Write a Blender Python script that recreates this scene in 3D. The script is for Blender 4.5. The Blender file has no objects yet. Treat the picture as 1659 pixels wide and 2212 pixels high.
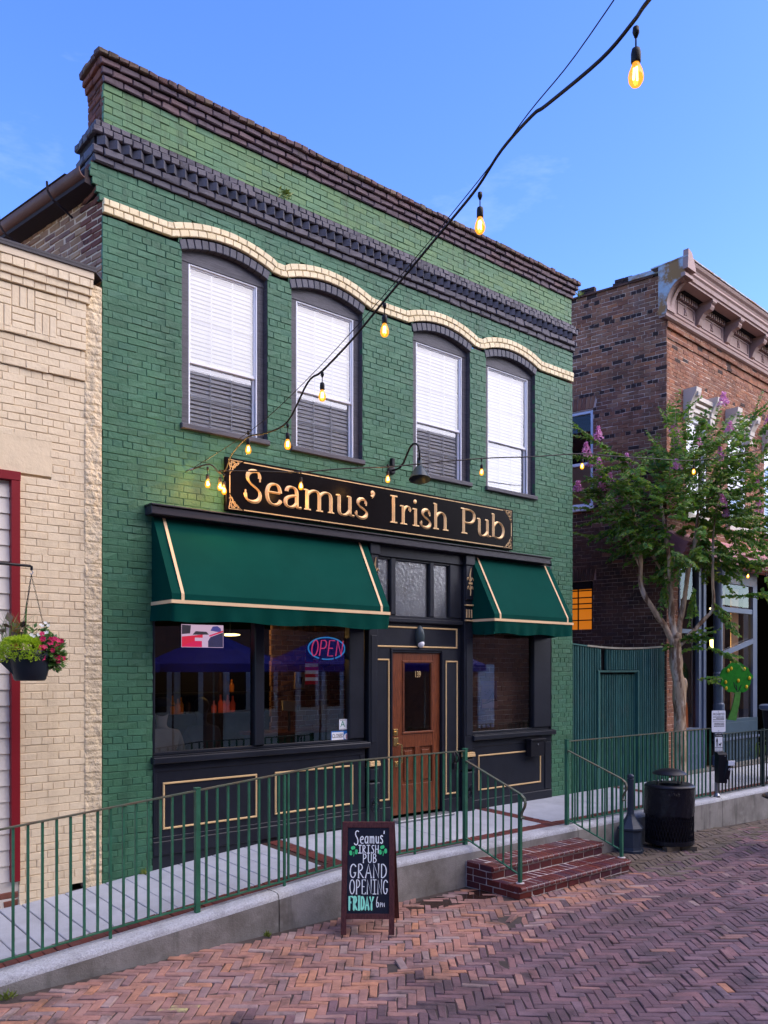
import bpy, math, random
import numpy as np
from mathutils import Matrix, Vector, Quaternion
R = math.radians
rng = random.Random(7)
scene = bpy.context.scene
col = scene.collection

# ------------------------------------------------------------------ camera
CAM = (0.0, -8.4, 2.31)
YAW = 49.67 - 90.0
cam_data = bpy.data.cameras.new('camera')
cam = bpy.data.objects.new('camera', cam_data)
col.objects.link(cam)
cam.location = CAM
cam.rotation_euler = (R(90), 0, R(YAW))
cam_data.sensor_fit = 'AUTO'
cam_data.sensor_width = 36.0
cam_data.lens = 1800.0 / 2212.0 * 36.0
cam_data.shift_y = 339.0 / 2212.0
cam_data.clip_start = 0.05
cam_data.clip_end = 3000
scene.camera = cam

# ------------------------------------------------------------------ world and sun
SUN_EL = 40.0       # bright western sky behind the camera, to the right
SUN_DIR = Vector((math.cos(R(-52)) * math.cos(R(SUN_EL)), math.sin(R(-52)) * math.cos(R(SUN_EL)), math.sin(R(SUN_EL))))
world = bpy.data.worlds.new('World')
scene.world = world
world.use_nodes = True
wn = world.node_tree
wn.nodes.clear()
w_out = wn.nodes.new('ShaderNodeOutputWorld')
w_bg = wn.nodes.new('ShaderNodeBackground')
w_sky = wn.nodes.new('ShaderNodeTexSky')
w_sky.sky_type = 'NISHITA'
w_sky.sun_disc = False
w_sky.sun_elevation = R(SUN_EL)
w_sky.sun_rotation = math.atan2(SUN_DIR.x, SUN_DIR.y)
w_sky.air_density = 1.0
w_sky.dust_density = 0.6
w_sky.ozone_density = 3.0
w_bg.inputs['Strength'].default_value = 0.15
# a few thin clouds low in the sky
w_tc = wn.nodes.new('ShaderNodeTexCoord')
w_map = wn.nodes.new('ShaderNodeMapping')
w_map.inputs['Scale'].default_value = (1.0, 1.0, 3.2)
w_map.inputs['Location'].default_value = (0.9, 3.1, 1.1)
w_noise = wn.nodes.new('ShaderNodeTexNoise')
w_noise.inputs['Scale'].default_value = 2.4
w_noise.inputs['Detail'].default_value = 7.0
w_noise.inputs['Roughness'].default_value = 0.62
w_ramp = wn.nodes.new('ShaderNodeValToRGB')
w_ramp.color_ramp.elements[0].position = 0.585
w_ramp.color_ramp.elements[1].position = 0.86
w_ramp.color_ramp.elements[1].color = (0.15, 0.15, 0.15, 1)
w_mix = wn.nodes.new('ShaderNodeMixRGB')
w_mix.inputs['Color2'].default_value = (6.2, 6.3, 6.6, 1)
w_hsv = wn.nodes.new('ShaderNodeHueSaturation')
w_hsv.inputs['Saturation'].default_value = 1.27
w_hsv.inputs['Hue'].default_value = 0.522
wn.links.new(w_tc.outputs['Generated'], w_map.inputs['Vector'])
wn.links.new(w_map.outputs['Vector'], w_noise.inputs['Vector'])
wn.links.new(w_noise.outputs['Fac'], w_ramp.inputs['Fac'])
wn.links.new(w_sky.outputs['Color'], w_hsv.inputs['Color'])
wn.links.new(w_hsv.outputs['Color'], w_mix.inputs['Color1'])
wn.links.new(w_ramp.outputs['Color'], w_mix.inputs['Fac'])
wn.links.new(w_mix.outputs['Color'], w_bg.inputs['Color'])
wn.links.new(w_bg.outputs['Background'], w_out.inputs['Surface'])

sun_data = bpy.data.lights.new('sun', 'SUN')
sun_data.energy = 1.7
sun_data.angle = R(80)
sun_data.color = (1.0, 0.84, 0.64)
sun = bpy.data.objects.new('sun', sun_data)
sun.rotation_euler = SUN_DIR.to_track_quat('Z', 'Y').to_euler()
sun.location = (20, -30, 20)
col.objects.link(sun)

scene.view_settings.view_transform = 'Standard'
scene.view_settings.look = 'None'
scene.view_settings.gamma = 1.0
scene.view_settings.use_curve_mapping = False
scene.view_settings.exposure = 1.62
scene.render.engine = 'CYCLES'
scene.cycles.use_denoising = True
scene.cycles.max_bounces = 8
scene.cycles.transparent_max_bounces = 16
scene.cycles.sample_clamp_indirect = 4.0

# ------------------------------------------------------------------ materials
def nd(nt, kind, **kw):
    n = nt.nodes.new(kind)
    for k, v in kw.items():
        if k in n.inputs:
            n.inputs[k].default_value = v
        else:
            setattr(n, k, v)
    return n

def rgba(c):
    return (c[0], c[1], c[2], 1.0)

def mat(name, color=None, rough=0.6, metal=0.0, spec=0.22, var=0.18, vscale=2.0, bump=0.25, bscale=45.0, bdist=0.01,
        palette=None, dirt=None, dirt_amt=0.0, dirt_scale=1.3, dirt_lo=0.5, dirt_hi=0.7, stretch=None, emit=None, estr=0.0, sheen=0.0, coat=0.0,
        grain=None, dirt_stretch=None, extra=()):
    """plain painted / mineral surface: colour or per-piece palette, large and fine colour variation, stains, fine relief"""
    m = bpy.data.materials.new(name)
    m.use_nodes = True
    nt = m.node_tree
    nt.nodes.clear()
    L = nt.links.new
    out = nd(nt, 'ShaderNodeOutputMaterial')
    b = nd(nt, 'ShaderNodeBsdfPrincipled')
    b.inputs['Roughness'].default_value = rough
    b.inputs['Metallic'].default_value = metal
    b.inputs['Specular IOR Level'].default_value = spec
    if coat: b.inputs['Coat Weight'].default_value = coat
    if sheen: b.inputs['Sheen Weight'].default_value = sheen
    geo = nd(nt, 'ShaderNodeNewGeometry')
    pos = geo.outputs['Position']
    if stretch:
        mp = nd(nt, 'ShaderNodeMapping')
        mp.inputs['Scale'].default_value = stretch
        L(pos, mp.inputs['Vector'])
        gpos = mp.outputs['Vector']
    else:
        gpos = pos
    if palette:
        oi = nd(nt, 'ShaderNodeObjectInfo')
        add = nd(nt, 'ShaderNodeMath', operation='ADD')
        fr = nd(nt, 'ShaderNodeMath', operation='FRACT')
        L(geo.outputs['Random Per Island'], add.inputs[0]); L(oi.outputs['Random'], add.inputs[1]); L(add.outputs[0], fr.inputs[0])
        rp = nd(nt, 'ShaderNodeValToRGB')
        cr = rp.color_ramp
        n = len(palette)
        while len(cr.elements) < n: cr.elements.new(0.5)
        for i, c in enumerate(palette):
            cr.elements[i].position = i / max(1, n - 1)
            cr.elements[i].color = rgba(c)
        L(fr.outputs[0], rp.inputs['Fac'])
        csock = rp.outputs['Color']
    else:
        c0 = nd(nt, 'ShaderNodeRGB'); c0.outputs[0].default_value = rgba(color)
        csock = c0.outputs[0]
    if var:
        nz = nd(nt, 'ShaderNodeTexNoise', Scale=vscale, Detail=6.0, Roughness=0.6)
        L(gpos, nz.inputs['Vector'])
        mr = nd(nt, 'ShaderNodeMapRange')
        mr.inputs['From Min'].default_value = 0.25; mr.inputs['From Max'].default_value = 0.75
        mr.inputs['To Min'].default_value = 1 - var; mr.inputs['To Max'].default_value = 1 + var
        L(nz.outputs['Fac'], mr.inputs['Value'])
        mx = nd(nt, 'ShaderNodeMixRGB', blend_type='MULTIPLY'); mx.inputs['Fac'].default_value = 1
        L(csock, mx.inputs['Color1']); L(mr.outputs['Result'], mx.inputs['Color2'])
        csock = mx.outputs['Color']
    if grain:
        ng = nd(nt, 'ShaderNodeTexNoise', Scale=grain[1], Detail=5.0, Roughness=0.7, Distortion=0.6)
        mg = nd(nt, 'ShaderNodeMapping'); mg.inputs['Scale'].default_value = grain[2]
        L(pos, mg.inputs['Vector']); L(mg.outputs['Vector'], ng.inputs['Vector'])
        rg = nd(nt, 'ShaderNodeValToRGB'); rg.color_ramp.elements[0].position = 0.38; rg.color_ramp.elements[1].position = 0.62
        L(ng.outputs['Fac'], rg.inputs['Fac'])
        mx = nd(nt, 'ShaderNodeMixRGB'); mx.inputs['Color2'].default_value = rgba(grain[0])
        L(rg.outputs['Color'], mx.inputs['Fac']); L(csock, mx.inputs['Color1'])
        csock = mx.outputs['Color']
    if dirt:
        dz = nd(nt, 'ShaderNodeTexNoise', Scale=dirt_scale, Detail=8.0, Roughness=0.68)
        if dirt_stretch:
            md = nd(nt, 'ShaderNodeMapping'); md.inputs['Scale'].default_value = dirt_stretch
            L(pos, md.inputs['Vector']); L(md.outputs['Vector'], dz.inputs['Vector'])
        else:
            L(pos, dz.inputs['Vector'])
        rd = nd(nt, 'ShaderNodeMapRange'); rd.inputs['From Min'].default_value = dirt_lo; rd.inputs['From Max'].default_value = dirt_hi
        rd.inputs['To Max'].default_value = dirt_amt
        L(dz.outputs['Fac'], rd.inputs['Value'])
        mx = nd(nt, 'ShaderNodeMixRGB'); mx.inputs['Color2'].default_value = rgba(dirt)
        L(rd.outputs['Result'], mx.inputs['Fac']); L(csock, mx.inputs['Color1'])
        csock = mx.outputs['Color']
    for (ec, ea, es, e0, e1, est) in extra:      # further stains, drips, chips: (colour, amount, scale, from, to, stretch)
        ez = nd(nt, 'ShaderNodeTexNoise', Scale=es, Detail=6.0, Roughness=0.65)
        em_ = nd(nt, 'ShaderNodeMapping'); em_.inputs['Scale'].default_value = est; em_.inputs['Location'].default_value = (es * .37, es * .11, es * .23)
        L(pos, em_.inputs['Vector']); L(em_.outputs['Vector'], ez.inputs['Vector'])
        er = nd(nt, 'ShaderNodeMapRange'); er.inputs['From Min'].default_value = e0; er.inputs['From Max'].default_value = e1; er.inputs['To Max'].default_value = ea
        L(ez.outputs['Fac'], er.inputs['Value'])
        mx = nd(nt, 'ShaderNodeMixRGB'); mx.inputs['Color2'].default_value = rgba(ec)
        L(er.outputs['Result'], mx.inputs['Fac']); L(csock, mx.inputs['Color1'])
        csock = mx.outputs['Color']
    L(csock, b.inputs['Base Color'])
    if bump:
        bz = nd(nt, 'ShaderNodeTexNoise', Scale=bscale, Detail=5.0, Roughness=0.65)
        L(gpos, bz.inputs['Vector'])
        bp = nd(nt, 'ShaderNodeBump', Strength=bump, Distance=bdist)
        L(bz.outputs['Fac'], bp.inputs['Height'])
        L(bp.outputs['Normal'], b.inputs['Normal'])
    if emit:
        b.inputs['Emission Color'].default_value = rgba(emit)
        b.inputs['Emission Strength'].default_value = estr
    L(b.outputs['BSDF'], out.inputs['Surface'])
    return m

def glass_mat(name, tint=(0.97, 0.98, 0.98), rough=0.0, base_refl=0.06, bump=0.0, bscale=8.0):
    """window pane: mirror reflection by angle over a clear pane"""
    m = bpy.data.materials.new(name); m.use_nodes = True
    nt = m.node_tree; nt.nodes.clear(); L = nt.links.new
    out = nd(nt, 'ShaderNodeOutputMaterial')
    tr = nd(nt, 'ShaderNodeBsdfTransparent'); tr.inputs['Color'].default_value = rgba(tint)
    gl = nd(nt, 'ShaderNodeBsdfGlossy'); gl.inputs['Roughness'].default_value = rough
    fr = nd(nt, 'ShaderNodeFresnel'); fr.inputs['IOR'].default_value = 1.52
    ad = nd(nt, 'ShaderNodeMath', operation='ADD', use_clamp=True); ad.inputs[1].default_value = base_refl
    mx = nd(nt, 'ShaderNodeMixShader')
    geo = nd(nt, 'ShaderNodeNewGeometry')
    nz = nd(nt, 'ShaderNodeTexNoise', Scale=bscale, Detail=3.0)
    L(geo.outputs['Position'], nz.inputs['Vector'])
    bp = nd(nt, 'ShaderNodeBump', Strength=bump, Distance=0.02)
    L(nz.outputs['Fac'], bp.inputs['Height'])
    if bump:
        L(bp.outputs['Normal'], gl.inputs['Normal']); 
    L(fr.outputs['Fac'], ad.inputs[0]); L(ad.outputs[0], mx.inputs['Fac'])
    L(tr.outputs[0], mx.inputs[1]); L(gl.outputs[0], mx.inputs[2]); L(mx.outputs[0], out.inputs['Surface'])
    return m

def emit_mat(name, color, strength):
    m = bpy.data.materials.new(name); m.use_nodes = True
    nt = m.node_tree; nt.nodes.clear()
    out = nd(nt, 'ShaderNodeOutputMaterial'); e = nd(nt, 'ShaderNodeEmission')
    e.inputs['Color'].default_value = rgba(color); e.inputs['Strength'].default_value = strength
    nt.links.new(e.outputs[0], out.inputs['Surface'])
    return m

M = {}
def g3(c, s): return (c[0] * s, c[1] * s, c[2] * s)
GREEN = (0.047, 0.136, 0.073)
M['green_brick'] = mat('green_painted_brick', palette=[g3(GREEN, .86), g3(GREEN, 1.0), (0.044, 0.134, 0.080), g3(GREEN, 1.12), g3(GREEN, .93)], rough=0.5, var=0.16, vscale=1.1,
                       bump=0.55, bscale=26, bdist=0.012, dirt=(0.070, 0.170, 0.090), dirt_amt=0.45, dirt_scale=0.7, dirt_lo=0.52, dirt_hi=0.72, extra=[((0.018, 0.06, 0.036), 0.55, 1.6, 0.52, 0.7, (2.2, 2.2, 0.28)), ((0.09, 0.2, 0.12), 0.5, 3.5, 0.6, 0.72, (1, 1, 1)), ((0.1, 0.085, 0.06), 0.7, 17.0, 0.7, 0.74, (1, 1, 1))])
M['green_top_brick'] = mat('yellow_green_painted_brick', palette=[(0.098, 0.190, 0.080), (0.080, 0.178, 0.088), (0.112, 0.205, 0.082), (0.085, 0.182, 0.095)], rough=0.55, var=0.15, vscale=1.4,
                       bump=0.5, bscale=28, bdist=0.012, dirt=(0.10, 0.10, 0.04), dirt_amt=0.55, dirt_scale=2.6, dirt_lo=0.58, dirt_hi=0.75, extra=[((0.035, 0.05, 0.03), 0.6, 2.0, 0.54, 0.7, (2.2, 2.2, 0.35)), ((0.09, 0.07, 0.05), 0.7, 14.0, 0.68, 0.73, (1, 1, 1))])  # lighter, yellower green for the parapet band than for the wall below
M['green_joint'] = mat('green_painted_joint', (0.034, 0.112, 0.063), rough=0.6, bump=0.5, bscale=30)
M['green_top_joint'] = mat('yellow_green_joint', (0.055, 0.115, 0.045), rough=0.7, bump=0.5, bscale=30)  # yellower joint colour to go with the parapet band
M['plum_brick'] = mat('plum_painted_brick', palette=[(0.106, 0.068, 0.081), (0.094, 0.067, 0.085), (0.125, 0.073, 0.078), (0.112, 0.077, 0.090)], rough=0.55, var=0.2, vscale=2.5, bump=0.5, bscale=30,
                       dirt=(0.028, 0.018, 0.016), dirt_amt=0.85, dirt_scale=4.0, dirt_lo=0.55, dirt_hi=0.7)
M['charcoal_brick'] = mat('charcoal_painted_brick', palette=[(0.078, 0.070, 0.088), (0.068, 0.063, 0.080), (0.090, 0.078, 0.096)], rough=0.55, var=0.2, vscale=2.5, bump=0.5, bscale=30, dirt=(0.03, 0.022, 0.02), dirt_amt=0.8, dirt_scale=4.0, dirt_lo=0.56, dirt_hi=0.7)
M['coping_brick'] = mat('weathered_coping_brick', palette=[(0.12, 0.065, 0.06), (0.095, 0.062, 0.066), (0.14, 0.085, 0.06), (0.11, 0.085, 0.062)], rough=0.8, var=0.25, vscale=3, bump=0.6, bscale=30,
                       dirt=(0.03, 0.02, 0.014), dirt_amt=0.85, dirt_scale=4.5, dirt_lo=0.52, dirt_hi=0.68)
M['slate_brick'] = mat('slate_grey_painted_brick', palette=[(0.074, 0.074, 0.091), (0.089, 0.086, 0.106), (0.065, 0.065, 0.079)], rough=0.5, var=0.15, bump=0.5, bscale=30)
M['plum_joint'] = mat('dark_joint', (0.022, 0.016, 0.018), rough=0.8)
M['cream_band_brick'] = mat('cream_band_brick', palette=[(0.76, 0.63, 0.39), (0.79, 0.66, 0.42), (0.73, 0.60, 0.36)], rough=0.6, var=0.1, bump=0.5, bscale=30,
                       dirt=(0.20, 0.13, 0.06), dirt_amt=0.5, dirt_scale=5, dirt_lo=0.58, dirt_hi=0.74)
M['cream_band_joint'] = mat('cream_band_joint', (0.36, 0.27, 0.15), rough=0.8)
M['red_side_brick'] = mat('unpainted_brown_red_brick', palette=[(0.17, 0.058, 0.042), (0.21, 0.08, 0.055), (0.125, 0.048, 0.038), (0.19, 0.068, 0.045)], rough=0.85, var=0.25, vscale=4, bump=0.6, bscale=35,
                       dirt=(0.03, 0.018, 0.014), dirt_amt=0.75, dirt_scale=4, dirt_lo=0.5, dirt_hi=0.68)
M['tan_side_brick'] = mat('tan_brown_brick', palette=[(0.40, 0.24, 0.13), (0.27, 0.15, 0.10), (0.34, 0.19, 0.10), (0.21, 0.11, 0.085), (0.31, 0.17, 0.12)], rough=0.85, var=0.2, vscale=5, bump=0.6, bscale=35)
M['tan_mortar'] = mat('tan_mortar', (0.62, 0.46, 0.32), rough=0.9, bump=0.6, bscale=40)
CREAM = (0.70, 0.565, 0.37)
M['cream_brick'] = mat('cream_painted_brick', palette=[g3(CREAM, .95), g3(CREAM, 1.02), (0.71, 0.585, 0.395), g3(CREAM, .99)], rough=0.55, var=0.07, vscale=1.5, bump=0.5, bscale=24, bdist=0.012,
                       dirt=(0.42, 0.32, 0.2), dirt_amt=0.4, dirt_scale=3.5, dirt_lo=0.58, dirt_hi=0.75, extra=[((0.46, 0.35, 0.22), 0.5, 1.5, 0.53, 0.72, (2.5, 2.5, 0.25)), ((0.3, 0.21, 0.13), 0.6, 15.0, 0.7, 0.75, (1, 1, 1))])
M['cream_rough'] = mat('cream_rough_render', CREAM, rough=0.6, var=0.1, vscale=3, bump=1.0, bscale=14, bdist=0.05, dirt=(0.36, 0.27, 0.16), dirt_amt=0.5, dirt_scale=9, dirt_lo=0.55, dirt_hi=0.7)
M['cream_rough_plain'] = mat('cream_plaster', g3(CREAM, .96), rough=0.6, var=0.09, vscale=2, bump=0.5, bscale=9, bdist=0.02)
M['cream_joint'] = mat('cream_painted_joint', (0.62, 0.49, 0.32), rough=0.7, bump=0.5, bscale=30)
M['cream_flat'] = mat('cream_painted_board', (0.64, 0.52, 0.36), rough=0.5, var=0.05, bump=0.1)
M['siding_white'] = mat('off_white_siding', (0.72, 0.66, 0.57), rough=0.55, var=0.05, bump=0.15, bscale=20)
M['trim_red'] = mat('dark_red_trim_paint', (0.20, 0.012, 0.018), rough=0.4, var=0.08, bump=0.1)
M['dark_metal'] = mat('dark_flashing_metal', (0.045, 0.04, 0.045), rough=0.4, var=0.1)
M['gutter_brown'] = mat('brown_gutter_paint', (0.13, 0.062, 0.05), rough=0.55, var=0.15, dirt=(0.15, 0.085, 0.065), dirt_amt=0.4, dirt_scale=2)
M['soffit_dark'] = mat('dark_soffit_board', (0.03, 0.02, 0.022), rough=0.7)
M['roof_metal'] = mat('dark_roof_sheet', (0.10, 0.085, 0.085), rough=0.6)
M['frame_grey'] = mat('charcoal_window_paint', (0.060, 0.058, 0.068), rough=0.5, var=0.2, vscale=4, bump=0.35, bscale=30, stretch=(1, 1, 6), grain=((0.10, 0.095, 0.11), 9, (0.6, 1, 8)))
M['white_paint'] = mat('white_sash_paint', (0.80, 0.81, 0.84), rough=0.4, var=0.04, bump=0.05)
M['blind'] = mat('white_blind_slat', (0.93, 0.93, 0.93), rough=0.45, var=0.03, bump=0.0)
M['black_paint'] = mat('blue_black_shopfront_paint', (0.0115, 0.0135, 0.0205), spec=0.3, rough=0.36, var=0.25, vscale=3, bump=0.12, bscale=18, dirt=(0.024, 0.026, 0.034), dirt_amt=0.5, dirt_scale=2.5, dirt_lo=0.5, dirt_hi=0.75, extra=[((0.05, 0.05, 0.055), 0.4, 20.0, 0.7, 0.75, (1, 1, 1))])
M['beam_paint'] = mat('weathered_black_beam_paint', (0.035, 0.032, 0.040), rough=0.35, var=0.3, vscale=2.5, bump=0.2, bscale=25, stretch=(1, 4, 8))
M['gold'] = mat('gold_paint', (0.62, 0.42, 0.20), rough=0.4, metal=0.0, var=0.1, bump=0.1)
M['gold_letter'] = mat('gilded_letter', (0.90, 0.60, 0.28), spec=0.5, rough=0.35, metal=0.15, var=0.15, vscale=8, bump=0.1)
M['sign_black'] = mat('black_sign_panel', (0.005, 0.004, 0.005), spec=0.04, rough=0.3, var=0.3, bump=0.06, bscale=8)
M['awning'] = mat('dark_green_awning_canvas', (0.0003, 0.045, 0.033), spec=0.06, rough=0.85, var=0.10, vscale=1.6, bump=0.12, bscale=500, bdist=0.002, extra=[((0.004, 0.065, 0.05), 0.35, 1.2, 0.45, 0.75, (1, 1, 1.6)), ((0.03, 0.05, 0.04), 0.35, 30.0, 0.7, 0.76, (1, 1, 1))])
M['awning_trim'] = mat('tan_awning_braid', (0.72, 0.50, 0.28), rough=0.7, var=0.1, bump=0.15, bscale=300, bdist=0.002)
M['door_wood'] = mat('stained_oak_door', (0.20, 0.056, 0.020), spec=0.35, rough=0.34, var=0.22, vscale=5, bump=0.2, bscale=60, stretch=(14, 14, 1.2), grain=((0.085, 0.022, 0.009), 7, (11, 11, 0.9)))
M['board_wood'] = mat('red_brown_board_frame', (0.095, 0.030, 0.028), rough=0.4, var=0.25, vscale=5, bump=0.2, bscale=40, stretch=(8, 8, 1.5), grain=((0.05, 0.015, 0.015), 8, (9, 9, 1.2)))
M['chalkboard'] = mat('chalkboard_face', (0.012, 0.014, 0.024), rough=0.35, var=0.4, vscale=3, bump=0.0)
M['chalk_white'] = mat('white_chalk_marker', (0.82, 0.84, 0.80), rough=0.7, var=0.05, bump=0)
M['chalk_green'] = mat('bright_green_marker', (0.06, 0.62, 0.20), rough=0.7, var=0.25, vscale=30, bump=0)
M['chalk_mint'] = mat('mint_green_marker', (0.32, 0.86, 0.60), rough=0.7, var=0.1, bump=0)
M['brass'] = mat('polished_brass', (0.72, 0.50, 0.20), rough=0.25, metal=0.9, var=0.1, bump=0)
M['steel'] = mat('grey_steel', (0.35, 0.36, 0.38), rough=0.35, metal=0.8)
M['black_metal'] = mat('black_powder_coat', (0.009, 0.009, 0.013), rough=0.38, var=0.25, bump=0.1)
M['lamp_shade'] = mat('dark_grey_enamel_shade', (0.045, 0.062, 0.068), rough=0.25, var=0.15, bump=0)
M['rail_green'] = mat('green_rail_paint', (0.030, 0.125, 0.072), rough=0.42, var=0.3, vscale=5, bump=0.25, bscale=40, dirt=(0.10, 0.055, 0.03), dirt_amt=0.55, dirt_scale=9, dirt_lo=0.6, dirt_hi=0.75, extra=[((0.09, 0.045, 0.025), 0.8, 30.0, 0.66, 0.71, (1, 1, 1)), ((0.07, 0.19, 0.12), 0.4, 6.0, 0.55, 0.7, (1, 1, 0.5))])
M['rail_top'] = mat('worn_rail_cap', (0.075, 0.095, 0.065), rough=0.5, var=0.35, vscale=8, bump=0.25, dirt=(0.13, 0.075, 0.045), dirt_amt=0.7, dirt_scale=7, dirt_lo=0.45, dirt_hi=0.65)
M['rail_dark'] = mat('black_green_rail_paint', (0.014, 0.028, 0.026), rough=0.45, var=0.3, bump=0.2)
M['concrete'] = mat('pale_pavement_concrete', (0.40, 0.42, 0.45), rough=0.8, var=0.12, vscale=3, bump=0.35, bscale=70, dirt=(0.24, 0.25, 0.27), dirt_amt=0.55, dirt_scale=2.2, dirt_lo=0.5, dirt_hi=0.75, extra=[((0.15, 0.15, 0.16), 0.7, 16.0, 0.68, 0.73, (1, 1, 1)), ((0.3, 0.31, 0.33), 0.5, 1.1, 0.5, 0.7, (1, 1, 1))])
M['wall_concrete'] = mat('grey_wall_concrete', (0.245, 0.235, 0.22), rough=0.85, var=0.2, vscale=2.5, bump=0.6, bscale=60, dirt=(0.11, 0.10, 0.085), dirt_amt=0.8, dirt_scale=2.2, dirt_lo=0.44, dirt_hi=0.68, extra=[((0.05, 0.048, 0.045), 0.7, 1.8, 0.55, 0.72, (2.5, 2.5, 0.4)), ((0.36, 0.35, 0.33), 0.5, 4.0, 0.58, 0.72, (1, 1, 1))])
M['wall_cap'] = mat('pebbly_wall_cap', (0.42, 0.43, 0.45), rough=0.8, var=0.35, vscale=60, bump=0.9, bscale=85, bdist=0.012, dirt=(0.2, 0.2, 0.2), dirt_amt=0.6, dirt_scale=3, dirt_lo=0.5, dirt_hi=0.7)
M['border_brick'] = mat('dark_red_paving_brick', palette=[(0.115, 0.030, 0.026), (0.14, 0.038, 0.030), (0.09, 0.026, 0.028), (0.125, 0.045, 0.035)], rough=0.7, var=0.2, vscale=6, bump=0.4, bscale=60)
M['step_brick'] = mat('deep_red_step_brick', palette=[(0.109, 0.022, 0.020), (0.142, 0.031, 0.022), (0.081, 0.022, 0.026), (0.123, 0.024, 0.022), (0.067, 0.024, 0.039)], rough=0.45, var=0.25, vscale=8, bump=0.4, bscale=60)
M['step_mortar'] = mat('pale_step_mortar', (0.50, 0.45, 0.42), rough=0.9, var=0.2, bump=0.5)
M['border_joint'] = mat('border_joint', (0.06, 0.035, 0.03), rough=0.9)
M['street_worn'] = mat('worn_orange_pink_paver', palette=[(0.362, 0.192, 0.146), (0.267, 0.150, 0.131), (0.457, 0.213, 0.121), (0.297, 0.187, 0.166), (0.404, 0.197, 0.140), (0.234, 0.144, 0.140), (0.382, 0.270, 0.231)], rough=0.75, var=0.25, vscale=9, bump=0.6, bscale=45,
                         dirt=(0.055, 0.045, 0.035), dirt_amt=0.7, dirt_scale=5, dirt_lo=0.53, dirt_hi=0.7, extra=[((0.05, 0.04, 0.038), 0.6, 1.1, 0.5, 0.68, (1, 1, 1)), ((0.42, 0.38, 0.34), 0.5, 24.0, 0.7, 0.75, (1, 1, 1))])
M['street_sooty'] = mat('sooty_purple_paver', palette=[(0.195, 0.112, 0.118), (0.158, 0.096, 0.102), (0.234, 0.126, 0.127), (0.142, 0.090, 0.095), (0.213, 0.135, 0.144), (0.270, 0.137, 0.127)], rough=0.6, var=0.3, vscale=8, bump=0.7, bscale=45,
                         dirt=(0.035, 0.028, 0.026), dirt_amt=0.75, dirt_scale=4, dirt_lo=0.5, dirt_hi=0.68, extra=[((0.05, 0.04, 0.038), 0.6, 1.1, 0.5, 0.68, (1, 1, 1)), ((0.42, 0.38, 0.34), 0.5, 24.0, 0.7, 0.75, (1, 1, 1))])
M['street_mossy'] = mat('mossy_brown_paver', palette=[(0.150, 0.111, 0.078), (0.117, 0.088, 0.068), (0.169, 0.130, 0.101), (0.130, 0.098, 0.085)], rough=0.8, var=0.3, vscale=8, bump=0.7, bscale=45, dirt=(0.045, 0.045, 0.02), dirt_amt=0.7, dirt_scale=4, dirt_lo=0.5, dirt_hi=0.68)
M['street_yellow'] = mat('paver_with_yellow_paint', palette=[(0.26, 0.15, 0.12), (0.30, 0.17, 0.13)], rough=0.7, bump=0.5, extra=[((0.50, 0.48, 0.18), .7, 9., .50, .62, (1, 1, 1))])
M['street_bed'] = mat('dark_sand_bed', (0.070, 0.054, 0.046), rough=0.95, var=0.4, vscale=6, bump=0.6, bscale=60)
M['ground_far'] = mat('street_far', (0.10, 0.075, 0.072), rough=0.85, var=0.25, vscale=3, bump=0.3)
M['brown_brick'] = mat('brown_house_brick', palette=[(0.230, 0.094, 0.055), (0.284, 0.121, 0.068), (0.184, 0.078, 0.052), (0.307, 0.149, 0.085), (0.215, 0.099, 0.065), (0.331, 0.128, 0.062)], rough=0.85, var=0.25, vscale=3, bump=0.5, bscale=35,
                       dirt=(0.05, 0.032, 0.028), dirt_amt=0.6, dirt_scale=1.2, dirt_lo=0.5, dirt_hi=0.7, extra=[((0.32, 0.24, 0.2), 0.35, 2.2, 0.56, 0.74, (1, 1, 1)), ((0.05, 0.035, 0.03), 0.5, 1.3, 0.54, 0.7, (2, 2, 0.35))])
M['dark_header_brick'] = mat('near_black_header_brick', palette=[(0.04, 0.024, 0.022), (0.055, 0.03, 0.025), (0.03, 0.02, 0.02)], rough=0.85, var=0.2, bump=0.4)
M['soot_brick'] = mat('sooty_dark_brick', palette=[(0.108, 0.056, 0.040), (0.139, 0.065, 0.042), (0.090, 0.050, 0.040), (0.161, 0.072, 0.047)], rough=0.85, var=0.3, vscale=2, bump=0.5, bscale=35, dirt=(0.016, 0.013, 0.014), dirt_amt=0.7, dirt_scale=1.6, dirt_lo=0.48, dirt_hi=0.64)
M['pale_mortar'] = mat('pale_pink_mortar', (0.624, 0.456, 0.360), rough=0.9, var=0.25, vscale=1.5, bump=0.4)
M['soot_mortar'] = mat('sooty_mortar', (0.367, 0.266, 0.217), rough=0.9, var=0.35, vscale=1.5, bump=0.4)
M['cornice_pink'] = mat('dusty_pink_cornice_paint', (0.34, 0.225, 0.195), rough=0.55, var=0.2, vscale=3, bump=0.2, dirt=(0.16, 0.075, 0.045), dirt_amt=0.6, dirt_scale=3, dirt_lo=0.5, dirt_hi=0.7)
M['cornice_end'] = mat('rusted_blue_sheet_metal', (0.36, 0.42, 0.46), rough=0.6, var=0.15, bump=0.25, dirt=(0.27, 0.13, 0.03), dirt_amt=0.95, dirt_scale=2.6, dirt_lo=0.44, dirt_hi=0.56)
M['pink_paint'] = mat('rose_pink_canopy_paint', (0.40, 0.16, 0.165), rough=0.5, var=0.15, bump=0.15)
M['hood_stone'] = mat('cream_hood_stone', (0.56, 0.50, 0.43), rough=0.6, var=0.1, bump=0.2)
M['store_blue'] = mat('slate_blue_store_paint', (0.085, 0.115, 0.18), rough=0.4, var=0.15, bump=0.15)
M['store_teal'] = mat('dark_teal_store_panel', (0.025, 0.055, 0.085), rough=0.4, var=0.2, bump=0.15)
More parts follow.
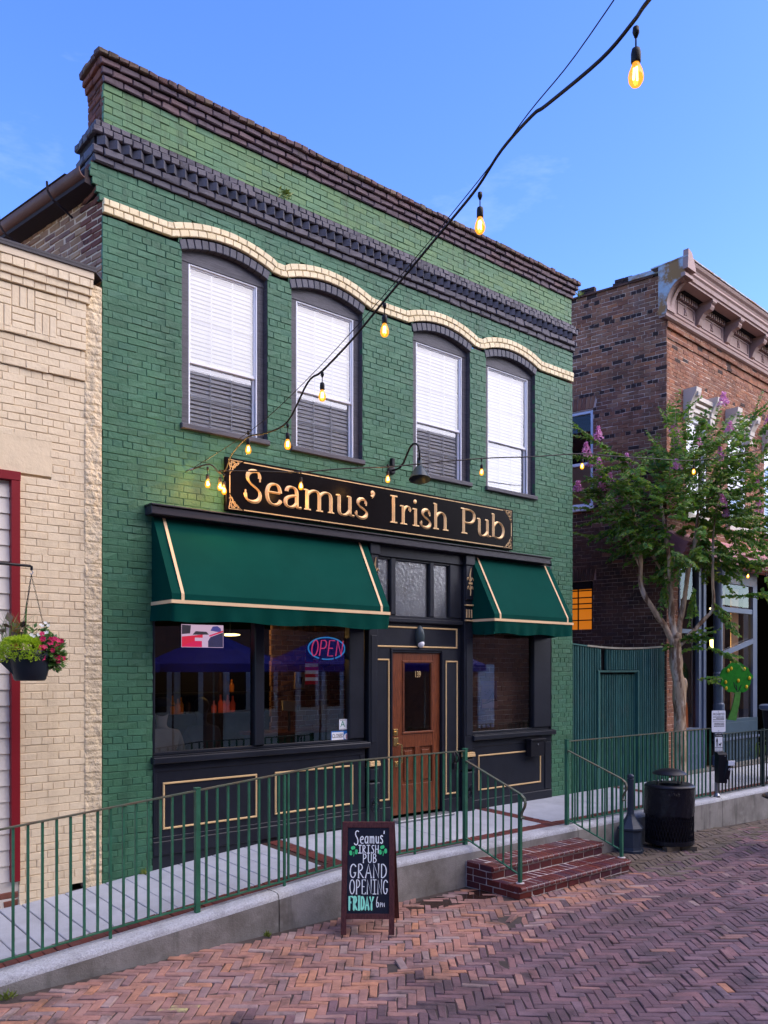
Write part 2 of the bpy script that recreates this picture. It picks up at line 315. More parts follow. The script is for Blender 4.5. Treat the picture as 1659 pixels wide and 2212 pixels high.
M['store_navy'] = mat('navy_recess_paint', (0.010, 0.012, 0.022), rough=0.5)
M['fence_green'] = mat('teal_green_fence_paint', palette=[(0.026, 0.098, 0.087), (0.034, 0.115, 0.102), (0.022, 0.081, 0.071), (0.031, 0.103, 0.084)], rough=0.55, var=0.3, vscale=4, bump=0.3, bscale=30, stretch=(6, 6, 1), dirt=(0.10, 0.13, 0.12), dirt_amt=0.5, dirt_scale=3, dirt_lo=0.58, dirt_hi=0.75)
M['fence_cap'] = mat('weathered_fence_cap', (0.30, 0.28, 0.22), rough=0.8, var=0.3, vscale=6)
M['bark'] = mat('peeling_pale_bark', (0.43, 0.305, 0.19), rough=0.85, var=0.3, vscale=7, bump=0.6, bscale=25, stretch=(1, 1, 0.3), dirt=(0.15, 0.095, 0.06), dirt_amt=0.8, dirt_scale=7, dirt_lo=0.48, dirt_hi=0.62, dirt_stretch=(1, 1, 0.25), extra=[((0.55, 0.45, 0.34), 0.8, 5.0, 0.53, 0.6, (1.2, 1.2, 0.3)), ((0.13, 0.065, 0.035), 0.9, 6.0, 0.52, 0.58, (1.3, 1.3, 0.25))])
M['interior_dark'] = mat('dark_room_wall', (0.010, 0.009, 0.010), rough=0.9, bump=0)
M['room_grey'] = mat('pale_wall_as_room_light', (0.65, 0.65, 0.66), rough=0.9, bump=0)  # pale grey stands in for room light behind the upstairs blinds
M['interior_brick'] = mat('dim_room_brick', palette=[(0.288, 0.153, 0.108), (0.360, 0.198, 0.135), (0.216, 0.117, 0.090), (0.414, 0.252, 0.180)], rough=0.85, var=0.25, bump=0.4)
M['interior_mortar'] = mat('room_mortar', (0.648, 0.540, 0.450), rough=0.9)
M['bar_green'] = mat('dark_green_bar_front', (0.008, 0.03, 0.016), rough=0.4)
M['bar_top'] = mat('copper_bar_top', (0.30, 0.10, 0.035), rough=0.25, metal=0.6)
M['glass_shop'] = glass_mat('shop_window_glass', base_refl=0.13)
M['glass_up'] = glass_mat('upstairs_window_glass', base_refl=0.10)
M['glass_door'] = glass_mat('door_glass', base_refl=0.10)
M['glass_store'] = glass_mat('store_glass', base_refl=0.0)
M['glass_textured'] = glass_mat('rippled_transom_glass', tint=(0.9, 0.93, 0.95), rough=0.25, base_refl=0.22, bump=0.25, bscale=28)
M['transom_back'] = mat('frosted_transom_film', (0.42, 0.46, 0.48), rough=0.5, var=0.2, vscale=4, bump=0.4, bscale=30)
M['cable'] = mat('black_cable', (0.012, 0.009, 0.009), rough=0.5, var=0, bump=0)
M['filament'] = emit_mat('glowing_filament', (1.0, 0.66, 0.22), 22.0)
M['glow_glass'] = None
M['orange_blind'] = mat('orange_lit_blind', (0.5, 0.18, 0.03), rough=0.8, emit=(1.0, 0.27, 0.015), estr=0.16, bump=0)
M['neon_red'] = emit_mat('red_neon_tube', (0.75, 0.05, 0.12), 0.22)
M['neon_blue'] = emit_mat('blue_neon_tube', (0.03, 0.22, 0.55), 0.26)
M['screen_red'] = emit_mat('screen_red', (0.8, 0.03, 0.08), 0.3)
M['screen_pale'] = emit_mat('screen_pale', (0.8, 0.55, 0.75), 0.28)
M['screen_dark'] = emit_mat('screen_dark', (0.08, 0.07, 0.10), 0.2)
M['screen_blue'] = emit_mat('screen_blue', (0.10, 0.10, 0.40), 0.25)
M['lamp_warm'] = emit_mat('warm_lamp', (1.0, 0.72, 0.25), 2.0)
M['bottle_amber'] = mat('amber_bottle', (0.35, 0.10, 0.02), rough=0.15, emit=(1.0, 0.30, 0.04), estr=0.008, bump=0)  # faint emission puts the back bar glow into the glass itself
M['bottle_red'] = mat('red_lit_bottle', (0.4, 0.05, 0.02), rough=0.15, emit=(1.0, 0.12, 0.05), estr=0.015, bump=0)  # red glow is emission in the glass, not light falling on it
M['bottle_dark'] = mat('dark_bottle', (0.03, 0.02, 0.02), rough=0.15, bump=0)
M['sign_white'] = mat('white_sign_sheet', (0.78, 0.79, 0.82), rough=0.4, var=0.03, bump=0)
M['sign_ink'] = mat('black_sign_ink', (0.012, 0.012, 0.016), rough=0.5, var=0, bump=0)
M['sign_blue'] = mat('blue_sign_ink', (0.02, 0.16, 0.50), rough=0.5, var=0, bump=0)
M['sign_green'] = mat('green_sign_ink', (0.02, 0.24, 0.16), rough=0.5, var=0, bump=0)
M['flag_red'] = mat('flag_red', (0.40, 0.012, 0.02), rough=0.7, var=0.05, bump=0)
M['flag_white'] = mat('flag_white', (0.62, 0.62, 0.64), rough=0.7, var=0.05, bump=0)
M['flag_blue'] = mat('flag_blue', (0.02, 0.025, 0.13), rough=0.7, var=0.05, bump=0)
M['paper'] = mat('cream_paper', (0.55, 0.50, 0.38), rough=0.7, var=0.1, bump=0)
M['poster_a'] = mat('poster_dusk_sky', (0.24, 0.16, 0.24), rough=0.6, var=0.1, bump=0)
M['poster_b'] = mat('poster_peach', (0.42, 0.24, 0.20), rough=0.6, var=0.1, bump=0)
M['bag'] = mat('black_plastic_bag', (0.010, 0.009, 0.013), rough=0.28, var=0.2, bump=0.5, bscale=14, bdist=0.03)
M['pot'] = mat('black_plastic_pot', (0.012, 0.016, 0.024), rough=0.4, var=0.3, bump=0.1)
M['navy_pole'] = mat('slate_navy_iron', (0.030, 0.040, 0.058), rough=0.38, var=0.2, bump=0.15)
M['umbrella_blue'] = mat('blue_umbrella_cloth', (0.02, 0.03, 0.30), rough=0.7)
M['opp_white'] = mat('white_door_paint', (0.85, 0.84, 0.82), rough=0.5)
M['wood_block'] = mat('weathered_wood_block', (0.12, 0.09, 0.06), rough=0.85, var=0.3)
M['lemon_green'] = mat('painted_leaf_green', (0.019, 0.218, 0.015), rough=0.6, var=0.35, vscale=14, bump=0.3)
M['lemon_trunk'] = mat('painted_trunk_green', (0.084, 0.255, 0.046), rough=0.6, var=0.25, vscale=10, bump=0.3)
M['lemon_yellow'] = mat('lemon_yellow', (0.75, 0.50, 0.02), rough=0.5, bump=0)
M['curtain'] = mat('pale_curtain', (0.50, 0.42, 0.38), rough=0.9, var=0.1, bump=0)
M['barrel_wood'] = mat('lit_barrel_wood', (0.32, 0.10, 0.035), rough=0.5, var=0.2, bump=0.2, emit=(0.8, 0.2, 0.05), estr=0.05)  # weak emission in the wood gives the barrel its lit look
M['water'] = mat('wet_film', (0.035, 0.018, 0.014), rough=0.06, var=0.3, bump=0.05)
M['skin'] = mat('skin', (0.36, 0.20, 0.14), rough=0.6, bump=0)
M['shirt_light'] = mat('light_shirt', (0.36, 0.33, 0.30), rough=0.8, bump=0.1)
M['shirt_dark'] = mat('dark_shirt', (0.02, 0.02, 0.03), rough=0.8, bump=0.1)
M['hair_dark'] = mat('dark_hair', (0.02, 0.012, 0.01), rough=0.6, bump=0.1)

def leaf_mat(name, cols, rough=0.45, trans=0.25):
    m = bpy.data.materials.new(name); m.use_nodes = True
    nt = m.node_tree; nt.nodes.clear(); L = nt.links.new
    out = nd(nt, 'ShaderNodeOutputMaterial')
    geo = nd(nt, 'ShaderNodeNewGeometry'); rp = nd(nt, 'ShaderNodeValToRGB')
    oi = nd(nt, 'ShaderNodeObjectInfo'); ad = nd(nt, 'ShaderNodeMath', operation='ADD'); fr = nd(nt, 'ShaderNodeMath', operation='FRACT')
    L(geo.outputs['Random Per Island'], ad.inputs[0]); L(oi.outputs['Random'], ad.inputs[1]); L(ad.outputs[0], fr.inputs[0])
    cr = rp.color_ramp
    while len(cr.elements) < len(cols): cr.elements.new(0.5)
    for i, c in enumerate(cols):
        cr.elements[i].position = i / (len(cols) - 1); cr.elements[i].color = rgba(c)
    L(fr.outputs[0], rp.inputs['Fac'])
    b = nd(nt, 'ShaderNodeBsdfPrincipled'); b.inputs['Roughness'].default_value = rough
    t = nd(nt, 'ShaderNodeBsdfTranslucent'); mx = nd(nt, 'ShaderNodeMixShader'); mx.inputs['Fac'].default_value = trans
    L(rp.outputs['Color'], b.inputs['Base Color']); L(rp.outputs['Color'], t.inputs['Color'])
    L(b.outputs[0], mx.inputs[1]); L(t.outputs[0], mx.inputs[2]); L(mx.outputs[0], out.inputs['Surface'])
    return m
M['leaf'] = leaf_mat('tree_leaf', [(0.055, 0.165, 0.026), (0.095, 0.235, 0.030), (0.16, 0.30, 0.032), (0.044, 0.140, 0.036), (0.27, 0.37, 0.034), (0.072, 0.195, 0.038)], 0.5, 0.45)
M['blossom'] = leaf_mat('pink_blossom', [(0.72, 0.27, 0.52), (0.80, 0.38, 0.62), (0.62, 0.19, 0.44), (0.86, 0.52, 0.72)], 0.7, 0.35)
M['sedum'] = leaf_mat('lime_sedum', [(0.40, 0.58, 0.02), (0.52, 0.68, 0.03), (0.24, 0.42, 0.02), (0.60, 0.72, 0.05)], 0.5, 0.35)
M['impatiens'] = leaf_mat('magenta_petal', [(0.60, 0.012, 0.10), (0.70, 0.02, 0.13), (0.50, 0.01, 0.06)], 0.5, 0.3)
M['white_petal'] = leaf_mat('white_petal', [(0.7, 0.72, 0.66), (0.8, 0.8, 0.76)], 0.5, 0.3)
M['basket_leaf'] = leaf_mat('basket_leaf', [(0.035, 0.11, 0.018), (0.06, 0.16, 0.03), (0.10, 0.20, 0.03)], 0.4, 0.25)
M['caladium'] = leaf_mat('burgundy_leaf', [(0.06, 0.05, 0.03), (0.10, 0.05, 0.04), (0.05, 0.07, 0.03)], 0.4, 0.2)
M['weed'] = leaf_mat('weed_leaf', [(0.14, 0.20, 0.03), (0.22, 0.26, 0.04), (0.10, 0.16, 0.03)], 0.5, 0.2)

# amber bulb envelope: clear amber glass that glows from the filament inside
def bulb_mat():
    m = bpy.data.materials.new('amber_bulb_glass'); m.use_nodes = True
    nt = m.node_tree; nt.nodes.clear(); L = nt.links.new
    out = nd(nt, 'ShaderNodeOutputMaterial')
    tr = nd(nt, 'ShaderNodeBsdfTransparent'); tr.inputs['Color'].default_value = (1.0, 0.72, 0.32, 1)
    em = nd(nt, 'ShaderNodeEmission'); em.inputs['Color'].default_value = (1.0, 0.37, 0.02, 1); em.inputs['Strength'].default_value = 0.7
    ad = nd(nt, 'ShaderNodeMixShader'); ad.inputs['Fac'].default_value = 0.55
    gl = nd(nt, 'ShaderNodeBsdfGlossy'); gl.inputs['Roughness'].default_value = 0.03
    mx = nd(nt, 'ShaderNodeMixShader'); mx.inputs['Fac'].default_value = 0.06
    L(tr.outputs[0], ad.inputs[1]); L(em.outputs[0], ad.inputs[2]); L(ad.outputs[0], mx.inputs[1]); L(gl.outputs[0], mx.inputs[2]); L(mx.outputs[0], out.inputs['Surface'])
    return m
M['glow_glass'] = bulb_mat()

# ------------------------------------------------------------------ mesh helpers
class MB:
    def __init__(s): s.v = []; s.f = []
    def add(s, vs, fs):
        o = len(s.v); s.v.extend([tuple(p) for p in vs]); s.f.extend([tuple(i + o for i in f) for f in fs]); return s
    def box(s, x0, x1, y0, y1, z0, z1):
        return s.add([(x0, y0, z0), (x1, y0, z0), (x1, y1, z0), (x0, y1, z0), (x0, y0, z1), (x1, y0, z1), (x1, y1, z1), (x0, y1, z1)],
                     [(0, 3, 2, 1), (4, 5, 6, 7), (0, 1, 5, 4), (1, 2, 6, 5), (2, 3, 7, 6), (3, 0, 4, 7)])
    def bev(s, x0, x1, y0, y1, z0, z1, b=0.006):
        """box with its long edges cut, front (low y) side chamfered all round"""
        b = min(b, (x1 - x0) / 3, (z1 - z0) / 3, (y1 - y0) / 2)
        P = []
        for yy, i in ((y1, 0), (y0 + b, 0), (y0, b)):
            P += [(x0 + i, yy, z0 + i), (x1 - i, yy, z0 + i), (x1 - i, yy, z1 - i), (x0 + i, yy, z1 - i)]
        F = [(3, 2, 1, 0), (8, 9, 10, 11)]
        for k in (0, 4):
            for i in range(4):
                j = (i + 1) % 4
                F.append((k + i, k + j, k + 4 + j, k + 4 + i))
        return s.add(P, F)
    def obox(s, c, size, m):
        hx, hy, hz = size[0] / 2, size[1] / 2, size[2] / 2
        P = [Vector(c) + m @ Vector(p) for p in [(-hx, -hy, -hz), (hx, -hy, -hz), (hx, hy, -hz), (-hx, hy, -hz), (-hx, -hy, hz), (hx, -hy, hz), (hx, hy, hz), (-hx, hy, hz)]]
        return s.add(P, [(0, 3, 2, 1), (4, 5, 6, 7), (0, 1, 5, 4), (1, 2, 6, 5), (2, 3, 7, 6), (3, 0, 4, 7)])
    def prism(s, poly, y0, y1, axis='y'):
        """polygon in (x,z) pushed along y (or (x,y) along z, or (y,z) along x)"""
        n = len(poly)
        mk = {'y': lambda a, b, t: (a, t, b), 'z': lambda a, b, t: (a, b, t), 'x': lambda a, b, t: (t, a, b)}[axis]
        P = [mk(a, b, y0) for a, b in poly] + [mk(a, b, y1) for a, b in poly]
        F = [tuple(range(n)), tuple(range(2 * n - 1, n - 1, -1))]
        for i in range(n):
            j = (i + 1) % n
            F.append((i, i + n, j + n, j))
        return s.add(P, F)
    def tube(s, pts, r, n=8, cap=True):
        pts = [Vector(p) for p in pts]
        rs = r if isinstance(r, (list, tuple)) else [r] * len(pts)
        o = len(s.v); prev = None
        for i, p in enumerate(pts):
            d = (pts[min(i + 1, len(pts) - 1)] - pts[max(i - 1, 0)])
            d = d.normalized() if d.length > 1e-9 else Vector((0, 0, 1))
            if prev is None:
                a = Vector((0, 0, 1)) if abs(d.z) < 0.9 else Vector((1, 0, 0))
                u = d.cross(a).normalized()
            else:
                u = (prev - d * prev.dot(d)).normalized()
            w = d.cross(u); prev = u
            for k in range(n):
                t = 2 * math.pi * k / n
                s.v.append(tuple(p + (u * math.cos(t) + w * math.sin(t)) * rs[i]))
        for i in range(len(pts) - 1):
            for k in range(n):
                a = o + i * n + k; b = o + i * n + (k + 1) % n
                s.f.append((a, b, b + n, a + n))
        if cap:
            s.f.append(tuple(o + k for k in range(n - 1, -1, -1)))
            e = o + (len(pts) - 1) * n
            s.f.append(tuple(e + k for k in range(n)))
        return s
    def bar(s, p0, p1, w, h, up=(0, 0, 1)):
        """square bar between two points"""
        p0, p1 = Vector(p0), Vector(p1); d = (p1 - p0); L = d.length; d.normalize()
        upv = Vector(up)
        if abs(d.dot(upv)) > 0.99: upv = Vector((0, 1, 0))
        a = d.cross(upv).normalized(); c = a.cross(d)
        m = Matrix((a, d, c)).transposed()
        return s.obox((p0 + p1) / 2, (w, L, h), m)
    def lathe(s, prof, n=20, c=(0, 0, 0), cap=True):
        o = len(s.v)
        for r, z in prof:
            for k in range(n):
                t = 2 * math.pi * k / n
                s.v.append((c[0] + r * math.cos(t), c[1] + r * math.sin(t), c[2] + z))
        for i in range(len(prof) - 1):
            for k in range(n):
                a = o + i * n + k; b = o + i * n + (k + 1) % n
                s.f.append((a, b, b + n, a + n))
        if cap:
            s.f.append(tuple(o + k for k in range(n - 1, -1, -1)))
            e = o + (len(prof) - 1) * n
            s.f.append(tuple(e + k for k in range(n)))
        return s
    def ribbon(s, pts, widths, plane, z0=0.0, ridge=0.0, closed=False):
        """flat or ridged stroke drawn on a plane: plane(a,b,h) gives the 3D point"""
        P = [Vector((p[0], p[1])) for p in pts]
        n = len(P); o = len(s.v)
        for i, p in enumerate(P):
            a = P[i - 1] if i > 0 else (P[-2] if closed else p); b = P[i + 1] if i < n - 1 else (P[1] if closed else p)
            d = b - a
            d = d.normalized() if d.length > 1e-9 else Vector((1, 0))
            nrm = Vector((-d.y, d.x)); w = widths[i] / 2
            l = p + nrm * w; r = p - nrm * w
            s.v += [tuple(plane(l.x, l.y, z0)), tuple(plane(p.x, p.y, z0 + ridge)), tuple(plane(r.x, r.y, z0))]
        for i in range(n - 1):
            k = o + 3 * i
            s.f += [(k, k + 3, k + 4, k + 1), (k + 1, k + 4, k + 5, k + 2)]
        return s
    def sphere(s, c, r, n=10, m=6, sc=(1, 1, 1)):
        prof = []
        o = len(s.v)
        for i in range(m + 1):
            t = math.pi * i / m
            for k in range(n):
                a = 2 * math.pi * k / n
                s.v.append((c[0] + r * sc[0] * math.sin(t) * math.cos(a), c[1] + r * sc[1] * math.sin(t) * math.sin(a), c[2] - r * sc[2] * math.cos(t)))
        for i in range(m):
            for k in range(n):
                a = o + i * n + k; b = o + i * n + (k + 1) % n
                s.f.append((a, b, b + n, a + n))
        return s
    def xf(s, m):
        s.v = [tuple(m @ Vector(p)) for p in s.v]; return s

def mesh_from(name, v, f, m, smooth=False):
    me = bpy.data.meshes.new(name)
    me.from_pydata([tuple(p) for p in v], [], f)
    if isinstance(m, str): m = M[m]
    me.materials.append(m)
    if smooth:
        me.polygons.foreach_set('use_smooth', [True] * len(me.polygons))
    me.update()
    return me

WM = {}            # world matrix of every parent, kept here because no dependency update runs in between
def par(o, p):
    if p is not None:
        o.parent = p
        o.matrix_parent_inverse = WM[p.name].inverted()
def obj(name, mb, m, parent=None, smooth=False, kind=None):
    me = mesh_from(name, mb.v, mb.f, m, smooth)
    o = bpy.data.objects.new(name, me); col.objects.link(o)
    WM[o.name] = Matrix.Identity(4)
    par(o, parent)
    if kind: o['kind'] = kind
    return o
def tag(o, label, cat, group=None):
    o['label'] = label; o['category'] = cat
    if group: o['group'] = group
    return o
def thing(name, label, cat, loc=(0, 0, 0), group=None):
    o = bpy.data.objects.new(name, None); col.objects.link(o)
    o.empty_display_size = 0.2
    o.location = loc
    WM[o.name] = Matrix.Translation(loc)
    return tag(o, label, cat, group)
def inst(name, me, matrix, parent):
    o = bpy.data.objects.new(name, me); col.objects.link(o)
    o.matrix_basis = matrix
    WM[o.name] = matrix.copy()
    par(o, parent)
    return o
def smooth_by_angle(o, ang=35):
    me = o.data
    me.polygons.foreach_set('use_smooth', [True] * len(me.polygons))
    try: me.set_sharp_from_angle(angle=R(ang))
    except Exception: pass
    return o

# ------------------------------------------------------------------ bricks
BL, BH = 0.202, 0.064       # stretcher length and height of the shared brick shapes
def brick_variant(r, L=BL, H=BH, D=0.05, b=0.005, tilt=0.0025, wob=0.003):
    x, z = L / 2, H / 2
    cs = [(-x, -z), (x, -z), (x, z), (-x, z)]
    j = [(r.uniform(-wob, wob), r.uniform(-wob, wob)) for _ in cs]
    V = [(cs[i][0] + j[i][0] * .4, D, cs[i][1] + j[i][1] * .4) for i in range(4)]
    V += [(cs[i][0] + j[i][0], b, cs[i][1] + j[i][1]) for i in range(4)]
    V += [(cs[i][0] * (1 - 2 * b / L) + j[i][0], r.uniform(-tilt, tilt), cs[i][1] * (1 - 2 * b / H) + j[i][1]) for i in range(4)]
    return np.array(V)
BF = np.array([(8, 9, 10, 11)] + [(k + i, k + (i + 1) % 4, k + 4 + (i + 1) % 4, k + 4 + i) for k in (0, 4) for i in range(4)])
br = random.Random(3)
VARIANTS = [brick_variant(br, b=0.004, tilt=0.0032, wob=0.0045) for _ in range(9)]
ROUGH_VARIANTS = [brick_variant(br, b=0.009, tilt=0.007, wob=0.007) for _ in range(9)]
PAVER_VARIANTS = [brick_variant(br, b=0.006, tilt=0.0045, wob=0.0055) for _ in range(12)]
FLAT_VARIANTS = [brick_variant(br, b=0.003, tilt=0.0018, wob=0.003) for _ in range(9)]
CAMV = Vector(CAM)
FWD = Vector((math.cos(R(49.67)), math.sin(R(49.67)), 0)); RGT = Vector((math.sin(R(49.67)), -math.cos(R(49.67)), 0))
def shown_size(c, n, area):
    """rough apparent size of a piece seen from the street, used only to choose which pieces become objects of their own"""
    d = Vector(c) - CAMV
    f = d.dot(FWD)
    if f < 0.5: return 0
    u, v = d.dot(RGT) / f, d.z / f
    if abs(u) > 0.47 or v < -0.44 or v > 0.82: return 0
    return area * max(0.0, -d.normalized().dot(n)) / d.length_squared
def emit_bricks(name, parent, recs, mats, keep=300, variants=VARIANTS, stuff_name=None):
    """recs: (centre, u, n, L, H, matkey). Nearest ones become objects sharing mesh data, the rest one joined part."""
    order = sorted(range(len(recs)), key=lambda i: -shown_size(recs[i][0], recs[i][2], recs[i][3] * recs[i][4]))
    big = [i for i in order[:keep] if shown_size(recs[i][0], recs[i][2], 1) > 0]
    bigset = set(big)
    cache = {}
    for i in big:
        c, u, n, L, H, mk = recs[i]
        k = rng.randrange(len(variants))
        key = (k, mk)
        if key not in cache:
            cache[key] = mesh_from(name, variants[k], [tuple(int(q) for q in f) for f in BF], mk)
        w = -n
        v = u.cross(w)
        mx = Matrix(((u.x * L / BL, w.x, v.x * H / BH, c[0]), (u.y * L / BL, w.y, v.y * H / BH, c[1]), (u.z * L / BL, w.z, v.z * H / BH, c[2]), (0, 0, 0, 1)))
        inst(name, cache[key], mx, parent)
    rest = {}
    for i in range(len(recs)):
        if i not in bigset: rest.setdefault(recs[i][5], []).append(recs[i])
    for mk, rs in rest.items():
        VV = []; FF = []
        for q, (c, u, n, L, H, _) in enumerate(rs):
            a = variants[rng.randrange(len(variants))] * np.array([L / BL, 1, H / BH])
            w = -n; v = u.cross(w)
            B = np.array([[u.x, u.y, u.z], [w.x, w.y, w.z], [v.x, v.y, v.z]])
            VV.append(a @ B + np.array(c)); FF.append(BF + 12 * q)
        VV = np.vstack(VV); FF = np.vstack(FF)
        me = bpy.data.meshes.new(stuff_name or name)
        me.vertices.add(len(VV)); me.vertices.foreach_set('co', VV.astype(np.float32).ravel())
        nl = len(FF) * 4
        me.loops.add(nl); me.loops.foreach_set('vertex_index', FF.astype(np.int32).ravel())
        me.polygons.add(len(FF)); me.polygons.foreach_set('loop_start', np.arange(0, nl, 4, dtype=np.int32)); me.polygons.foreach_set('loop_total', np.full(len(FF), 4, dtype=np.int32))
        me.update(calc_edges=True); me.shade_flat()
        me.materials.append(M[mk])
        o = bpy.data.objects.new(stuff_name or (name + '_field'), me); col.objects.link(o)
        WM[o.name] = Matrix.Identity(4)
        par(o, parent); o['kind'] = 'stuff'
UX = Vector((1, 0, 0)); NY = Vector((0, -1, 0)); UZ = Vector((0, 0, 1))

def intervals(u0, u1, blocked, step=0.01):
    out = []; start = None; n = int(round((u1 - u0) / step))
    for i in range(n + 1):
        u = u0 + (u1 - u0) * i / n
        if not blocked(u):
            if start is None: start = u
        else:
            if start is not None and u - start > 0.02: out.append((start, u - step * .5))
            start = None
    if start is not None and u1 - start > 0.02: out.append((start, u1))
    return out
def wall_courses(O, u, n, z0, z1, pitch, u_range, blocked, matf, backing, joint=0.008, L=0.212, header_every=6, proud=0.0, jit=0.0025, shift=0.0, backing_depth=0.0065, seed=1, fill=0.0):
    """courses of bricks over a plane; returns brick records and fills backing with the mortar behind them"""
    r = random.Random(seed); recs = []
    O = Vector(O); k = 0
    nrow = int(round((z1 - z0) / pitch)); p = (z1 - z0) / nrow
    for k in range(nrow):
        za = z0 + k * p; zc = za + p / 2
        ua, ub = u_range(zc)
        header = header_every and k % header_every == header_every - 1
        l = L / 2 if header else L
        off = (0.25 * L if header else (0.5 * L if k % 2 else 0.0)) + shift
        for (a, b) in intervals(ua, ub, lambda q: blocked(q, zc)):
            A = O + u * a + UZ * za - n * backing_depth; B = O + u * b + UZ * za - n * backing_depth
            backing.add([A, B, B + UZ * p, A + UZ * p], [(0, 1, 2, 3)])
            g = math.floor((a - off) / l)
            x = off + g * l
            while x < b - 1e-4:
                xa = max(x, a) + joint / 2; xb = min(x + l, b) - joint / 2
                if x < a: xa = a
                if x + l > b: xb = b
                w_ = xb - xa
                if w_ > 0.025:
                    c = O + u * ((xa + xb) / 2) + UZ * (zc + r.uniform(-jit, jit) * .6) + n * (proud + r.uniform(-jit, jit))
                    # here and there a joint has filled up with old paint
                    w2 = w_ + (joint * 1.02 if r.random() < fill else 0); h2 = p - joint + (joint * r.uniform(.5, 1.0) if r.random() < fill else r.uniform(-.002, .002))
                    recs.append((tuple(c), u, n, w2, h2, matf((xa + xb) / 2, zc)))
                x += l
    return recs
def row_bricks(O, u, n, ua, ub, za, zb, length, matkey, joint=0.009, jit=0.003, seed=0, off=0.0, top_jit=0.0):
    """one course"""
    r = random.Random(seed); recs = []; O = Vector(O); x = ua - off
    while x < ub - 1e-4:
        xa = max(x, ua) + joint / 2; xb = min(x + length, ub) - joint / 2
        if xb - xa > 0.02:
            zz = zb + r.uniform(-top_jit, top_jit)
            recs.append((tuple(O + u * ((xa + xb) / 2) + UZ * ((za + zz) / 2) + n * r.uniform(-jit, jit)), u, n, xb - xa, zz - za - joint * .5, matkey))
        x += length
    return recs

# ================================================================== PUB BUILDING
pub = thing('pub_building', 'two storey green painted brick pub with plum cornice and four arched windows', 'building', (7.25, 0.2, 0.2))
WIN = [(4.224, 5.319), (5.666, 6.765), (7.656, 8.763), (9.106, 10.229)]
WC = [(a + b) / 2 for a, b in WIN]
def ring_out(dx): return 7.118 - dx * dx / 2.8
def ring_in(dx): return 7.018 - dx * dx / 2.8
def band_low(x):
    return max([7.0] + [7.142 - (x - c) ** 2 / 3.0 for c in WC])
def pub_blocked(x, z):
    if 3.885 < x < 10.63 and z < 4.03: return True
    if z > 6.98:
        b = band_low(x)
        if b - 0.012 < z < b + 0.148: return True
    for (a, b), c in zip(WIN, WC):
        if a < x < b and 4.955 < z < ring_out(x - c) + 0.03: return True
    return False
LEFT_STEPS = [(7.13, 3.338), (7.20, 3.30), (7.27, 3.27), (7.34, 3.237), (9, 3.212)]
def left_edge(z):
    for zz, x in LEFT_STEPS:
        if z < zz: return x
    return 3.212
bk = MB(); bk_top = MB()
recs = wall_courses((0, 0, 0), UX, NY, -0.16, 7.488, 0.0735, lambda z: (left_edge(z), 11.18), pub_blocked, lambda x, z: 'green_brick', bk, seed=11, fill=.32)
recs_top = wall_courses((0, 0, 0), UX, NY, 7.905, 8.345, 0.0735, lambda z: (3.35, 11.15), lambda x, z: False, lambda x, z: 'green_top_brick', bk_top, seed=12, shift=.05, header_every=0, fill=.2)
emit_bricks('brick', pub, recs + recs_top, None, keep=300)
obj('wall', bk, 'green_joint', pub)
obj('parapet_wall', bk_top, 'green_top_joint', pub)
# plum cornice: corbelled courses, dog-tooth course, coping of headers
trim = []
def ring_course(za, zb, p, xl, xr, matkey, length, seed, yback=0.42, side_mat=None, off=0.0, tj=0.0):
    """a projecting course with its return along the left end"""
    out = row_bricks((0, -p, 0), UX, NY, xl, xr, za, zb, length, matkey, seed=seed, off=off, top_jit=tj)
    ux = Vector((0, -1, 0)); nx = Vector((-1, 0, 0))
    out += row_bricks((xl, 0, 0), ux, nx, -yback, p - 0.012, za, zb, length, side_mat or matkey, seed=seed + 50, top_jit=tj)
    return out
trim += ring_course(7.490, 7.565, 0.030, 3.235, 11.20, 'charcoal_brick', 0.212, 21)
trim += ring_course(7.568, 7.650, 0.060, 3.215, 11.225, 'charcoal_brick', 0.212, 22, off=.1)
trim += ring_course(7.755, 7.832, 0.085, 3.205, 11.225, 'charcoal_brick', 0.106, 23)
trim += ring_course(7.835, 7.905, 0.060, 3.24, 11.20, 'charcoal_brick', 0.106, 24, off=.05)
trim += ring_course(8.345, 8.413, 0.030, 3.335, 11.17, 'plum_brick', 0.212, 25, side_mat='red_side_brick')
trim += ring_course(8.413, 8.481, 0.060, 3.31, 11.19, 'plum_brick', 0.212, 26, side_mat='red_side_brick', off=.1)
trim += ring_course(8.481, 8.548, 0.092, 3.28, 11.22, 'plum_brick', 0.212, 27, side_mat='red_side_brick')
emit_bricks('cornice_brick', pub, trim, None, keep=200, variants=ROUGH_VARIANTS)
cop = ring_course(8.550, 8.612, 0.130, 3.245, 11.26, 'coping_brick', 0.108, 28, tj=0.008)
emit_bricks('coping_brick', pub, cop, None, keep=150, variants=ROUGH_VARIANTS)
cores = MB()
for za, zb, p, xl, xr in ((7.488, 7.652, .02, 3.25, 11.19), (7.652, 7.755, -.004, 3.25, 11.18), (7.755, 7.907, .05, 3.255, 11.19), (8.345, 8.482, .02, 3.35, 11.16), (8.482, 8.606, .08, 3.30, 11.205)):
    cores.box(xl, xr, -p, 0.40, za, zb)
obj('cornice_core', cores, 'plum_joint', pub)
tm = mesh_from('tooth_brick', *(lambda b: (b.v, b.f))(MB().box(-0.045, 0.045, -0.045, 0.045, -0.045, 0.045)), 'slate_brick')
x = 3.33
i = 0
while x < 11.15:
    inst('tooth_brick', tm, Matrix.Translation((x, -0.028 + rng.uniform(-.004, .004), 7.7035)) @ Matrix.Rotation(R(45 + rng.uniform(-4, 4)), 4, 'Z'), pub)
    x += 0.1265 + rng.uniform(-.003, .003)
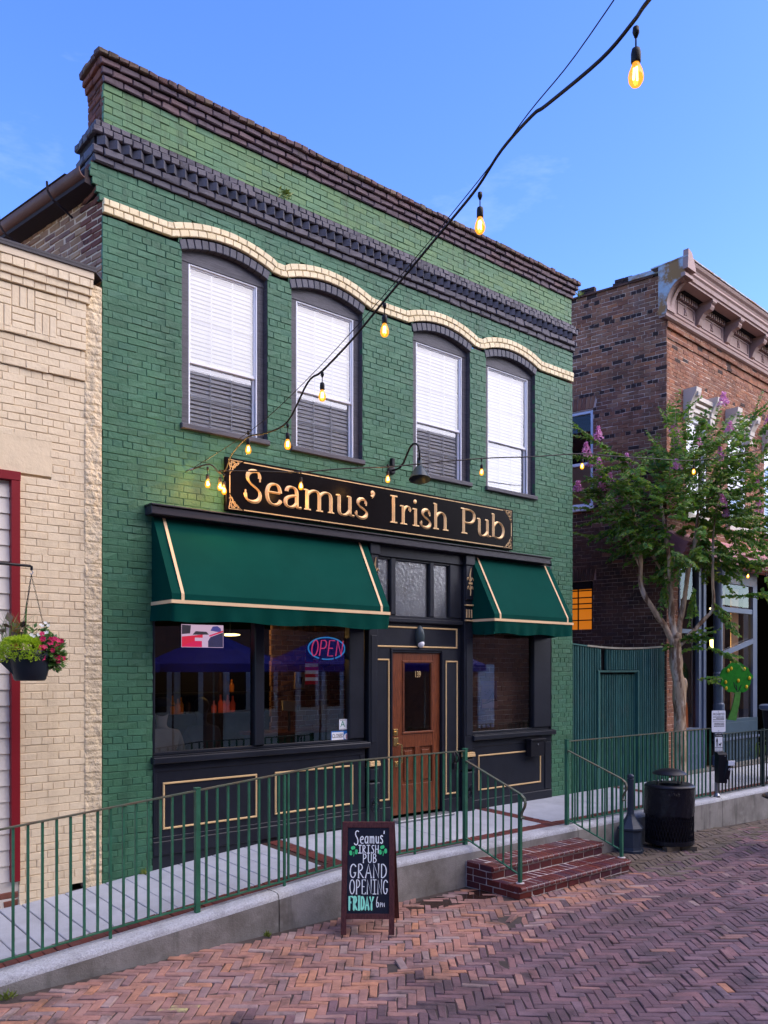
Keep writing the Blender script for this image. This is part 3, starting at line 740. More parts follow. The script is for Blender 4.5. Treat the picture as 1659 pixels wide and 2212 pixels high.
# curved brick helper: a brick whose front outline is any quad in the facade plane
def quad_brick(mb, q, y0, y1, b=0.005):
    cx = sum(p[0] for p in q) / 4; cz = sum(p[1] for p in q) / 4
    V = [(p[0], y1, p[1]) for p in q] + [(p[0], y0 + b, p[1]) for p in q]
    V += [(p[0] + (cx - p[0]) * .05 + (b * .6 if p[0] < cx else -b * .6), y0 + rng.uniform(-.002, .002), p[1] + (b if p[1] < cz else -b)) for p in q]
    mb.add(V, [tuple(int(k) for k in f) for f in BF])
for (a, b), c in zip(WIN, WC):
    n = 13
    for k in range(n):
        t0 = (a - .012) + (b - a + .024) * k / n + .004; t1 = (a - .012) + (b - a + .024) * (k + 1) / n - .004
        def fan(x, up):     # joints of the arch lean out from its centre
            d = x - c
            return (x + d * .055 * up, (ring_in(d) if not up else ring_out(d)))
        mb = MB(); quad_brick(mb, [fan(t0, 0), fan(t1, 0), fan(t1, 1), fan(t0, 1)], -0.010, 0.11, 0.006)
        obj('arch_brick', mb, 'slate_brick', pub)
jm = MB()
for (a, b), c in zip(WIN, WC):
    n = 12
    for k in range(n):
        xa = a - .012 + (b - a + .024) * k / n; xb = a - .012 + (b - a + .024) * (k + 1) / n
        jm.add([(xa, .003, ring_in(xa - c) + .003), (xb, .003, ring_in(xb - c) + .003), (xb, .003, ring_out(xb - c)), (xa, .003, ring_out(xa - c))], [(0, 1, 2, 3)])
        jm.add([(xa, .003, ring_in(xa - c) + .002), (xb, .003, ring_in(xb - c) + .002), (xb, .13, ring_in(xb - c) + .002), (xa, .13, ring_in(xa - c) + .002)], [(0, 1, 2, 3)])
obj('arch_joint', jm, 'plum_joint', pub)
# cream wave band: a course of headers over a course of stretchers
bandm = MB()
xs = 3.335
def slope(x): return (band_low(x + .004) - band_low(x - .004)) / .008
def band_run(lo, hi, length, y0, off):
    x = 3.335 - off
    while x < 11.175:
        x0, x1 = max(x, 3.335) + .003, min(x + length, 11.175) - .003
        x += length
        if x1 - x0 < .02: continue
        ns = max(1, int((x1 - x0) / .075))
        s0, s1 = slope(x0), slope(x1)
        q = [(x0 - s0 * lo * .8, band_low(x0) + lo), (x1 - s1 * lo * .8, band_low(x1) + lo), (x1 - s1 * hi * .8, band_low(x1) + hi), (x0 - s0 * hi * .8, band_low(x0) + hi)]
        mb = MB(); quad_brick(mb, q, y0 + rng.uniform(-.002, .002), .012, .006)
        obj('band_brick', mb, 'cream_band_brick', pub)
band_run(0.0, 0.068, 0.108, -0.030, 0.0)
band_run(0.073, 0.141, 0.108, -0.038, 0.05)
N = 160
for k in range(N):
    xa = 3.335 + 7.84 * k / N; xb = 3.335 + 7.84 * (k + 1) / N
    za, zb = band_low(xa), band_low(xb)
    bandm.add([(xa, -.018, za + .002), (xb, -.018, zb + .002), (xb, -.018, zb + .139), (xa, -.018, za + .139), (xa, .012, za + .002), (xb, .012, zb + .002), (xb, .012, zb + .139), (xa, .012, za + .139)],
              [(0, 1, 2, 3), (0, 4, 5, 1), (3, 2, 6, 7)])
obj('band_joint', bandm, 'cream_band_joint', pub)

# ---- left side: skewed brown party wall, corbelled pier end, gutter
SD = Vector((math.cos(R(100.1)), math.sin(R(100.1)), 0)); SU = -SD
SN = Vector((-SD.y, SD.x, 0)).normalized()
if SN.x > 0: SN = -SN
sb = MB()
srec = wall_courses((3.338, 0.004, 0), SU, SN, 5.98, 7.42, 0.0735, lambda z: (-4.2, -0.02), lambda u, z: False,
                    lambda u, z: 'tan_side_brick' if u < -0.42 or z < 6.7 else 'red_side_brick', sb, seed=31)
emit_bricks('side_brick', pub, srec, None, keep=200, variants=ROUGH_VARIANTS)
obj('side_wall', sb, 'tan_mortar', pub)
pier = []
z = 7.13
while z < 8.34:
    if not (7.48 < z < 7.90):
        xl = left_edge(z) if z < 7.48 else 3.35
        pier += row_bricks((xl, 0, 0), Vector((0, -1, 0)), Vector((-1, 0, 0)), -.44, -.004, z, z + .0725, .212 if int(z * 100) % 3 else .11, 'red_side_brick', seed=int(z * 1000), off=(.1 if int(z / .0735) % 2 else 0))
    z += 0.0735
emit_bricks('pier_brick', pub, pier, None, keep=120, variants=ROUGH_VARIANTS)
pc = MB()
for zz0, zz1, xl in ((7.13, 7.20, 3.312), (7.20, 7.27, 3.282), (7.27, 7.34, 3.249), (7.34, 7.49, 3.224), (7.90, 8.346, 3.362)):
    pc.box(xl, 3.6, 0.012, 0.43, zz0, zz1)
pc.box(3.6, 11.15, 0.03, 0.40, 7.2, 8.34)
obj('parapet_core', pc, 'plum_joint', pub)
def side_pt(s, out, z):    # along the side wall, distance out from its face
    p = Vector((3.338, 0.004, 0)) + SD * s + SN * out
    return (p.x, p.y, z)
gut = MB()
prof = [(-.075, 0.0), (-.073, -.04), (-.055, -.072), (-.02, -.09), (.02, -.094), (.02, -.086), (-.02, -.08), (-.045, -.064), (-.063, -.035), (-.066, 0.0)]
S0, S1 = 0.05, 4.3
o = len(gut.v)
for s in (S0, S1):
    for a, b in prof:
        gut.v.append(side_pt(s, .16 - a, 7.395 + b))
n = len(prof)
for k in range(n - 1): gut.f.append((k, k + 1, k + 1 + n, k + n))
gut.f.append(tuple(range(n)))
gobj = obj('gutter', gut, 'gutter_brown', pub)
smooth_by_angle(gobj, 50)
st = MB()
for s in (0.55, 1.6):
    st.tube([side_pt(s, .305, 7.39), side_pt(s, .30, 7.30), side_pt(s, .24, 7.225), side_pt(s, .10, 7.17), side_pt(s, .015, 7.13)], .012, 6)
obj('gutter_strap', st, 'soffit_dark', gobj)
so = MB()
so.add([side_pt(S0, .17, 7.262), side_pt(S1, .17, 7.262), side_pt(S1, .0, 7.24), side_pt(S0, .0, 7.24), side_pt(S0, .17, 7.40), side_pt(S1, .17, 7.40), side_pt(S1, -.05, 7.42), side_pt(S0, -.05, 7.42)],
       [(0, 1, 2, 3), (0, 4, 5, 1), (0, 3, 7, 4), (4, 7, 6, 5)])
obj('soffit', so, 'soffit_dark', pub)
rf = MB()
rf.add([side_pt(.3, .25, 7.405), side_pt(4.6, .25, 7.405), side_pt(4.6, -3.6, 8.0), side_pt(.3, -3.6, 8.0)], [(0, 1, 2, 3)])
rf.add([side_pt(.3, -8.0, 7.405), side_pt(4.6, -8.0, 7.405), side_pt(4.6, -3.6, 8.0), side_pt(.3, -3.6, 8.0)], [(0, 1, 2, 3)])
obj('roof', rf, 'roof_metal', pub)
body = MB()
body.prism([(3.37, .02), (3.37, .30), (2.55, 5.5), (2.45, 5.5)], -0.2, 7.40, 'z')
body.prism([(11.175, .013), (10.2, 5.5), (10.1, 5.5), (11.07, .013)], -0.2, 7.90, 'z')
body.box(2.4, 10.3, 5.4, 5.5, -0.2, 7.9)
obj('outer_wall', body, 'red_side_brick', pub)

# ---- upstairs windows
for wi, ((a, b), c) in enumerate(zip(WIN, WC)):
    f = MB()
    zt = 6.83
    f.bev(a + .001, a + .118, .072, .14, 5.0, zt)
    f.bev(b - .085, b - .001, .072, .14, 5.0, zt)
    win = obj('window', f, 'frame_grey', pub)
    rv = MB()
    rv.add([(a + .0005, .012, 4.96), (a + .0005, .14, 4.96), (a + .0005, .14, 6.93), (a + .0005, .012, 6.93)], [(0, 1, 2, 3)])
    obj('reveal', rv, 'frame_grey', win); rv = MB()
    rv.add([(b - .0005, .0, 4.96), (b - .0005, .14, 4.96), (b - .0005, .14, 6.93), (b - .0005, .0, 6.93)], [(0, 1, 2, 3)])
    obj('reveal', rv, 'frame_grey', win)
    s = MB().bev(a - .02, b + .02, -.045, .14, 4.945, 5.005, .008)
    obj('sill', s, 'frame_grey', win)
    tp = MB()
    poly = [(a + .002, zt)] + [(b - .002, zt)] + [(b - .002 - (b - a - .004) * k / 14, ring_in(b - .002 - (b - a - .004) * k / 14 - c) + .004) for k in range(15)]
    tp.prism(poly, .066, .10)
    obj('arch_panel', tp, 'frame_grey', win)
    # white double-hung sashes
    xl, xr, zb, zm, ztop = a + .120, b - .087, 5.006, 5.752, zt - .002
    for nm, z0, z1, yy in (('upper_sash', zm - .02, ztop, .100), ('lower_sash', zb, zm + .018, .122)):
        w = MB(); t = .036
        w.bev(xl, xl + t, yy, yy + .03, z0, z1, .004); w.bev(xr - t, xr, yy, yy + .03, z0, z1, .004)
        w.bev(xl + t, xr - t, yy, yy + .03, z0, z0 + t, .004); w.bev(xl + t, xr - t, yy, yy + .03, z1 - t, z1, .004)
        if nm == 'upper_sash':
            w.bev(xl, xl + .018, yy - .022, yy + .0, zb, z1, .003); w.bev(xr - .018, xr, yy - .022, yy, zb, z1, .003)
            w.bev(xl + .018, xr - .018, yy - .022, yy, z1 - .018, z1, .003)
        sash = obj(nm, w, 'white_paint', win)
    mu = MB()
    for nm, z0, z1, yy in (('u', zm + .016, ztop - .036, .121), ('l', zb + .036, zm - .018, .143)):
        for q in (1, 2):
            xx = xl + t + (xr - xl - 2 * t) * q / 3
            mu.box(xx - .007, xx + .007, yy - .004, yy + .004, z0, z1)
        zz = (z0 + z1) / 2
        for q in range(3):
            xa = xl + t + (xr - xl - 2 * t) * q / 3 + .007; xb = xl + t + (xr - xl - 2 * t) * (q + 1) / 3 - .007
            mu.box(xa, xb, yy - .004, yy + .004, zz - .007, zz + .007)
    obj('muntin', mu, 'white_paint', win)
    for z0, z1, yy in ((zm + .014, ztop - .034, .114), (zb + .034, zm - .016, .136)):
        g = MB().add([(xl + t - .002, yy, z0), (xr - t + .002, yy, z0), (xr - t + .002, yy, z1), (xl + t - .002, yy, z1)], [(0, 1, 2, 3)])
        obj('pane', g, 'glass_up', win)
    # slatted blind behind the glass
    sl = MB().box(-(xr - xl) / 2 + .03, (xr - xl) / 2 - .03, -.024, .024, -.0015, .0015)
    sm = mesh_from('slat', sl.v, sl.f, 'blind')
    k = 0; zz = ztop - .05
    dead = rng.uniform(-6, 6)
    while zz > zb + .03:
        inst('slat', sm, Matrix.Translation(((xl + xr) / 2, .176, zz)) @ Matrix.Rotation(R(rng.uniform(-.4, .4)), 4, 'Y') @ Matrix.Rotation(R(66 + dead + rng.uniform(-5, 5)), 4, 'X'), win)
        zz -= .0485
    bx = MB()
    X0, X1, Y0, Y1, Z0, Z1 = a - .02, b + .02, .15, .55, 4.9, 7.05
    bx.add([(X0, Y0, Z0), (X1, Y0, Z0), (X1, Y1, Z0), (X0, Y1, Z0), (X0, Y0, Z1), (X1, Y0, Z1), (X1, Y1, Z1), (X0, Y1, Z1)], [(0, 1, 2, 3), (4, 5, 6, 7), (1, 2, 6, 5), (2, 3, 7, 6), (3, 0, 4, 7)])
    obj('window_recess', bx, 'room_grey', win)

# ---- shopfront
sf_y = 0.0
bm_ = MB()
bm_.bev(3.80, 10.43, -.15, .02, 3.945, 4.035, .008)
bm_.bev(3.79, 10.44, -.175, .01, 4.0355, 4.052, .004)
obj('shopfront_beam', bm_, 'beam_paint', pub)
hd = MB().bev(3.89, 10.60, -.02, .08, 3.80, 3.944, .004)
hd.bev(3.89, 6.84, -.01, .08, 2.95, 3.80); hd.bev(8.80, 10.60, -.01, .08, 2.95, 3.80)
obj('fascia_board', hd, 'black_paint', pub)
def molding(name, x0, x1, z0, z1, y, w=.022, parent=pub):
    m_ = MB()
    m_.bev(x0, x1, y - .016, y, z1 - w, z1, .006); m_.bev(x0, x1, y - .016, y, z0, z0 + w, .006)
    m_.bev(x0, x0 + w, y - .0155, y, z0 + w, z1 - w, .006); m_.bev(x1 - w, x1, y - .0155, y, z0 + w, z1 - w, .006)
    return obj(name, m_, 'gold', parent)
# left stall board
sbd = MB().box(3.89, 6.80, .0, .08, .42, 1.30)
sbd.bev(3.885, 6.82, -.022, .08, .30, .455, .01)
sbd.bev(3.885, 6.82, -.012, .08, .456, .50, .006)
sbd.bev(3.89, 3.93, -.014, .0, .52, 1.20); sbd.bev(6.72, 6.80, -.014, .0, .52, 1.20); sbd.bev(3.89, 6.80, -.012, .0, 1.2, 1.285)
sbd.box(3.885, 6.82, .004, .08, -.05, .30)
stall = obj('stall_board', sbd, 'black_paint', pub)
molding('panel_molding', 3.997, 5.177, .575, 1.083, -.0, parent=stall)
molding('panel_molding', 5.423, 6.606, .575, 1.083, -.0, parent=stall)
def shop_window(x0, x1, z0, z1, posts):
    f = MB()
    f.bev(x0, x1, .025, .10, z0, z0 + .035, .006); f.bev(x0, x1, .025, .10, z1, z1 + .1, .006)
    for p0, p1 in posts: f.bev(p0, p1, -.0, .10, z0 + .0355, z1 - .0005, .010)
    w = obj('display_window', f, 'black_paint', pub)
    s = MB().bev(x0 - .03, x1 + .04, -.085, .10, z0 - .082, z0 - .012, .010)
    s.bev(x0 - .01, x1 + .02, -.045, .10, z0 - .0115, z0 - .0005, .003)
    obj('sill', s, 'black_paint', w)
    for (pa, pb) in zip(posts[:-1], posts[1:]):
        obj('pane', MB().add([(pa[1] - .002, .062, z0 + .03), (pb[0] + .002, .062, z0 + .03), (pb[0] + .002, .062, z1), (pa[1] - .002, .062, z1)], [(0, 1, 2, 3)]), 'glass_shop', w)
    return w
shop_window(3.89, 6.80, 1.375, 2.95, [(3.89, 3.915), (5.157, 5.286), (6.557, 6.80)])
shop_window(8.80, 10.62, 1.355, 2.95, [(8.80, 8.812), (10.205, 10.62)])
# right stall board
sbr = MB().box(8.80, 10.62, .0, .08, .40, 1.27)
sbr.bev(8.79, 10.63, -.022, .08, .24, .40, .01); sbr.bev(8.80, 10.62, -.012, .08, 1.17, 1.265); sbr.bev(10.46, 10.60, -.014, .0, .42, 1.16); sbr.bev(8.80, 8.86, -.014, .0, .42, 1.16)
sbr.bev(8.75, 10.90, -.07, .08, .225, .2395, .004)
stall2 = obj('stall_board', sbr, 'black_paint', pub)
molding('panel_molding', 8.932, 10.359, .53, 1.05, .0, parent=stall2)
jb = MB().box(10.62, 10.635, .002, .10, .2, 3.944); jb.box(3.884, 3.889, .0, .10, -.05, 3.944)
obj('shopfront_jamb', jb, 'black_paint', pub)
# pilasters with gilt bracket ornament
def pilaster(x0, x1):
    m_ = MB(); cx = (x0 + x1) / 2
    m_.bev(x0, x1, -.045, .08, 1.13, 3.80, .008)
    m_.bev(x0 - .012, x1 + .012, -.075, .08, .24, .83, .012)
    m_.bev(x0 - .004, x1 + .004, -.065, .08, .855, 1.02, .02)
    m_.bev(x0 + .03, x1 - .03, -.056, -.04, 1.35, 2.75, .006)
    m_.bev(x0 - .006, x1 + .006, -.085, .08, 3.80, 3.943, .008)
    m_.bev(x0 + .01, x1 - .01, -.07, -.04, 3.30, 3.80, .012)
    p = obj('pilaster', m_, 'black_paint', pub)
    g = MB()
    g.bev(x0 - .012, x1 + .012, -.085, .0, 1.045, 1.085, .006); g.bev(x0 - .006, x1 + .006, -.080, .0, 1.088, 1.11, .004)
    g.bev(x0 + .005, x1 - .005, -.078, -.04, 3.215, 3.235, .004); g.bev(x0 + .005, x1 - .005, -.078, -.04, 2.995, 3.015, .004)
    for q in (-1, 0, 1): g.bev(cx + q * .05 - .010, cx + q * .05 + .010, -.062, -.04, 3.045, 3.165, .008)
    obj('gilt_band', g, 'gold', p)
    l = MB()
    P = lambda aa, bb, h: (cx + aa, -.072 - h, bb)
    l.ribbon([(0, 3.36), (.012, 3.42), (.0, 3.52)], [.004, .026, .01], P, 0, .012)
    l.ribbon([(0, 3.56), (.0, 3.66), (.012, 3.76)], [.014, .032, .004], P, 0, .014)
    for sg in (-1, 1):
        l.ribbon([(sg * .012, 3.45), (sg * .035, 3.50), (sg * .05, 3.49), (sg * .055, 3.455)], [.012, .022, .018, .006], P, 0, .01)
        l.ribbon([(sg * .012, 3.57), (sg * .04, 3.62), (sg * .06, 3.61), (sg * .062, 3.58)], [.012, .024, .018, .006], P, 0, .01)
    l.box(cx - .035, cx + .035, -.088, -.07, 3.525, 3.552)
    obj('gilt_leaf', l, 'gold', p)
    ro = MB()
    Pr = lambda aa, bb, h: (cx + aa, -.0765 - h, .55 + bb)
    oc = [(.075 * math.cos(R(t)) , .10 * math.sin(R(t))) for t in range(22, 383, 45)]
    ro.ribbon(oc, [.012] * len(oc), Pr, 0, .008, closed=True)
    for k in range(12):
        t = 2 * math.pi * k / 12
        ro.ribbon([(.02 * math.cos(t), .02 * math.sin(t)), (.05 * math.cos(t), .062 * math.sin(t))], [.008, .022], Pr, 0, .012)
    obj('rosette', ro, 'black_paint', p)
    return p
pilaster(6.84, 6.995)
pilaster(8.605, 8.785)
# door surround
ds = MB()
ds.box(6.995, 7.298, .03, .09, .30, 2.95); ds.box(8.215, 8.605, .03, .09, .30, 2.95); ds.box(7.298, 8.215, .03, .09, 2.535, 2.95)
ds.bev(6.995, 8.605, -.03, .10, 2.935, 2.995, .010)
ds.bev(6.995, 7.27, .010, .09, .24, .47, .006); ds.bev(8.245, 8.605, .010, .09, .24, .47, .006)
ds.bev(7.27, 7.298, .012, .03, .30, 2.56); ds.bev(8.215, 8.243, .012, .03, .30, 2.56); ds.bev(7.27, 8.243, .012, .03, 2.5605, 2.585)
sur = obj('door_surround', ds, 'black_paint', pub)
molding('panel_molding', 7.004, 8.527, 2.60, 2.885, .03, parent=sur)
molding('panel_molding', 7.004, 7.245, .56, 2.445, .03, parent=sur)
molding('panel_molding', 8.293, 8.535, .53, 2.425, .03, parent=sur)
# transom window
tw = MB()
for x0, x1 in ((6.995, 7.02), (7.258, 7.349), (7.974, 8.057), (8.363, 8.605)): tw.bev(x0, x1, .005, .09, 3.03, 3.80, .010)
tw.bev(6.995, 8.605, .015, .09, 2.996, 3.0295, .004); tw.bev(7.0, 8.6, .015, .09, 3.77, 3.799, .004)
tr = obj('transom_window', tw, 'black_paint', pub)
for x0, x1 in ((7.02, 7.258), (7.349, 7.974), (8.057, 8.363)):
    obj('pane', MB().add([(x0, .05, 3.03), (x1, .05, 3.03), (x1, .05, 3.77), (x0, .05, 3.77)], [(0, 1, 2, 3)]), 'glass_textured', tr)
obj('frosted_film', MB().add([(7.0, .075, 3.0), (8.6, .075, 3.0), (8.6, .075, 3.8), (7.0, .075, 3.8)], [(0, 1, 2, 3)]), 'transom_back', tr)
# oak door
dm = MB(); dy = .055
x0, x1, z0, z1 = 7.305, 8.208, .335, 2.53
gx0, gx1, gz0, gz1 = 7.525, 8.045, 1.455, 2.39
dm.bev(x0, gx0 - .02, dy, dy + .045, z0, z1, .004); dm.bev(gx1 + .02, x1, dy, dy + .045, z0, z1, .004)
dm.bev(gx0 - .02, gx1 + .02, dy + .001, dy + .045, gz1 + .02, z1, .004)
dm.bev(gx0 - .02, gx1 + .02, dy + .001, dy + .045, 1.24, gz0 - .02, .004)
dm.bev(gx0 - .02, gx1 + .02, dy + .001, dy + .045, z0, .735, .004)
dm.bev(7.74, 7.83, dy + .001, dy + .045, .735, 1.24, .004)
door = obj('door', dm, 'door_wood', pub)
pn = MB()
for a_, b_ in ((gx0 - .02, 7.74), (7.83, gx1 + .02)):
    pn.box(a_, b_, dy + .026, dy + .04, .735, 1.24)
    pn.bev(a_ + .045, b_ - .045, dy + .008, dy + .026, .78, 1.195, .018)
obj('door_panel', pn, 'door_wood', door)
gm = MB()
gm.bev(gx0 - .022, gx0 + .012, dy - .014, dy + .02, gz0, gz1, .008); gm.bev(gx1 - .012, gx1 + .022, dy - .014, dy + .02, gz0, gz1, .008)
gm.bev(gx0 - .03, gx1 + .03, dy - .016, dy + .02, gz1, gz1 + .035, .010); gm.bev(gx0 - .03, gx1 + .03, dy - .016, dy + .02, gz0 - .035, gz0, .010)
obj('glazing_bead', gm, 'door_wood', door)
obj('pane', MB().add([(gx0, dy + .012, gz0), (gx1, dy + .012, gz0), (gx1, dy + .012, gz1), (gx0, dy + .012, gz1)], [(0, 1, 2, 3)]), 'glass_door', door)
hb = MB()
hb.bev(7.338, 7.415, dy - .014, dy, 1.41, 1.50, .006); hb.bev(7.338, 7.425, dy - .014, dy, 1.27, 1.385, .006); hb.lathe([(.018, 0), (.018, .02), (.0, .022)], 10)
hb.tube([(7.40, dy - .012, 1.30), (7.43, dy - .07, 1.29), (7.43, dy - .075, 1.05), (7.39, dy - .012, 1.035)], [.011, .013, .013, .011], 8)
hb.bev(7.36, 7.42, dy - .014, dy, .985, 1.065, .006)
# move the thumb-turn disc from the origin to the lock plate
for k in range(len(hb.v)):
    px_, py_, pz_ = hb.v[k]
    if abs(px_) < .1: hb.v[k] = (7.377 + px_, dy - .014 - pz_, 1.455 + py_)
obj('handle', hb, 'brass', door)
def text_obj(name, body, size, loc, rot, matkey, parent, extrude=0.0, align='CENTER', sx=1.0, space=1.0):
    """flat lettering in the built-in face, turned into a mesh"""
    cu = bpy.data.curves.new(name, 'FONT'); cu.body = body; cu.size = size; cu.align_x = align; cu.align_y = 'CENTER'; cu.extrude = extrude; cu.space_character = space
    cu.resolution_u = 3
    tmp = bpy.data.objects.new(name, cu)
    me = bpy.data.meshes.new_from_object(tmp)
    bpy.data.objects.remove(tmp); bpy.data.curves.remove(cu)
    me.materials.clear(); me.materials.append(M[matkey])
    o = bpy.data.objects.new(name, me); col.objects.link(o)
    m = Matrix.Translation(loc) @ rot.to_4x4() @ Matrix.Diagonal((sx, 1, 1, 1))
    o.matrix_basis = m
    WM[o.name] = m.copy(); par(o, parent)
    return o
FACE = Matrix.Rotation(R(90), 3, 'X')     # text standing in the facade plane
# threshold mat
th = MB().bev(7.25, 8.30, -.16, .05, .272, .300, .006)
for k in range(4): th.box(7.27, 8.28, -.15 + k * .045, -.125 + k * .045, .300, .304)
obj('threshold', th, 'steel', pub)

# ---- room behind the shop windows
rm = MB()
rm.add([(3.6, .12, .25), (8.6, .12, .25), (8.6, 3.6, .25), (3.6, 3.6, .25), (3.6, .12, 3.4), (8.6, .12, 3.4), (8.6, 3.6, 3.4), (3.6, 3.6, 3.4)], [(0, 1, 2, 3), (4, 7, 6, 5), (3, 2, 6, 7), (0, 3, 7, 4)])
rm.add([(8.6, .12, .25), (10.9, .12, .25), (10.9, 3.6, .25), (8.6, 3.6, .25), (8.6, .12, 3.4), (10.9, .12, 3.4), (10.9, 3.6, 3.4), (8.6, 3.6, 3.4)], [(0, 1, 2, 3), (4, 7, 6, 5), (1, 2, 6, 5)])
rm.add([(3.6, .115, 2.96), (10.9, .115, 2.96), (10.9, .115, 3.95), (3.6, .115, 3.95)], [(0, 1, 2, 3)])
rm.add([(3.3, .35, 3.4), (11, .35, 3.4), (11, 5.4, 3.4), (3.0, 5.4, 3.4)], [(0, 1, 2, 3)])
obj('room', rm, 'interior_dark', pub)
ib = MB()
irec = wall_courses((0, 0.42, 0), UX, NY, .25, 3.3, .0735, lambda z: (8.7, 11.0), lambda u, z: False, lambda u, z: 'interior_brick', ib, seed=41)
emit_bricks('room_brick', pub, irec, None, keep=60)
irec = wall_courses((0, 1.6, 0), UX, NY, 1.2, 3.3, .0735, lambda z: (6.4, 8.4), lambda u, z: False, lambda u, z: 'interior_brick', ib, seed=42)
emit_bricks('room_brick', pub, irec, None, keep=20)
obj('room_brick_wall', ib, 'interior_mortar', pub)

# ================================================================== AWNINGS
def awning(name, label, x0, x1, seed):
    r = random.Random(seed)
    t = thing(name, label, 'awning', ((x0 + x1) / 2, 0, 3.9), 'green canvas awnings over the shop windows')
    yt, yf = -.03, -.475
    ztop, zb, ztan, zval = 3.93, 3.088, 3.005, 2.812
    c = MB(); NX = 40; NZ = 10
    # front slope, slightly slack between its frame bars
    def P(i, j):
        u = i / NX; v = j / NZ
        x = x0 + (x1 - x0) * u
        y = yt + (yf - yt) * v; z = ztop + (zb - ztop) * v
        sag = .012 * math.sin(math.pi * v) * (0.55 + 0.45 * math.sin(u * 9.0 + seed))
        return (x, y + sag * .8, z - sag * .4)
    V = [P(i, j) for j in range(NZ + 1) for i in range(NX + 1)]
    F = [(j * (NX + 1) + i, j * (NX + 1) + i + 1, (j + 1) * (NX + 1) + i + 1, (j + 1) * (NX + 1) + i) for j in range(NZ) for i in range(NX)]
    c.add(V, F)
    c.add([(x0, yf, zb), (x1, yf, zb), (x1, yf - .002, ztan), (x0, yf - .002, ztan)], [(0, 1, 2, 3)])
    for x in (x0, x1):
        c.add([(x, yt, ztop), (x, yf, zb), (x, yf - .002, ztan), (x, .0, ztan + .0), (x, .0, ztop)], [(0, 1, 2, 3, 4)])
    can = obj('canopy', c, 'awning', t)
    smooth_by_angle(can, 20)
    # loose valance with soft folds
    v = MB(); NX = 90; NZ = 6
    def path(u):
        L = (x1 - x0) + 2 * abs(yf); s = u * L
        if s < abs(yf): return (x0, -s, (-1, 0))
        if s < abs(yf) + x1 - x0: return (x0 + s - abs(yf), yf, (0, -1))
        return (x1, yf + (s - abs(yf) - (x1 - x0)), (1, 0))
    V = []
    for j in range(NZ + 1):
        for i in range(NX + 1):
            u = i / NX; x, y, n = path(u); w = j / NZ
            fold = w * (.016 * math.sin(u * 37 + seed + w) + .010 * math.sin(u * 83 + 2 * seed) + .012 * math.sin(u * 17 + 1.3))
            fold -= w * .02
            V.append((x + n[0] * (fold + .006), y + n[1] * (fold + .006), ztan - .004 + (zval - ztan) * w + w * .012 * math.sin(u * 21 + seed)))
    v.add(V, [(j * (NX + 1) + i, j * (NX + 1) + i + 1, (j + 1) * (NX + 1) + i + 1, (j + 1) * (NX + 1) + i) for j in range(NZ) for i in range(NX)])
    obj('valance', v, 'awning', t, smooth=True)
    b = MB()
    b.box(x0 - .010, x1 + .010, yf - .012, yf - .0025, ztan - .018, ztan + .018)
    b.box(x0 - .010, x0 - .0015, yf - .0024, .0, ztan - .018, ztan + .018); b.box(x1 + .0015, x1 + .010, yf - .0024, .0, ztan - .018, ztan + .018)
    obj('braid', b, 'awning_trim', t)
    for xs in (x0 + .105, x1 - .145):
        s = MB(); w = .034
        d = Vector((0, yf - yt, zb - ztop)); nn = Vector((0, d.z, -d.y)).normalized()
        if nn.y > 0: nn = -nn
        n_ = nn * .006
        s.add([Vector((xs, yt, ztop)) + n_, Vector((xs + w, yt, ztop)) + n_, Vector((xs + w, yf, zb)) + n_, Vector((xs, yf, zb)) + n_, (xs + w, yf - .006, ztan + .018), (xs, yf - .006, ztan + .018)], [(0, 1, 2, 3), (3, 2, 4, 5)])
        obj('stripe', s, 'awning_trim', t)
    fr = MB()
    for x in (x0 + .02, (x0 + x1) / 2, x1 - .02):
        fr.tube([(x, -.03, ztop - .03), (x, yf + .03, zb - .01)], .012, 6); fr.tube([(x, -.01, ztan + .0), (x, yf + .03, ztan)], .012, 6)
    fr.tube([(x0 + .02, yf + .03, ztan), (x1 - .02, yf + .03, ztan)], .012, 6)
    obj('frame', fr, 'steel', t)
    return t
awning('awning', 'wide dark green canvas awning with tan braid left of the door', 3.873, 6.815, 1.0)
awning('awning', 'narrow dark green canvas awning with tan braid right of the door', 8.765, 10.55, 2.4)

# ================================================================== PUB SIGN
def arc(cx, cy, rx, ry, a0, a1, n=14):
    return [(cx + rx * math.cos(R(a0 + (a1 - a0) * k / n)), cy + ry * math.sin(R(a0 + (a1 - a0) * k / n))) for k in range(n + 1)]
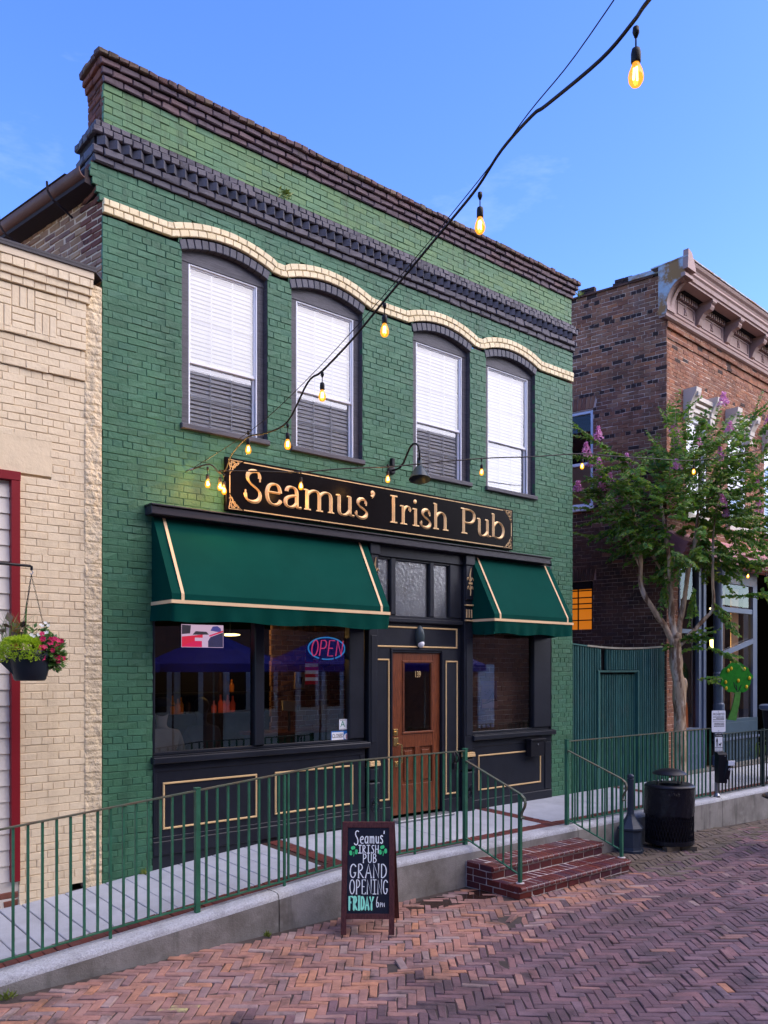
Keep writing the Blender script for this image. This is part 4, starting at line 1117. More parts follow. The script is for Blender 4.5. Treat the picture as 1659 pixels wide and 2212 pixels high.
# roman letters as pen strokes: each glyph in its own unit box (x 0..1, y 0..1 of its height); ('s', points) pen stroke, ('b', x0, x1, y) serif bar
def bez(p0, p1, p2, p3, n=12):
    out = []
    for k in range(n + 1):
        t = k / n; s = 1 - t
        out.append(tuple(s ** 3 * p0[i] + 3 * s * s * t * p1[i] + 3 * s * t * t * p2[i] + t ** 3 * p3[i] for i in (0, 1)))
    return out
ROMAN = {
 'S': [('s', bez((.90, .76), (.92, .98), (.74, 1.0), (.52, .98)) + bez((.52, .98), (.20, .95), (.06, .74), (.36, .58))[1:] + bez((.36, .58), (.60, .46), (.98, .42), (.92, .20))[1:] + bez((.92, .20), (.86, .0), (.45, -.02), (.25, .04))[1:] + bez((.25, .04), (.10, .08), (.08, .16), (.07, .26))[1:]), ('v', .90, .66, .86), ('v', .06, .16, .36)],
 's': [('s', bez((.84, .76), (.84, .96), (.70, 1.0), (.52, .98)) + bez((.52, .98), (.20, .95), (.10, .72), (.40, .58))[1:] + bez((.40, .58), (.62, .47), (.98, .42), (.90, .20))[1:] + bez((.90, .20), (.82, .0), (.45, -.02), (.25, .04))[1:] + bez((.25, .04), (.10, .08), (.08, .16), (.08, .28))[1:]), ('v', .08, .12, .34), ('v', .84, .66, .86)],
 'e': [('s', [(.10, .58), (.92, .58)]), ('s', bez((.93, .58), (.92, .86), (.76, 1.0), (.52, .98)) + bez((.52, .98), (.20, .96), (.06, .74), (.07, .48))[1:] + bez((.07, .48), (.08, .16), (.30, .0), (.56, .01))[1:] + bez((.56, .01), (.76, .02), (.88, .10), (.97, .24))[1:])],
 'a': [('s', bez((.12, .74), (.12, .92), (.30, 1.0), (.46, .98)) + bez((.46, .98), (.68, .96), (.74, .84), (.74, .66))[1:] + [(.74, .18)] + bez((.74, .18), (.74, .02), (.84, .0), (1.0, .04))[1:]), ('s', bez((.74, .60), (.40, .56), (.04, .48), (.05, .24)) + bez((.05, .24), (.06, .04), (.26, .0), (.40, .02))[1:] + bez((.40, .02), (.58, .05), (.70, .16), (.74, .26))[1:])],
 'm': [('s', [(.13, .98), (.13, .02)]), ('s', bez((.13, .72), (.20, .92), (.32, 1.0), (.40, .98)) + bez((.40, .98), (.50, .95), (.52, .84), (.52, .66))[1:] + [(.52, .02)]), ('s', bez((.52, .72), (.58, .92), (.70, 1.0), (.78, .98)) + bez((.78, .98), (.88, .95), (.90, .84), (.90, .66))[1:] + [(.90, .02)]), ('b', .02, .24, 0), ('b', .41, .63, 0), ('b', .79, 1.0, 0), ('b', .0, .13, .94)],
 'u': [('s', [(.20, .98), (.20, .32)] + bez((.20, .32), (.20, .06), (.32, .0), (.46, .02))[1:] + bez((.46, .02), (.62, .05), (.72, .18), (.78, .30))[1:]), ('s', [(.78, .98), (.78, .16)] + bez((.78, .16), (.78, .04), (.88, .02), (1.0, .04))[1:]), ('b', .0, .22, .95), ('b', .58, .80, .95)],
 'I': [('s', [(.5, .98), (.5, .02)]), ('b', .08, .92, 0), ('b', .08, .92, .965)],
 'r': [('s', [(.34, .98), (.34, .02)]), ('s', bez((.34, .66), (.42, .90), (.62, 1.0), (.80, .98)) + bez((.80, .98), (.92, .96), (.95, .88), (.95, .78))[1:]), ('b', .04, .66, 0), ('b', .0, .34, .94), ('v', .95, .72, .86)],
 'i': [('s', [(.54, .66), (.54, .02)]), ('b', .08, 1.0, 0), ('b', .05, .54, .62), ('d', .46, .92)],
 'h': [('s', [(.18, .98), (.18, .02)]), ('s', bez((.18, .46), (.30, .62), (.46, .68), (.58, .66)) + bez((.58, .66), (.76, .63), (.80, .52), (.80, .40))[1:] + [(.80, .02)]), ('b', .0, .36, 0), ('b', .63, .98, 0), ('b', .0, .18, .955)],
 'P': [('s', [(.22, .98), (.22, .02)]), ('s', [(.22, .96)] + bez((.40, .965), (.80, .98), (.98, .90), (.96, .70))[0:] + bez((.96, .70), (.94, .50), (.70, .42), (.40, .44))[1:] + [(.26, .45)]), ('b', .04, .44, 0), ('b', .0, .24, .965)],
 'b': [('s', [(.17, .98), (.17, .04)]), ('s', bez((.17, .46), (.30, .62), (.46, .68), (.58, .66)) + bez((.58, .66), (.84, .62), (.97, .50), (.96, .32))[1:] + bez((.96, .32), (.94, .10), (.74, .0), (.50, .01))[1:] + bez((.50, .01), (.34, .02), (.24, .06), (.17, .12))[1:]), ('b', .0, .17, .955)],
 "'": [('s', bez((.62, .95), (.98, .80), (.8, .4), (.20, .08))), ('d', .50, .80)],
}
sign = thing('pub_sign', 'long black fascia sign lettered in gold with knotwork corners above the door', 'sign', (7.19, -.03, 4.41))
sg = MB().bev(4.738, 9.650, -.055, -.012, 4.108, 4.715, .008)
obj('sign_panel', sg, 'sign_black', sign)
SP = lambda a, b, h: (a, -.0555 - h, b)
def letter(ch, x0, x1, zlo, zhi):
    W = x1 - x0; H = zhi - zlo
    mb = MB(); thick, thin = .055, .026
    for s in ROMAN[ch]:
        if s[0] == 's':
            pts = [(x0 + p[0] * W, zlo + p[1] * H) for p in s[1]]
            # resample finely, width from stroke direction like a broad pen
            ws = []
            for k in range(len(pts)):
                a = pts[max(k - 1, 0)]; b = pts[min(k + 1, len(pts) - 1)]
                ang = math.atan2(b[1] - a[1], b[0] - a[0])
                if ch in 'Ss':   # the heavy stroke of an S is its falling spine
                    ws.append(thin + (thick - thin) * max(0.0, abs(math.sin(ang + R(38)))) ** 1.4)
                else:
                    ws.append(thin + (thick - thin) * abs(math.sin(ang + R(8))) ** 1.3)
            mb.ribbon(pts, ws, SP, 0.0, .020)
        elif s[0] == 'b':
            z = zlo + s[3] * H
            mb.prism([(x0 + s[1] * W, z), (x0 + s[2] * W, z), (x0 + s[2] * W - .006, z + .016), (x0 + s[1] * W + .006, z + .016)], -.068, -.0557)
        elif s[0] == 'v':
            xx = x0 + s[1] * W
            mb.prism([(xx - .008, zlo + s[2] * H), (xx + .008, zlo + s[2] * H), (xx + .008, zlo + s[3] * H), (xx - .008, zlo + s[3] * H)], -.068, -.0557)
        elif s[0] == 'd':
            mb.sphere((x0 + s[1] * W, -.056, zlo + s[2] * H), .030, 10, 6, (1, .6, 1))
    return obj('letter', mb, 'gold_letter', sign)
zc, zt_, zx = 4.247, 4.607, 4.497
for ch, a, b, lo, hi in (('S', 4.975, 5.205, zc - .004, zt_ + .004), ('e', 5.268, 5.480, zc, zx), ('a', 5.528, 5.765, zc, zx), ('m', 5.795, 6.262, zc, zx), ('u', 6.285, 6.580, zc, zx), ('s', 6.600, 6.808, zc, zx), ("'", 6.855, 6.915, 4.53, 4.612),
                         ('I', 7.175, 7.322, zc, zt_), ('r', 7.356, 7.549, zc, zx), ('i', 7.574, 7.706, zc, zt_), ('s', 7.731, 7.935, zc, zx), ('h', 7.969, 8.268, zc, zt_), ('P', 8.513, 8.809, zc, zt_), ('u', 8.843, 9.141, zc, zx), ('b', 9.157, 9.436, zc, zt_)):
    letter(ch, a, b, lo, hi)
bd = MB()
for x0_, x1_, z_ in ((4.97, 9.42, 4.682), (4.97, 9.42, 4.135)): bd.box(x0_, x1_, -.058, -.0552, z_ - .006, z_ + .006)
for x_ in (4.787, 9.602): bd.box(x_ - .006, x_ + .006, -.058, -.0552, 4.31, 4.51)
obj('border_line', bd, 'gold', sign)
for sx_, sz_, cx, cz in ((1, -1, 4.775, 4.69), (1, 1, 4.775, 4.128), (-1, -1, 9.612, 4.69), (-1, 1, 9.612, 4.128)):
    k_ = MB()
    Pk = lambda a, b, h, sx_=sx_, sz_=sz_, cx=cx, cz=cz: (cx + sx_ * a, -.0555 - h, cz + sz_ * b)
    for pts in ([(0, 0), (.02, .10), (.01, .17), (.05, .10), (.07, .05), (.12, .03), (.18, .0), (.10, .005), (0, 0)], [(.01, .07), (.05, .09), (.085, .06), (.06, .03), (.02, .045), (.01, .07)], [(.03, .02), (.04, .075), (.075, .09), (.10, .05), (.07, .02), (.03, .02)], [(.0, .12), (.04, .135), (.06, .10)], [(.11, .0), (.13, .035), (.10, .06)]):
        k_.ribbon(pts, [.010] * len(pts), Pk, 0, .004)
    obj('knot_corner', k_, 'gold', sign)
bl = MB()
for x_ in (6.05, 7.1, 7.25, 8.4):
    for z_ in (4.69, 4.127): bl.sphere((x_, -.057, z_), .009, 8, 4)
obj('bolt', bl, 'black_metal', sign)

# ================================================================== WALL LAMPS, LETTER BOX
lamp = thing('gooseneck_lamp', 'grey enamel gooseneck lamp reaching out over the black sign', 'wall lamp', (7.25, 0, 4.95))
lm = MB().lathe([(.0, 0), (.062, .0), (.062, .02), (.04, .028), (0, .03)], 18)
lm.xf(Matrix.Translation((7.25, -.005, 4.955)) @ Matrix.Rotation(R(90), 4, 'X'))
lm.bev(7.225, 7.275, -.06, -.01, 5.005, 5.105, .006)
obj('base_plate', lm, 'black_metal', lamp)
pts = [(7.25, -.03, 4.95)] + bez((7.25, -.1, 4.945), (7.25, -.24, 4.93), (7.25, -.30, 5.18), (7.25, -.46, 5.215))[0:]
pts = [(7.25, -.03, 4.95), (7.25, -.12, 4.945), (7.25, -.19, 4.96), (7.25, -.26, 5.01), (7.25, -.32, 5.10), (7.25, -.38, 5.18), (7.25, -.44, 5.215), (7.25, -.50, 5.205), (7.25, -.545, 5.16), (7.25, -.562, 5.09), (7.25, -.562, 4.98)]
obj('arm', MB().tube(pts, .013, 8), 'black_metal', lamp, smooth=True)
sh = MB().lathe([(.025, .16), (.033, .158), (.033, .05), (.05, .035), (.085, -.02), (.125, -.10), (.142, -.135), (.138, -.138), (.118, -.10), (.08, -.02), (.02, .03)], 26, cap=False)
sh.xf(Matrix.Translation((7.25, -.565, 4.86)) @ Matrix.Rotation(R(-10), 4, 'X') @ Matrix.Rotation(R(8), 4, 'Y'))
smooth_by_angle(obj('lamp_shade', sh, 'lamp_shade', lamp), 40)

ol = thing('oval_wall_light', 'grey oval wall light with clear lower lens above the oak door', 'wall light', (7.783, .02, 2.74))
m_ = MB().sphere((7.783, .015, 2.75), .16, 18, 12, (.44, .5, 1.0))
smooth_by_angle(obj('housing', m_, 'lamp_shade', ol), 60)
m_ = MB().sphere((7.783, -.012, 2.655), .07, 14, 8, (.72, .75, .80))
obj('lens', m_, 'sign_white', ol, smooth=True)

mbx = thing('letter_box', 'small black metal letter box fixed below the right shop window', 'mailbox', (10.13, -.1, 1.1))
m_ = MB().bev(9.975, 10.305, -.13, -.03, .965, 1.20, .008); m_.bev(9.96, 10.32, -.15, -.03, 1.2005, 1.235, .010)
obj('box', m_, 'black_metal', mbx)
m_ = MB().lathe([(.012, 0), (.012, .008), (0, .009)], 10).xf(Matrix.Translation((10.14, -.131, 1.145)) @ Matrix.Rotation(R(90), 4, 'X'))
obj('lock', m_, 'steel', mbx)
text_obj('house_number', '139', .125, (7.785, .052, 2.232), FACE, 'gold', door, sx=.62)

# ================================================================== THINGS IN THE WINDOWS
STROKE = {
 'O': [arc(.5, .5, .42, .5, 90, 450, 20)], 'P': [[(.1, 0), (.1, 1), (.55, 1)] + arc(.55, .74, .34, .26, 90, -90, 8) + [(.1, .48)]],
 'E': [[(.85, 0), (.1, 0), (.1, 1), (.85, 1)], [(.1, .5), (.7, .5)]], 'N': [[(.1, 0), (.1, 1), (.9, 0), (.9, 1)]],
}
neon = thing('neon_open_sign', 'oval neon OPEN sign, red letters in a blue ring, in the left window', 'neon sign', (6.27, .1, 2.57))
slant = .16
nz0, nz1 = 2.475, 2.67
for i, ch in enumerate('OPEN'):
    mb = MB(); xa = 6.015 + i * .128; wv = .108
    for s in STROKE[ch]:
        mb.tube([(xa + p[0] * wv + (p[1] - .5) * slant * .2 + .015, .10, nz0 + p[1] * (nz1 - nz0)) for p in s], .0075, 6)
    obj('tube_letter', mb, 'neon_red', neon, smooth=True)
mb = MB().tube([(6.272 + .285 * math.cos(R(t)), .105, 2.57 + .138 * math.sin(R(t))) for t in range(-62, 250, 6)], .009, 6)
mb.tube([(6.272 + .285 * math.cos(R(t)), .105, 2.57 + .138 * math.sin(R(t))) for t in range(255, 296, 6)], .009, 6)
obj('tube_ring', mb, 'neon_blue', neon, smooth=True)
obj('backing', MB().box(5.99, 6.555, .118, .124, 2.44, 2.70), 'interior_dark', neon)

fl = thing('flag', 'small American flag hung upright in the window under the neon sign', 'flag', (6.1, .19, 2.36))
for k in range(11):
    z1 = 2.60 - k * .044
    mb = MB(); mb.add([(6.0 + .2 * i / 6, .19 + .004 * math.sin(i * 1.9 + k * .3), z1 - .044 * j) for j in (0, 1) for i in range(7)], [(i, i + 1, i + 8, i + 7) for i in range(6)])
    obj('stripe', mb, 'flag_red' if k % 2 == 0 else 'flag_white', fl)
obj('canton', MB().box(6.0, 6.105, .170, .178, 2.40, 2.60), 'flag_blue', fl)

sa = thing('grade_card', 'white card with a green letter A on the shop window corner', 'card', (6.51, .056, 1.6))
obj('sheet', MB().box(6.432, 6.592, .0555, .058, 1.535, 1.668), 'sign_white', sa)
text_obj('letter_mark', 'A', .115, (6.485, .054, 1.603), FACE, 'sign_green', sa)
obj('print_block', MB().box(6.555, 6.58, .0535, .0553, 1.62, 1.655).box(6.552, 6.583, .0535, .0553, 1.552, 1.60).box(6.44, 6.53, .0535, .0553, 1.653, 1.660).box(6.44, 6.52, .0535, .0553, 1.541, 1.546), 'steel', sa)
sc_ = thing('closed_sign', 'blue and white CLOSED sign with a paper clock in the window corner', 'sign', (6.45, .056, 1.45))
obj('sheet', MB().box(6.302, 6.592, .0555, .058, 1.378, 1.520), 'sign_white', sc_)
obj('border', MB().box(6.302, 6.592, .0535, .0553, 1.508, 1.520).box(6.302, 6.312, .0535, .0553, 1.378, 1.508).box(6.50, 6.592, .0535, .0553, 1.378, 1.508), 'sign_blue', sc_)
text_obj('word', 'CLOSED', .068, (6.405, .0525, 1.458), FACE, 'sign_ink', sc_, sx=.72)
text_obj('word', 'Please Call Again', .026, (6.405, .0525, 1.40), FACE, 'sign_blue', sc_)
mb = MB().lathe([(.0, 0), (.040, 0), (.040, .001), (0, .0012)], 20).xf(Matrix.Translation((6.545, .0525, 1.445)) @ Matrix.Rotation(R(90), 4, 'X'))
obj('dial', mb, 'sign_white', sc_)
obj('hand', MB().box(6.540, 6.550, .049, .0505, 1.415, 1.475), 'flag_red', sc_)

tv = thing('television', 'lit television hung high behind the left shop window', 'television', (4.95, .9, 2.72))
mb = MB().box(-.285, .285, .0, .03, -.155, .155)
TM = Matrix.Translation((4.955, .9, 2.715)) @ Matrix.Rotation(R(-8), 4, 'Z')
obj('case', mb.xf(TM), 'black_metal', tv)
def scr(nm, x0, x1, z0, z1, mk, d=-.002):
    obj(nm, MB().add([(x0, d, z0), (x1, d, z0), (x1, d, z1), (x0, d, z1)], [(0, 1, 2, 3)]).xf(TM), mk, tv)
scr('screen', -.27, .27, -.14, .14, 'screen_pale')
def blob(nm, pts, mk, d):
    obj(nm, MB().add([(a, d, b) for a, b in pts], [tuple(range(len(pts)))]).xf(TM), mk, tv)
blob('picture_shape', [(-.265, -.135), (-.01, -.135), (-.01, -.06), (-.10, -.06), (-.10, -.02), (.0, -.02), (.0, .02), (-.265, -.01)], 'screen_red', -.0035)
blob('picture_shape', [(.07, -.135), (.265, -.135), (.265, .05), (.10, -.01), (.07, -.06)], 'screen_dark', -.0035)
blob('picture_shape', [(.10, .07), (.24, .05), (.235, .10), (.19, .128), (.13, .122)], 'screen_blue', -.0035)
blob('picture_shape', [(-.265, .02), (-.16, .03), (-.15, .13), (-.265, .135)], 'screen_dark', -.0035)
blob('picture_shape', [(-.13, .015), (.08, .02), (.05, .055), (-.09, .06)], 'screen_dark', -.0035)
blob('picture_shape', [(.09, -.005), (.265, .055), (.265, .075), (.08, .01)], 'screen_red', -.0045)
pl = thing('pendant_light', 'flat glowing ceiling light inside the pub beside the television', 'ceiling light', (5.68, 1.5, 2.78))
obj('diffuser', MB().sphere((5.684, 1.5, 2.77), .14, 16, 6, (1, 1, .12)), 'lamp_warm', pl, smooth=True)
obj('rod', MB().tube([(5.684, 1.5, 2.785), (5.684, 1.5, 3.4)], .008, 6), 'black_metal', pl)

bar = thing('bar_counter', 'dark green bar counter with copper top seen through the shop window', 'bar counter', (6.9, 1.2, .3))
obj('front', MB().box(5.9, 7.6, 1.15, 1.5, .25, 1.42), 'bar_green', bar)
obj('top', MB().bev(5.85, 7.65, 1.05, 1.55, 1.42, 1.46, .01), 'bar_top', bar)
bs = thing('back_bar', 'dark shelf unit at the back of the pub holding bottles', 'shelf', (5.7, 2.4, .3))
obj('shelf', MB().box(4.6, 7.2, 2.0, 2.4, 1.66, 1.69).box(4.6, 7.2, 2.0, 2.4, 1.95, 1.98), 'interior_dark', bs)
obj('back_board', MB().box(4.6, 7.2, 2.4, 2.44, .25, 2.6), 'interior_dark', bs)
bot = MB().lathe([(.034, 0), (.036, .01), (.036, .15), (.014, .20), (.013, .27), (.0, .27)], 10)
bmesh_ = {k: mesh_from('bottle', bot.v, bot.f, k, True) for k in ('bottle_amber', 'bottle_red', 'bottle_dark')}
kk = 0
for (x_, z_, mk) in [(5.16, 1.69, 'bottle_amber'), (5.23, 1.69, 'bottle_amber'), (5.30, 1.69, 'bottle_amber'), (5.38, 1.69, 'bottle_dark'), (5.80, 1.69, 'bottle_red'), (5.87, 1.69, 'bottle_red'), (5.94, 1.69, 'bottle_red'), (6.02, 1.69, 'bottle_red'), (6.10, 1.69, 'bottle_red'), (5.85, 1.98, 'bottle_dark'), (5.95, 1.98, 'bottle_dark'), (6.05, 1.98, 'bottle_amber'), (6.75, 1.98, 'bottle_dark'), (6.83, 1.98, 'bottle_amber'), (6.92, 1.98, 'bottle_amber'), (7.0, 1.98, 'bottle_dark')]:
    o = bpy.data.objects.new('bottle', bmesh_[mk]); col.objects.link(o); o.location = (x_ + rng.uniform(-.012, .012), 2.12 + rng.uniform(-.05, .05), z_); o.scale = (1, 1, rng.uniform(.62, 1.05)); WM[o.name] = Matrix.Translation(o.location)
    kk += 1; lab = {'bottle_amber': 'amber lit bottle on the back bar shelf', 'bottle_red': 'red lit bottle on the lower back bar shelf', 'bottle_dark': 'unlit dark bottle on the back bar shelf'}[mk]
    tag(o, lab, 'bottle', {'bottle_amber': 'amber bottles on the back bar', 'bottle_red': 'red bottles on the back bar', 'bottle_dark': 'dark bottles on the back bar'}[mk])
pf = thing('framed_print', 'small framed print of a glass on the dark pub wall', 'picture', (6.48, 1.0, 2.15))
TM2 = Matrix.Translation((6.483, 1.0, 2.15)) @ Matrix.Rotation(R(4), 4, 'Y')
obj('frame', MB().bev(-.085, .085, 0, .02, -.115, .115, .01).xf(TM2), 'gold', pf)
obj('print', MB().box(-.065, .065, -.003, .001, -.095, .095).xf(TM2), 'paper', pf)
obj('glass_shape', MB().prism([(-.02, -.05), (.02, -.05), (.035, .05), (-.035, .05)], -.006, -.003).xf(TM2), 'bar_top', pf)
tb = thing('tablet', 'white tilted screen standing on the pub bar', 'tablet', (6.33, 1.2, 1.46))
TM3 = Matrix.Translation((6.45, 1.2, 1.80)) @ Matrix.Rotation(R(-14), 4, 'X') @ Matrix.Rotation(R(6), 4, 'Y')
obj('screen', MB().bev(-.12, .12, 0, .02, -.07, .07, .004).xf(TM3), 'paper', tb)
obj('stand', MB().tube([(6.45, 1.22, 1.46), (6.45, 1.22, 1.78)], .02, 8), 'black_metal', tb)

po = thing('window_poster', 'faded dusk coloured beer poster with a bridge in the right window', 'poster', (9.28, .1, 1.92))
obj('sheet', MB().add([(9.11 + .35 * i / 8, .10 + .004 * math.sin(i), z) for z in (1.72, 2.13) for i in range(9)], [(i, i + 1, i + 10, i + 9) for i in range(8)]), 'poster_a', po)
obj('sunset_band', MB().box(9.112, 9.458, .088, .0935, 1.725, 1.86), 'poster_b', po)
mb = MB()
PP = lambda a, b, h: (a, .086 - h, b)
mb.ribbon([(9.12, 1.79), (9.22, 1.80), (9.32, 1.83), (9.45, 1.835)], [.012] * 4, PP)
for dx in (0, .05): mb.ribbon([(9.33 + dx * .2, 1.80), (9.34 + dx * .35, 1.98)], [.006, .005], PP)
for k in range(5):
    mb.ribbon([(9.342, 1.975 - k * .01), (9.27 - k * .02, 1.815)], [.003, .003], PP); mb.ribbon([(9.355, 1.975 - k * .01), (9.41 + k * .008, 1.832)], [.003, .003], PP)
for bx_, bz_ in ((9.18, 1.97), (9.24, 1.955), (9.2, 1.925), (9.28, 1.985)):
    mb.ribbon([(bx_ - .02, bz_ + .012), (bx_, bz_), (bx_ + .02, bz_ + .012)], [.003, .010, .003], PP)
obj('bridge_drawing', mb, 'sign_ink', po)
text_obj('word', 'Lovely day for a', .042, (9.285, .085, 2.085), FACE, 'poster_b', po)
text_obj('word', 'GUINNESS', .052, (9.285, .085, 2.035), FACE, 'poster_b', po)

# two customers seated at the bar, backs to the window
def seated_person(label, x, y, ry, shirt, cap):
    p = thing('person', label, 'person', (x, y, .3))
    rot = Matrix.Translation((x, y, 0)) @ Matrix.Rotation(ry, 4, 'Z')
    J = {'pelvis': (0, 0, 1.06, .155), 'waist': (0, .0, 1.24, .135), 'chest': (0, .03, 1.46, .165), 'neck0': (0, .05, 1.60, .07), 'neck': (0, .07, 1.67, .058), 'head0': (0, .09, 1.75, .085), 'head': (0, .09, 1.83, .095), 'crown': (0, .09, 1.89, .07),
         'sl': (-.17, .03, 1.53, .075), 'el': (-.24, .18, 1.32, .052), 'hl': (-.17, .40, 1.40, .036), 'sr': (.17, .03, 1.53, .075), 'er': (.24, .16, 1.30, .052), 'hr': (.15, .40, 1.40, .036),
         'pl': (-.10, .05, 1.02, .11), 'kl': (-.13, .45, 1.03, .072), 'al': (-.13, .42, .62, .05), 'fl': (-.13, .55, .58, .04), 'pr': (.10, .05, 1.02, .11), 'kr': (.13, .45, 1.03, .072), 'ar': (.13, .42, .62, .05), 'fr': (.13, .55, .58, .04)}
    E_ = [('pelvis', 'waist'), ('waist', 'chest'), ('chest', 'neck0'), ('neck0', 'neck'), ('neck', 'head0'), ('head0', 'head'), ('head', 'crown'), ('chest', 'sl'), ('sl', 'el'), ('el', 'hl'), ('chest', 'sr'), ('sr', 'er'), ('er', 'hr'), ('pelvis', 'pl'), ('pl', 'kl'), ('kl', 'al'), ('al', 'fl'), ('pelvis', 'pr'), ('pr', 'kr'), ('kr', 'ar'), ('ar', 'fr')]
    names = list(J)
    me = bpy.data.meshes.new('body'); me.from_pydata([rot @ Vector(J[n][:3]) for n in names], [(names.index(a), names.index(b)) for a, b in E_], [])
    o = bpy.data.objects.new('body', me); col.objects.link(o); WM[o.name] = Matrix.Identity(4); par(o, p)
    me.materials.append(M[shirt])
    sk = o.modifiers.new('skin', 'SKIN'); sk.use_smooth_shade = True
    lay = me.skin_vertices[0].data if len(me.skin_vertices) else None
    if lay:
        for i, n in enumerate(names): lay[i].radius = (J[n][3], J[n][3]); lay[i].use_root = (n == 'pelvis')
    ss = o.modifiers.new('smooth', 'SUBSURF'); ss.levels = 1; ss.render_levels = 2
    h = MB().sphere((0, .075, 1.845), .105, 14, 10, (.92, 1.05, 1.05)); h.xf(rot)
    obj('hair', h, 'hair_dark', p, smooth=True)
    if cap:
        c = MB().lathe([(.112, 0), (.112, .03), (.09, .085), (.03, .105), (0, .105)], 16, (0, .08, 1.87)); c.lathe([(.11, 0), (.17, -.006), (.17, .0), (.11, .008)], 16, (0, .12, 1.875)); c.xf(rot)
        obj('cap', c, 'shirt_dark', p, smooth=True)
    return p
seated_person('person in a pale shirt and cap sitting with back to the window', 4.35, .75, R(-20), 'shirt_light', True)
seated_person('person in dark clothes sitting at the bar seen from behind', 5.02, 1.0, R(-10), 'shirt_dark', False)
def stool(label, x, y):
    t = thing('bar_stool', label, 'stool', (x, y, .25))
    obj('seat', MB().lathe([(.0, .92), (.17, .92), (.175, .95), (.16, .97), (0, .97)], 18, (x, y, 0)), 'bar_green', t)
    for k in range(4):
        a = R(45 + 90 * k)
        obj('leg', MB().tube([(x + .10 * math.cos(a), y + .10 * math.sin(a), .92), (x + .18 * math.cos(a), y + .18 * math.sin(a), .25)], .014, 6), 'black_metal', t)
    return t
stool('bar stool under the person in the pale shirt', 4.35, .77)
stool('bar stool under the person in dark clothes', 5.02, 1.02)

# ================================================================== CREAM BUILDING ON THE LEFT
cb = thing('cream_building', 'cream painted brick building with red framed clapboard bay left of the pub', 'building', (2.0, 0.2, 0.2))
def cream_blocked(x, z):
    if x < 2.52 and z < 4.2: return True
    if x < 2.82 and 4.2 < z < 4.58: return True
    if x > 3.00 and z < .14 and x < 3.14: return True
    if 5.565 < z < 5.985 and x < 2.86: return True
    return False
def cream_off(z):
    return .0 if z < 5.22 else .022 if z < 5.52 else .044
ck = MB(); crec = []
for z0_, z1_, off_, sd in ((-.15, 5.22, .0, 51), (5.22, 5.52, .022, 52), (5.52, 5.995, .044, 53)):
    crec += wall_courses((0, -off_, 0), UX, NY, z0_, z1_, .0742, lambda z: (0.2, 3.15), cream_blocked, lambda u, z: 'cream_brick', ck, seed=sd, joint=.0075, shift=.03, fill=.3)
for za, zb, p, l in ((5.995, 6.068, .066, .106), (6.068, 6.142, .088, .212), (6.142, 6.225, .110, .106)):
    crec += row_bricks((0, -p, 0), UX, NY, .2, 3.165 + p * .35, za, zb, l, 'cream_brick', seed=int(za * 100), joint=.006)
    ck.box(.2, 3.163 + p * .35, -p + .008, .1, za, zb)
emit_bricks('brick', cb, crec, None, keep=260, variants=FLAT_VARIANTS)
# basket-weave panel
x = 2.86; j = 0
while x > .3:
    for row in (0, 1):
        zb_ = 5.57 + row * .208
        ver = (j + row) % 2 == 0
        for k in range(3):
            mb = MB()
            if ver: mb.bev(x - .212 + k * .0705 + .003, x - .212 + (k + 1) * .0705 - .003, -.046 + rng.uniform(-.002, .002), -.02, zb_ + .003, zb_ + .205, .005)
            else: mb.bev(x - .209, x - .003, -.046 + rng.uniform(-.002, .002), -.02, zb_ + k * .069 + .003, zb_ + (k + 1) * .069 - .003, .005)
            obj('panel_brick', mb, 'cream_brick', cb)
    x -= .2125; j += 1
ck.add([(.2, -.036, 5.56), (2.87, -.036, 5.56), (2.87, -.036, 5.99), (.2, -.036, 5.99)], [(0, 1, 2, 3)])
obj('wall', ck, 'cream_joint', cb)
cbody = MB().box(-2, 2.43, .10, .2, -.3, 6.3).box(2.53, 3.33, .03, .25, .16, 6.2).box(2.53, 2.99, .03, .25, -.3, .16).box(-2, 2.43, .10, 6, 6.25, 6.3)
cbody.box(3.15, 3.333, .02, .3, -.3, .02)
obj('wall_core', cbody, 'cream_joint', cb)
ft = MB().bev(.2, 3.205, -.118, .1, 6.228, 6.325, .004)
obj('cap_board', ft, 'cream_flat', cb)
fl2 = MB().bev(.2, 3.225, -.135, .5, 6.326, 6.352, .003); fl2.box(.2, 3.225, -.135, -.119, 6.30, 6.3255)
obj('flashing', fl2, 'dark_metal', cb)
obj('flashing_end', MB().add([(3.226, -.10, 6.335), (3.33, -.02, 6.30), (3.33, .3, 6.30), (3.226, .3, 6.34), (3.226, -.10, 6.32), (3.33, -.02, 6.285)], [(0, 1, 2, 3), (0, 4, 5, 1)]), 'dark_metal', cb)
ln = MB().bev(.2, 2.83, .0005, .05, 4.205, 4.585, .002)
obj('lintel', ln, 'cream_rough_plain', cb)
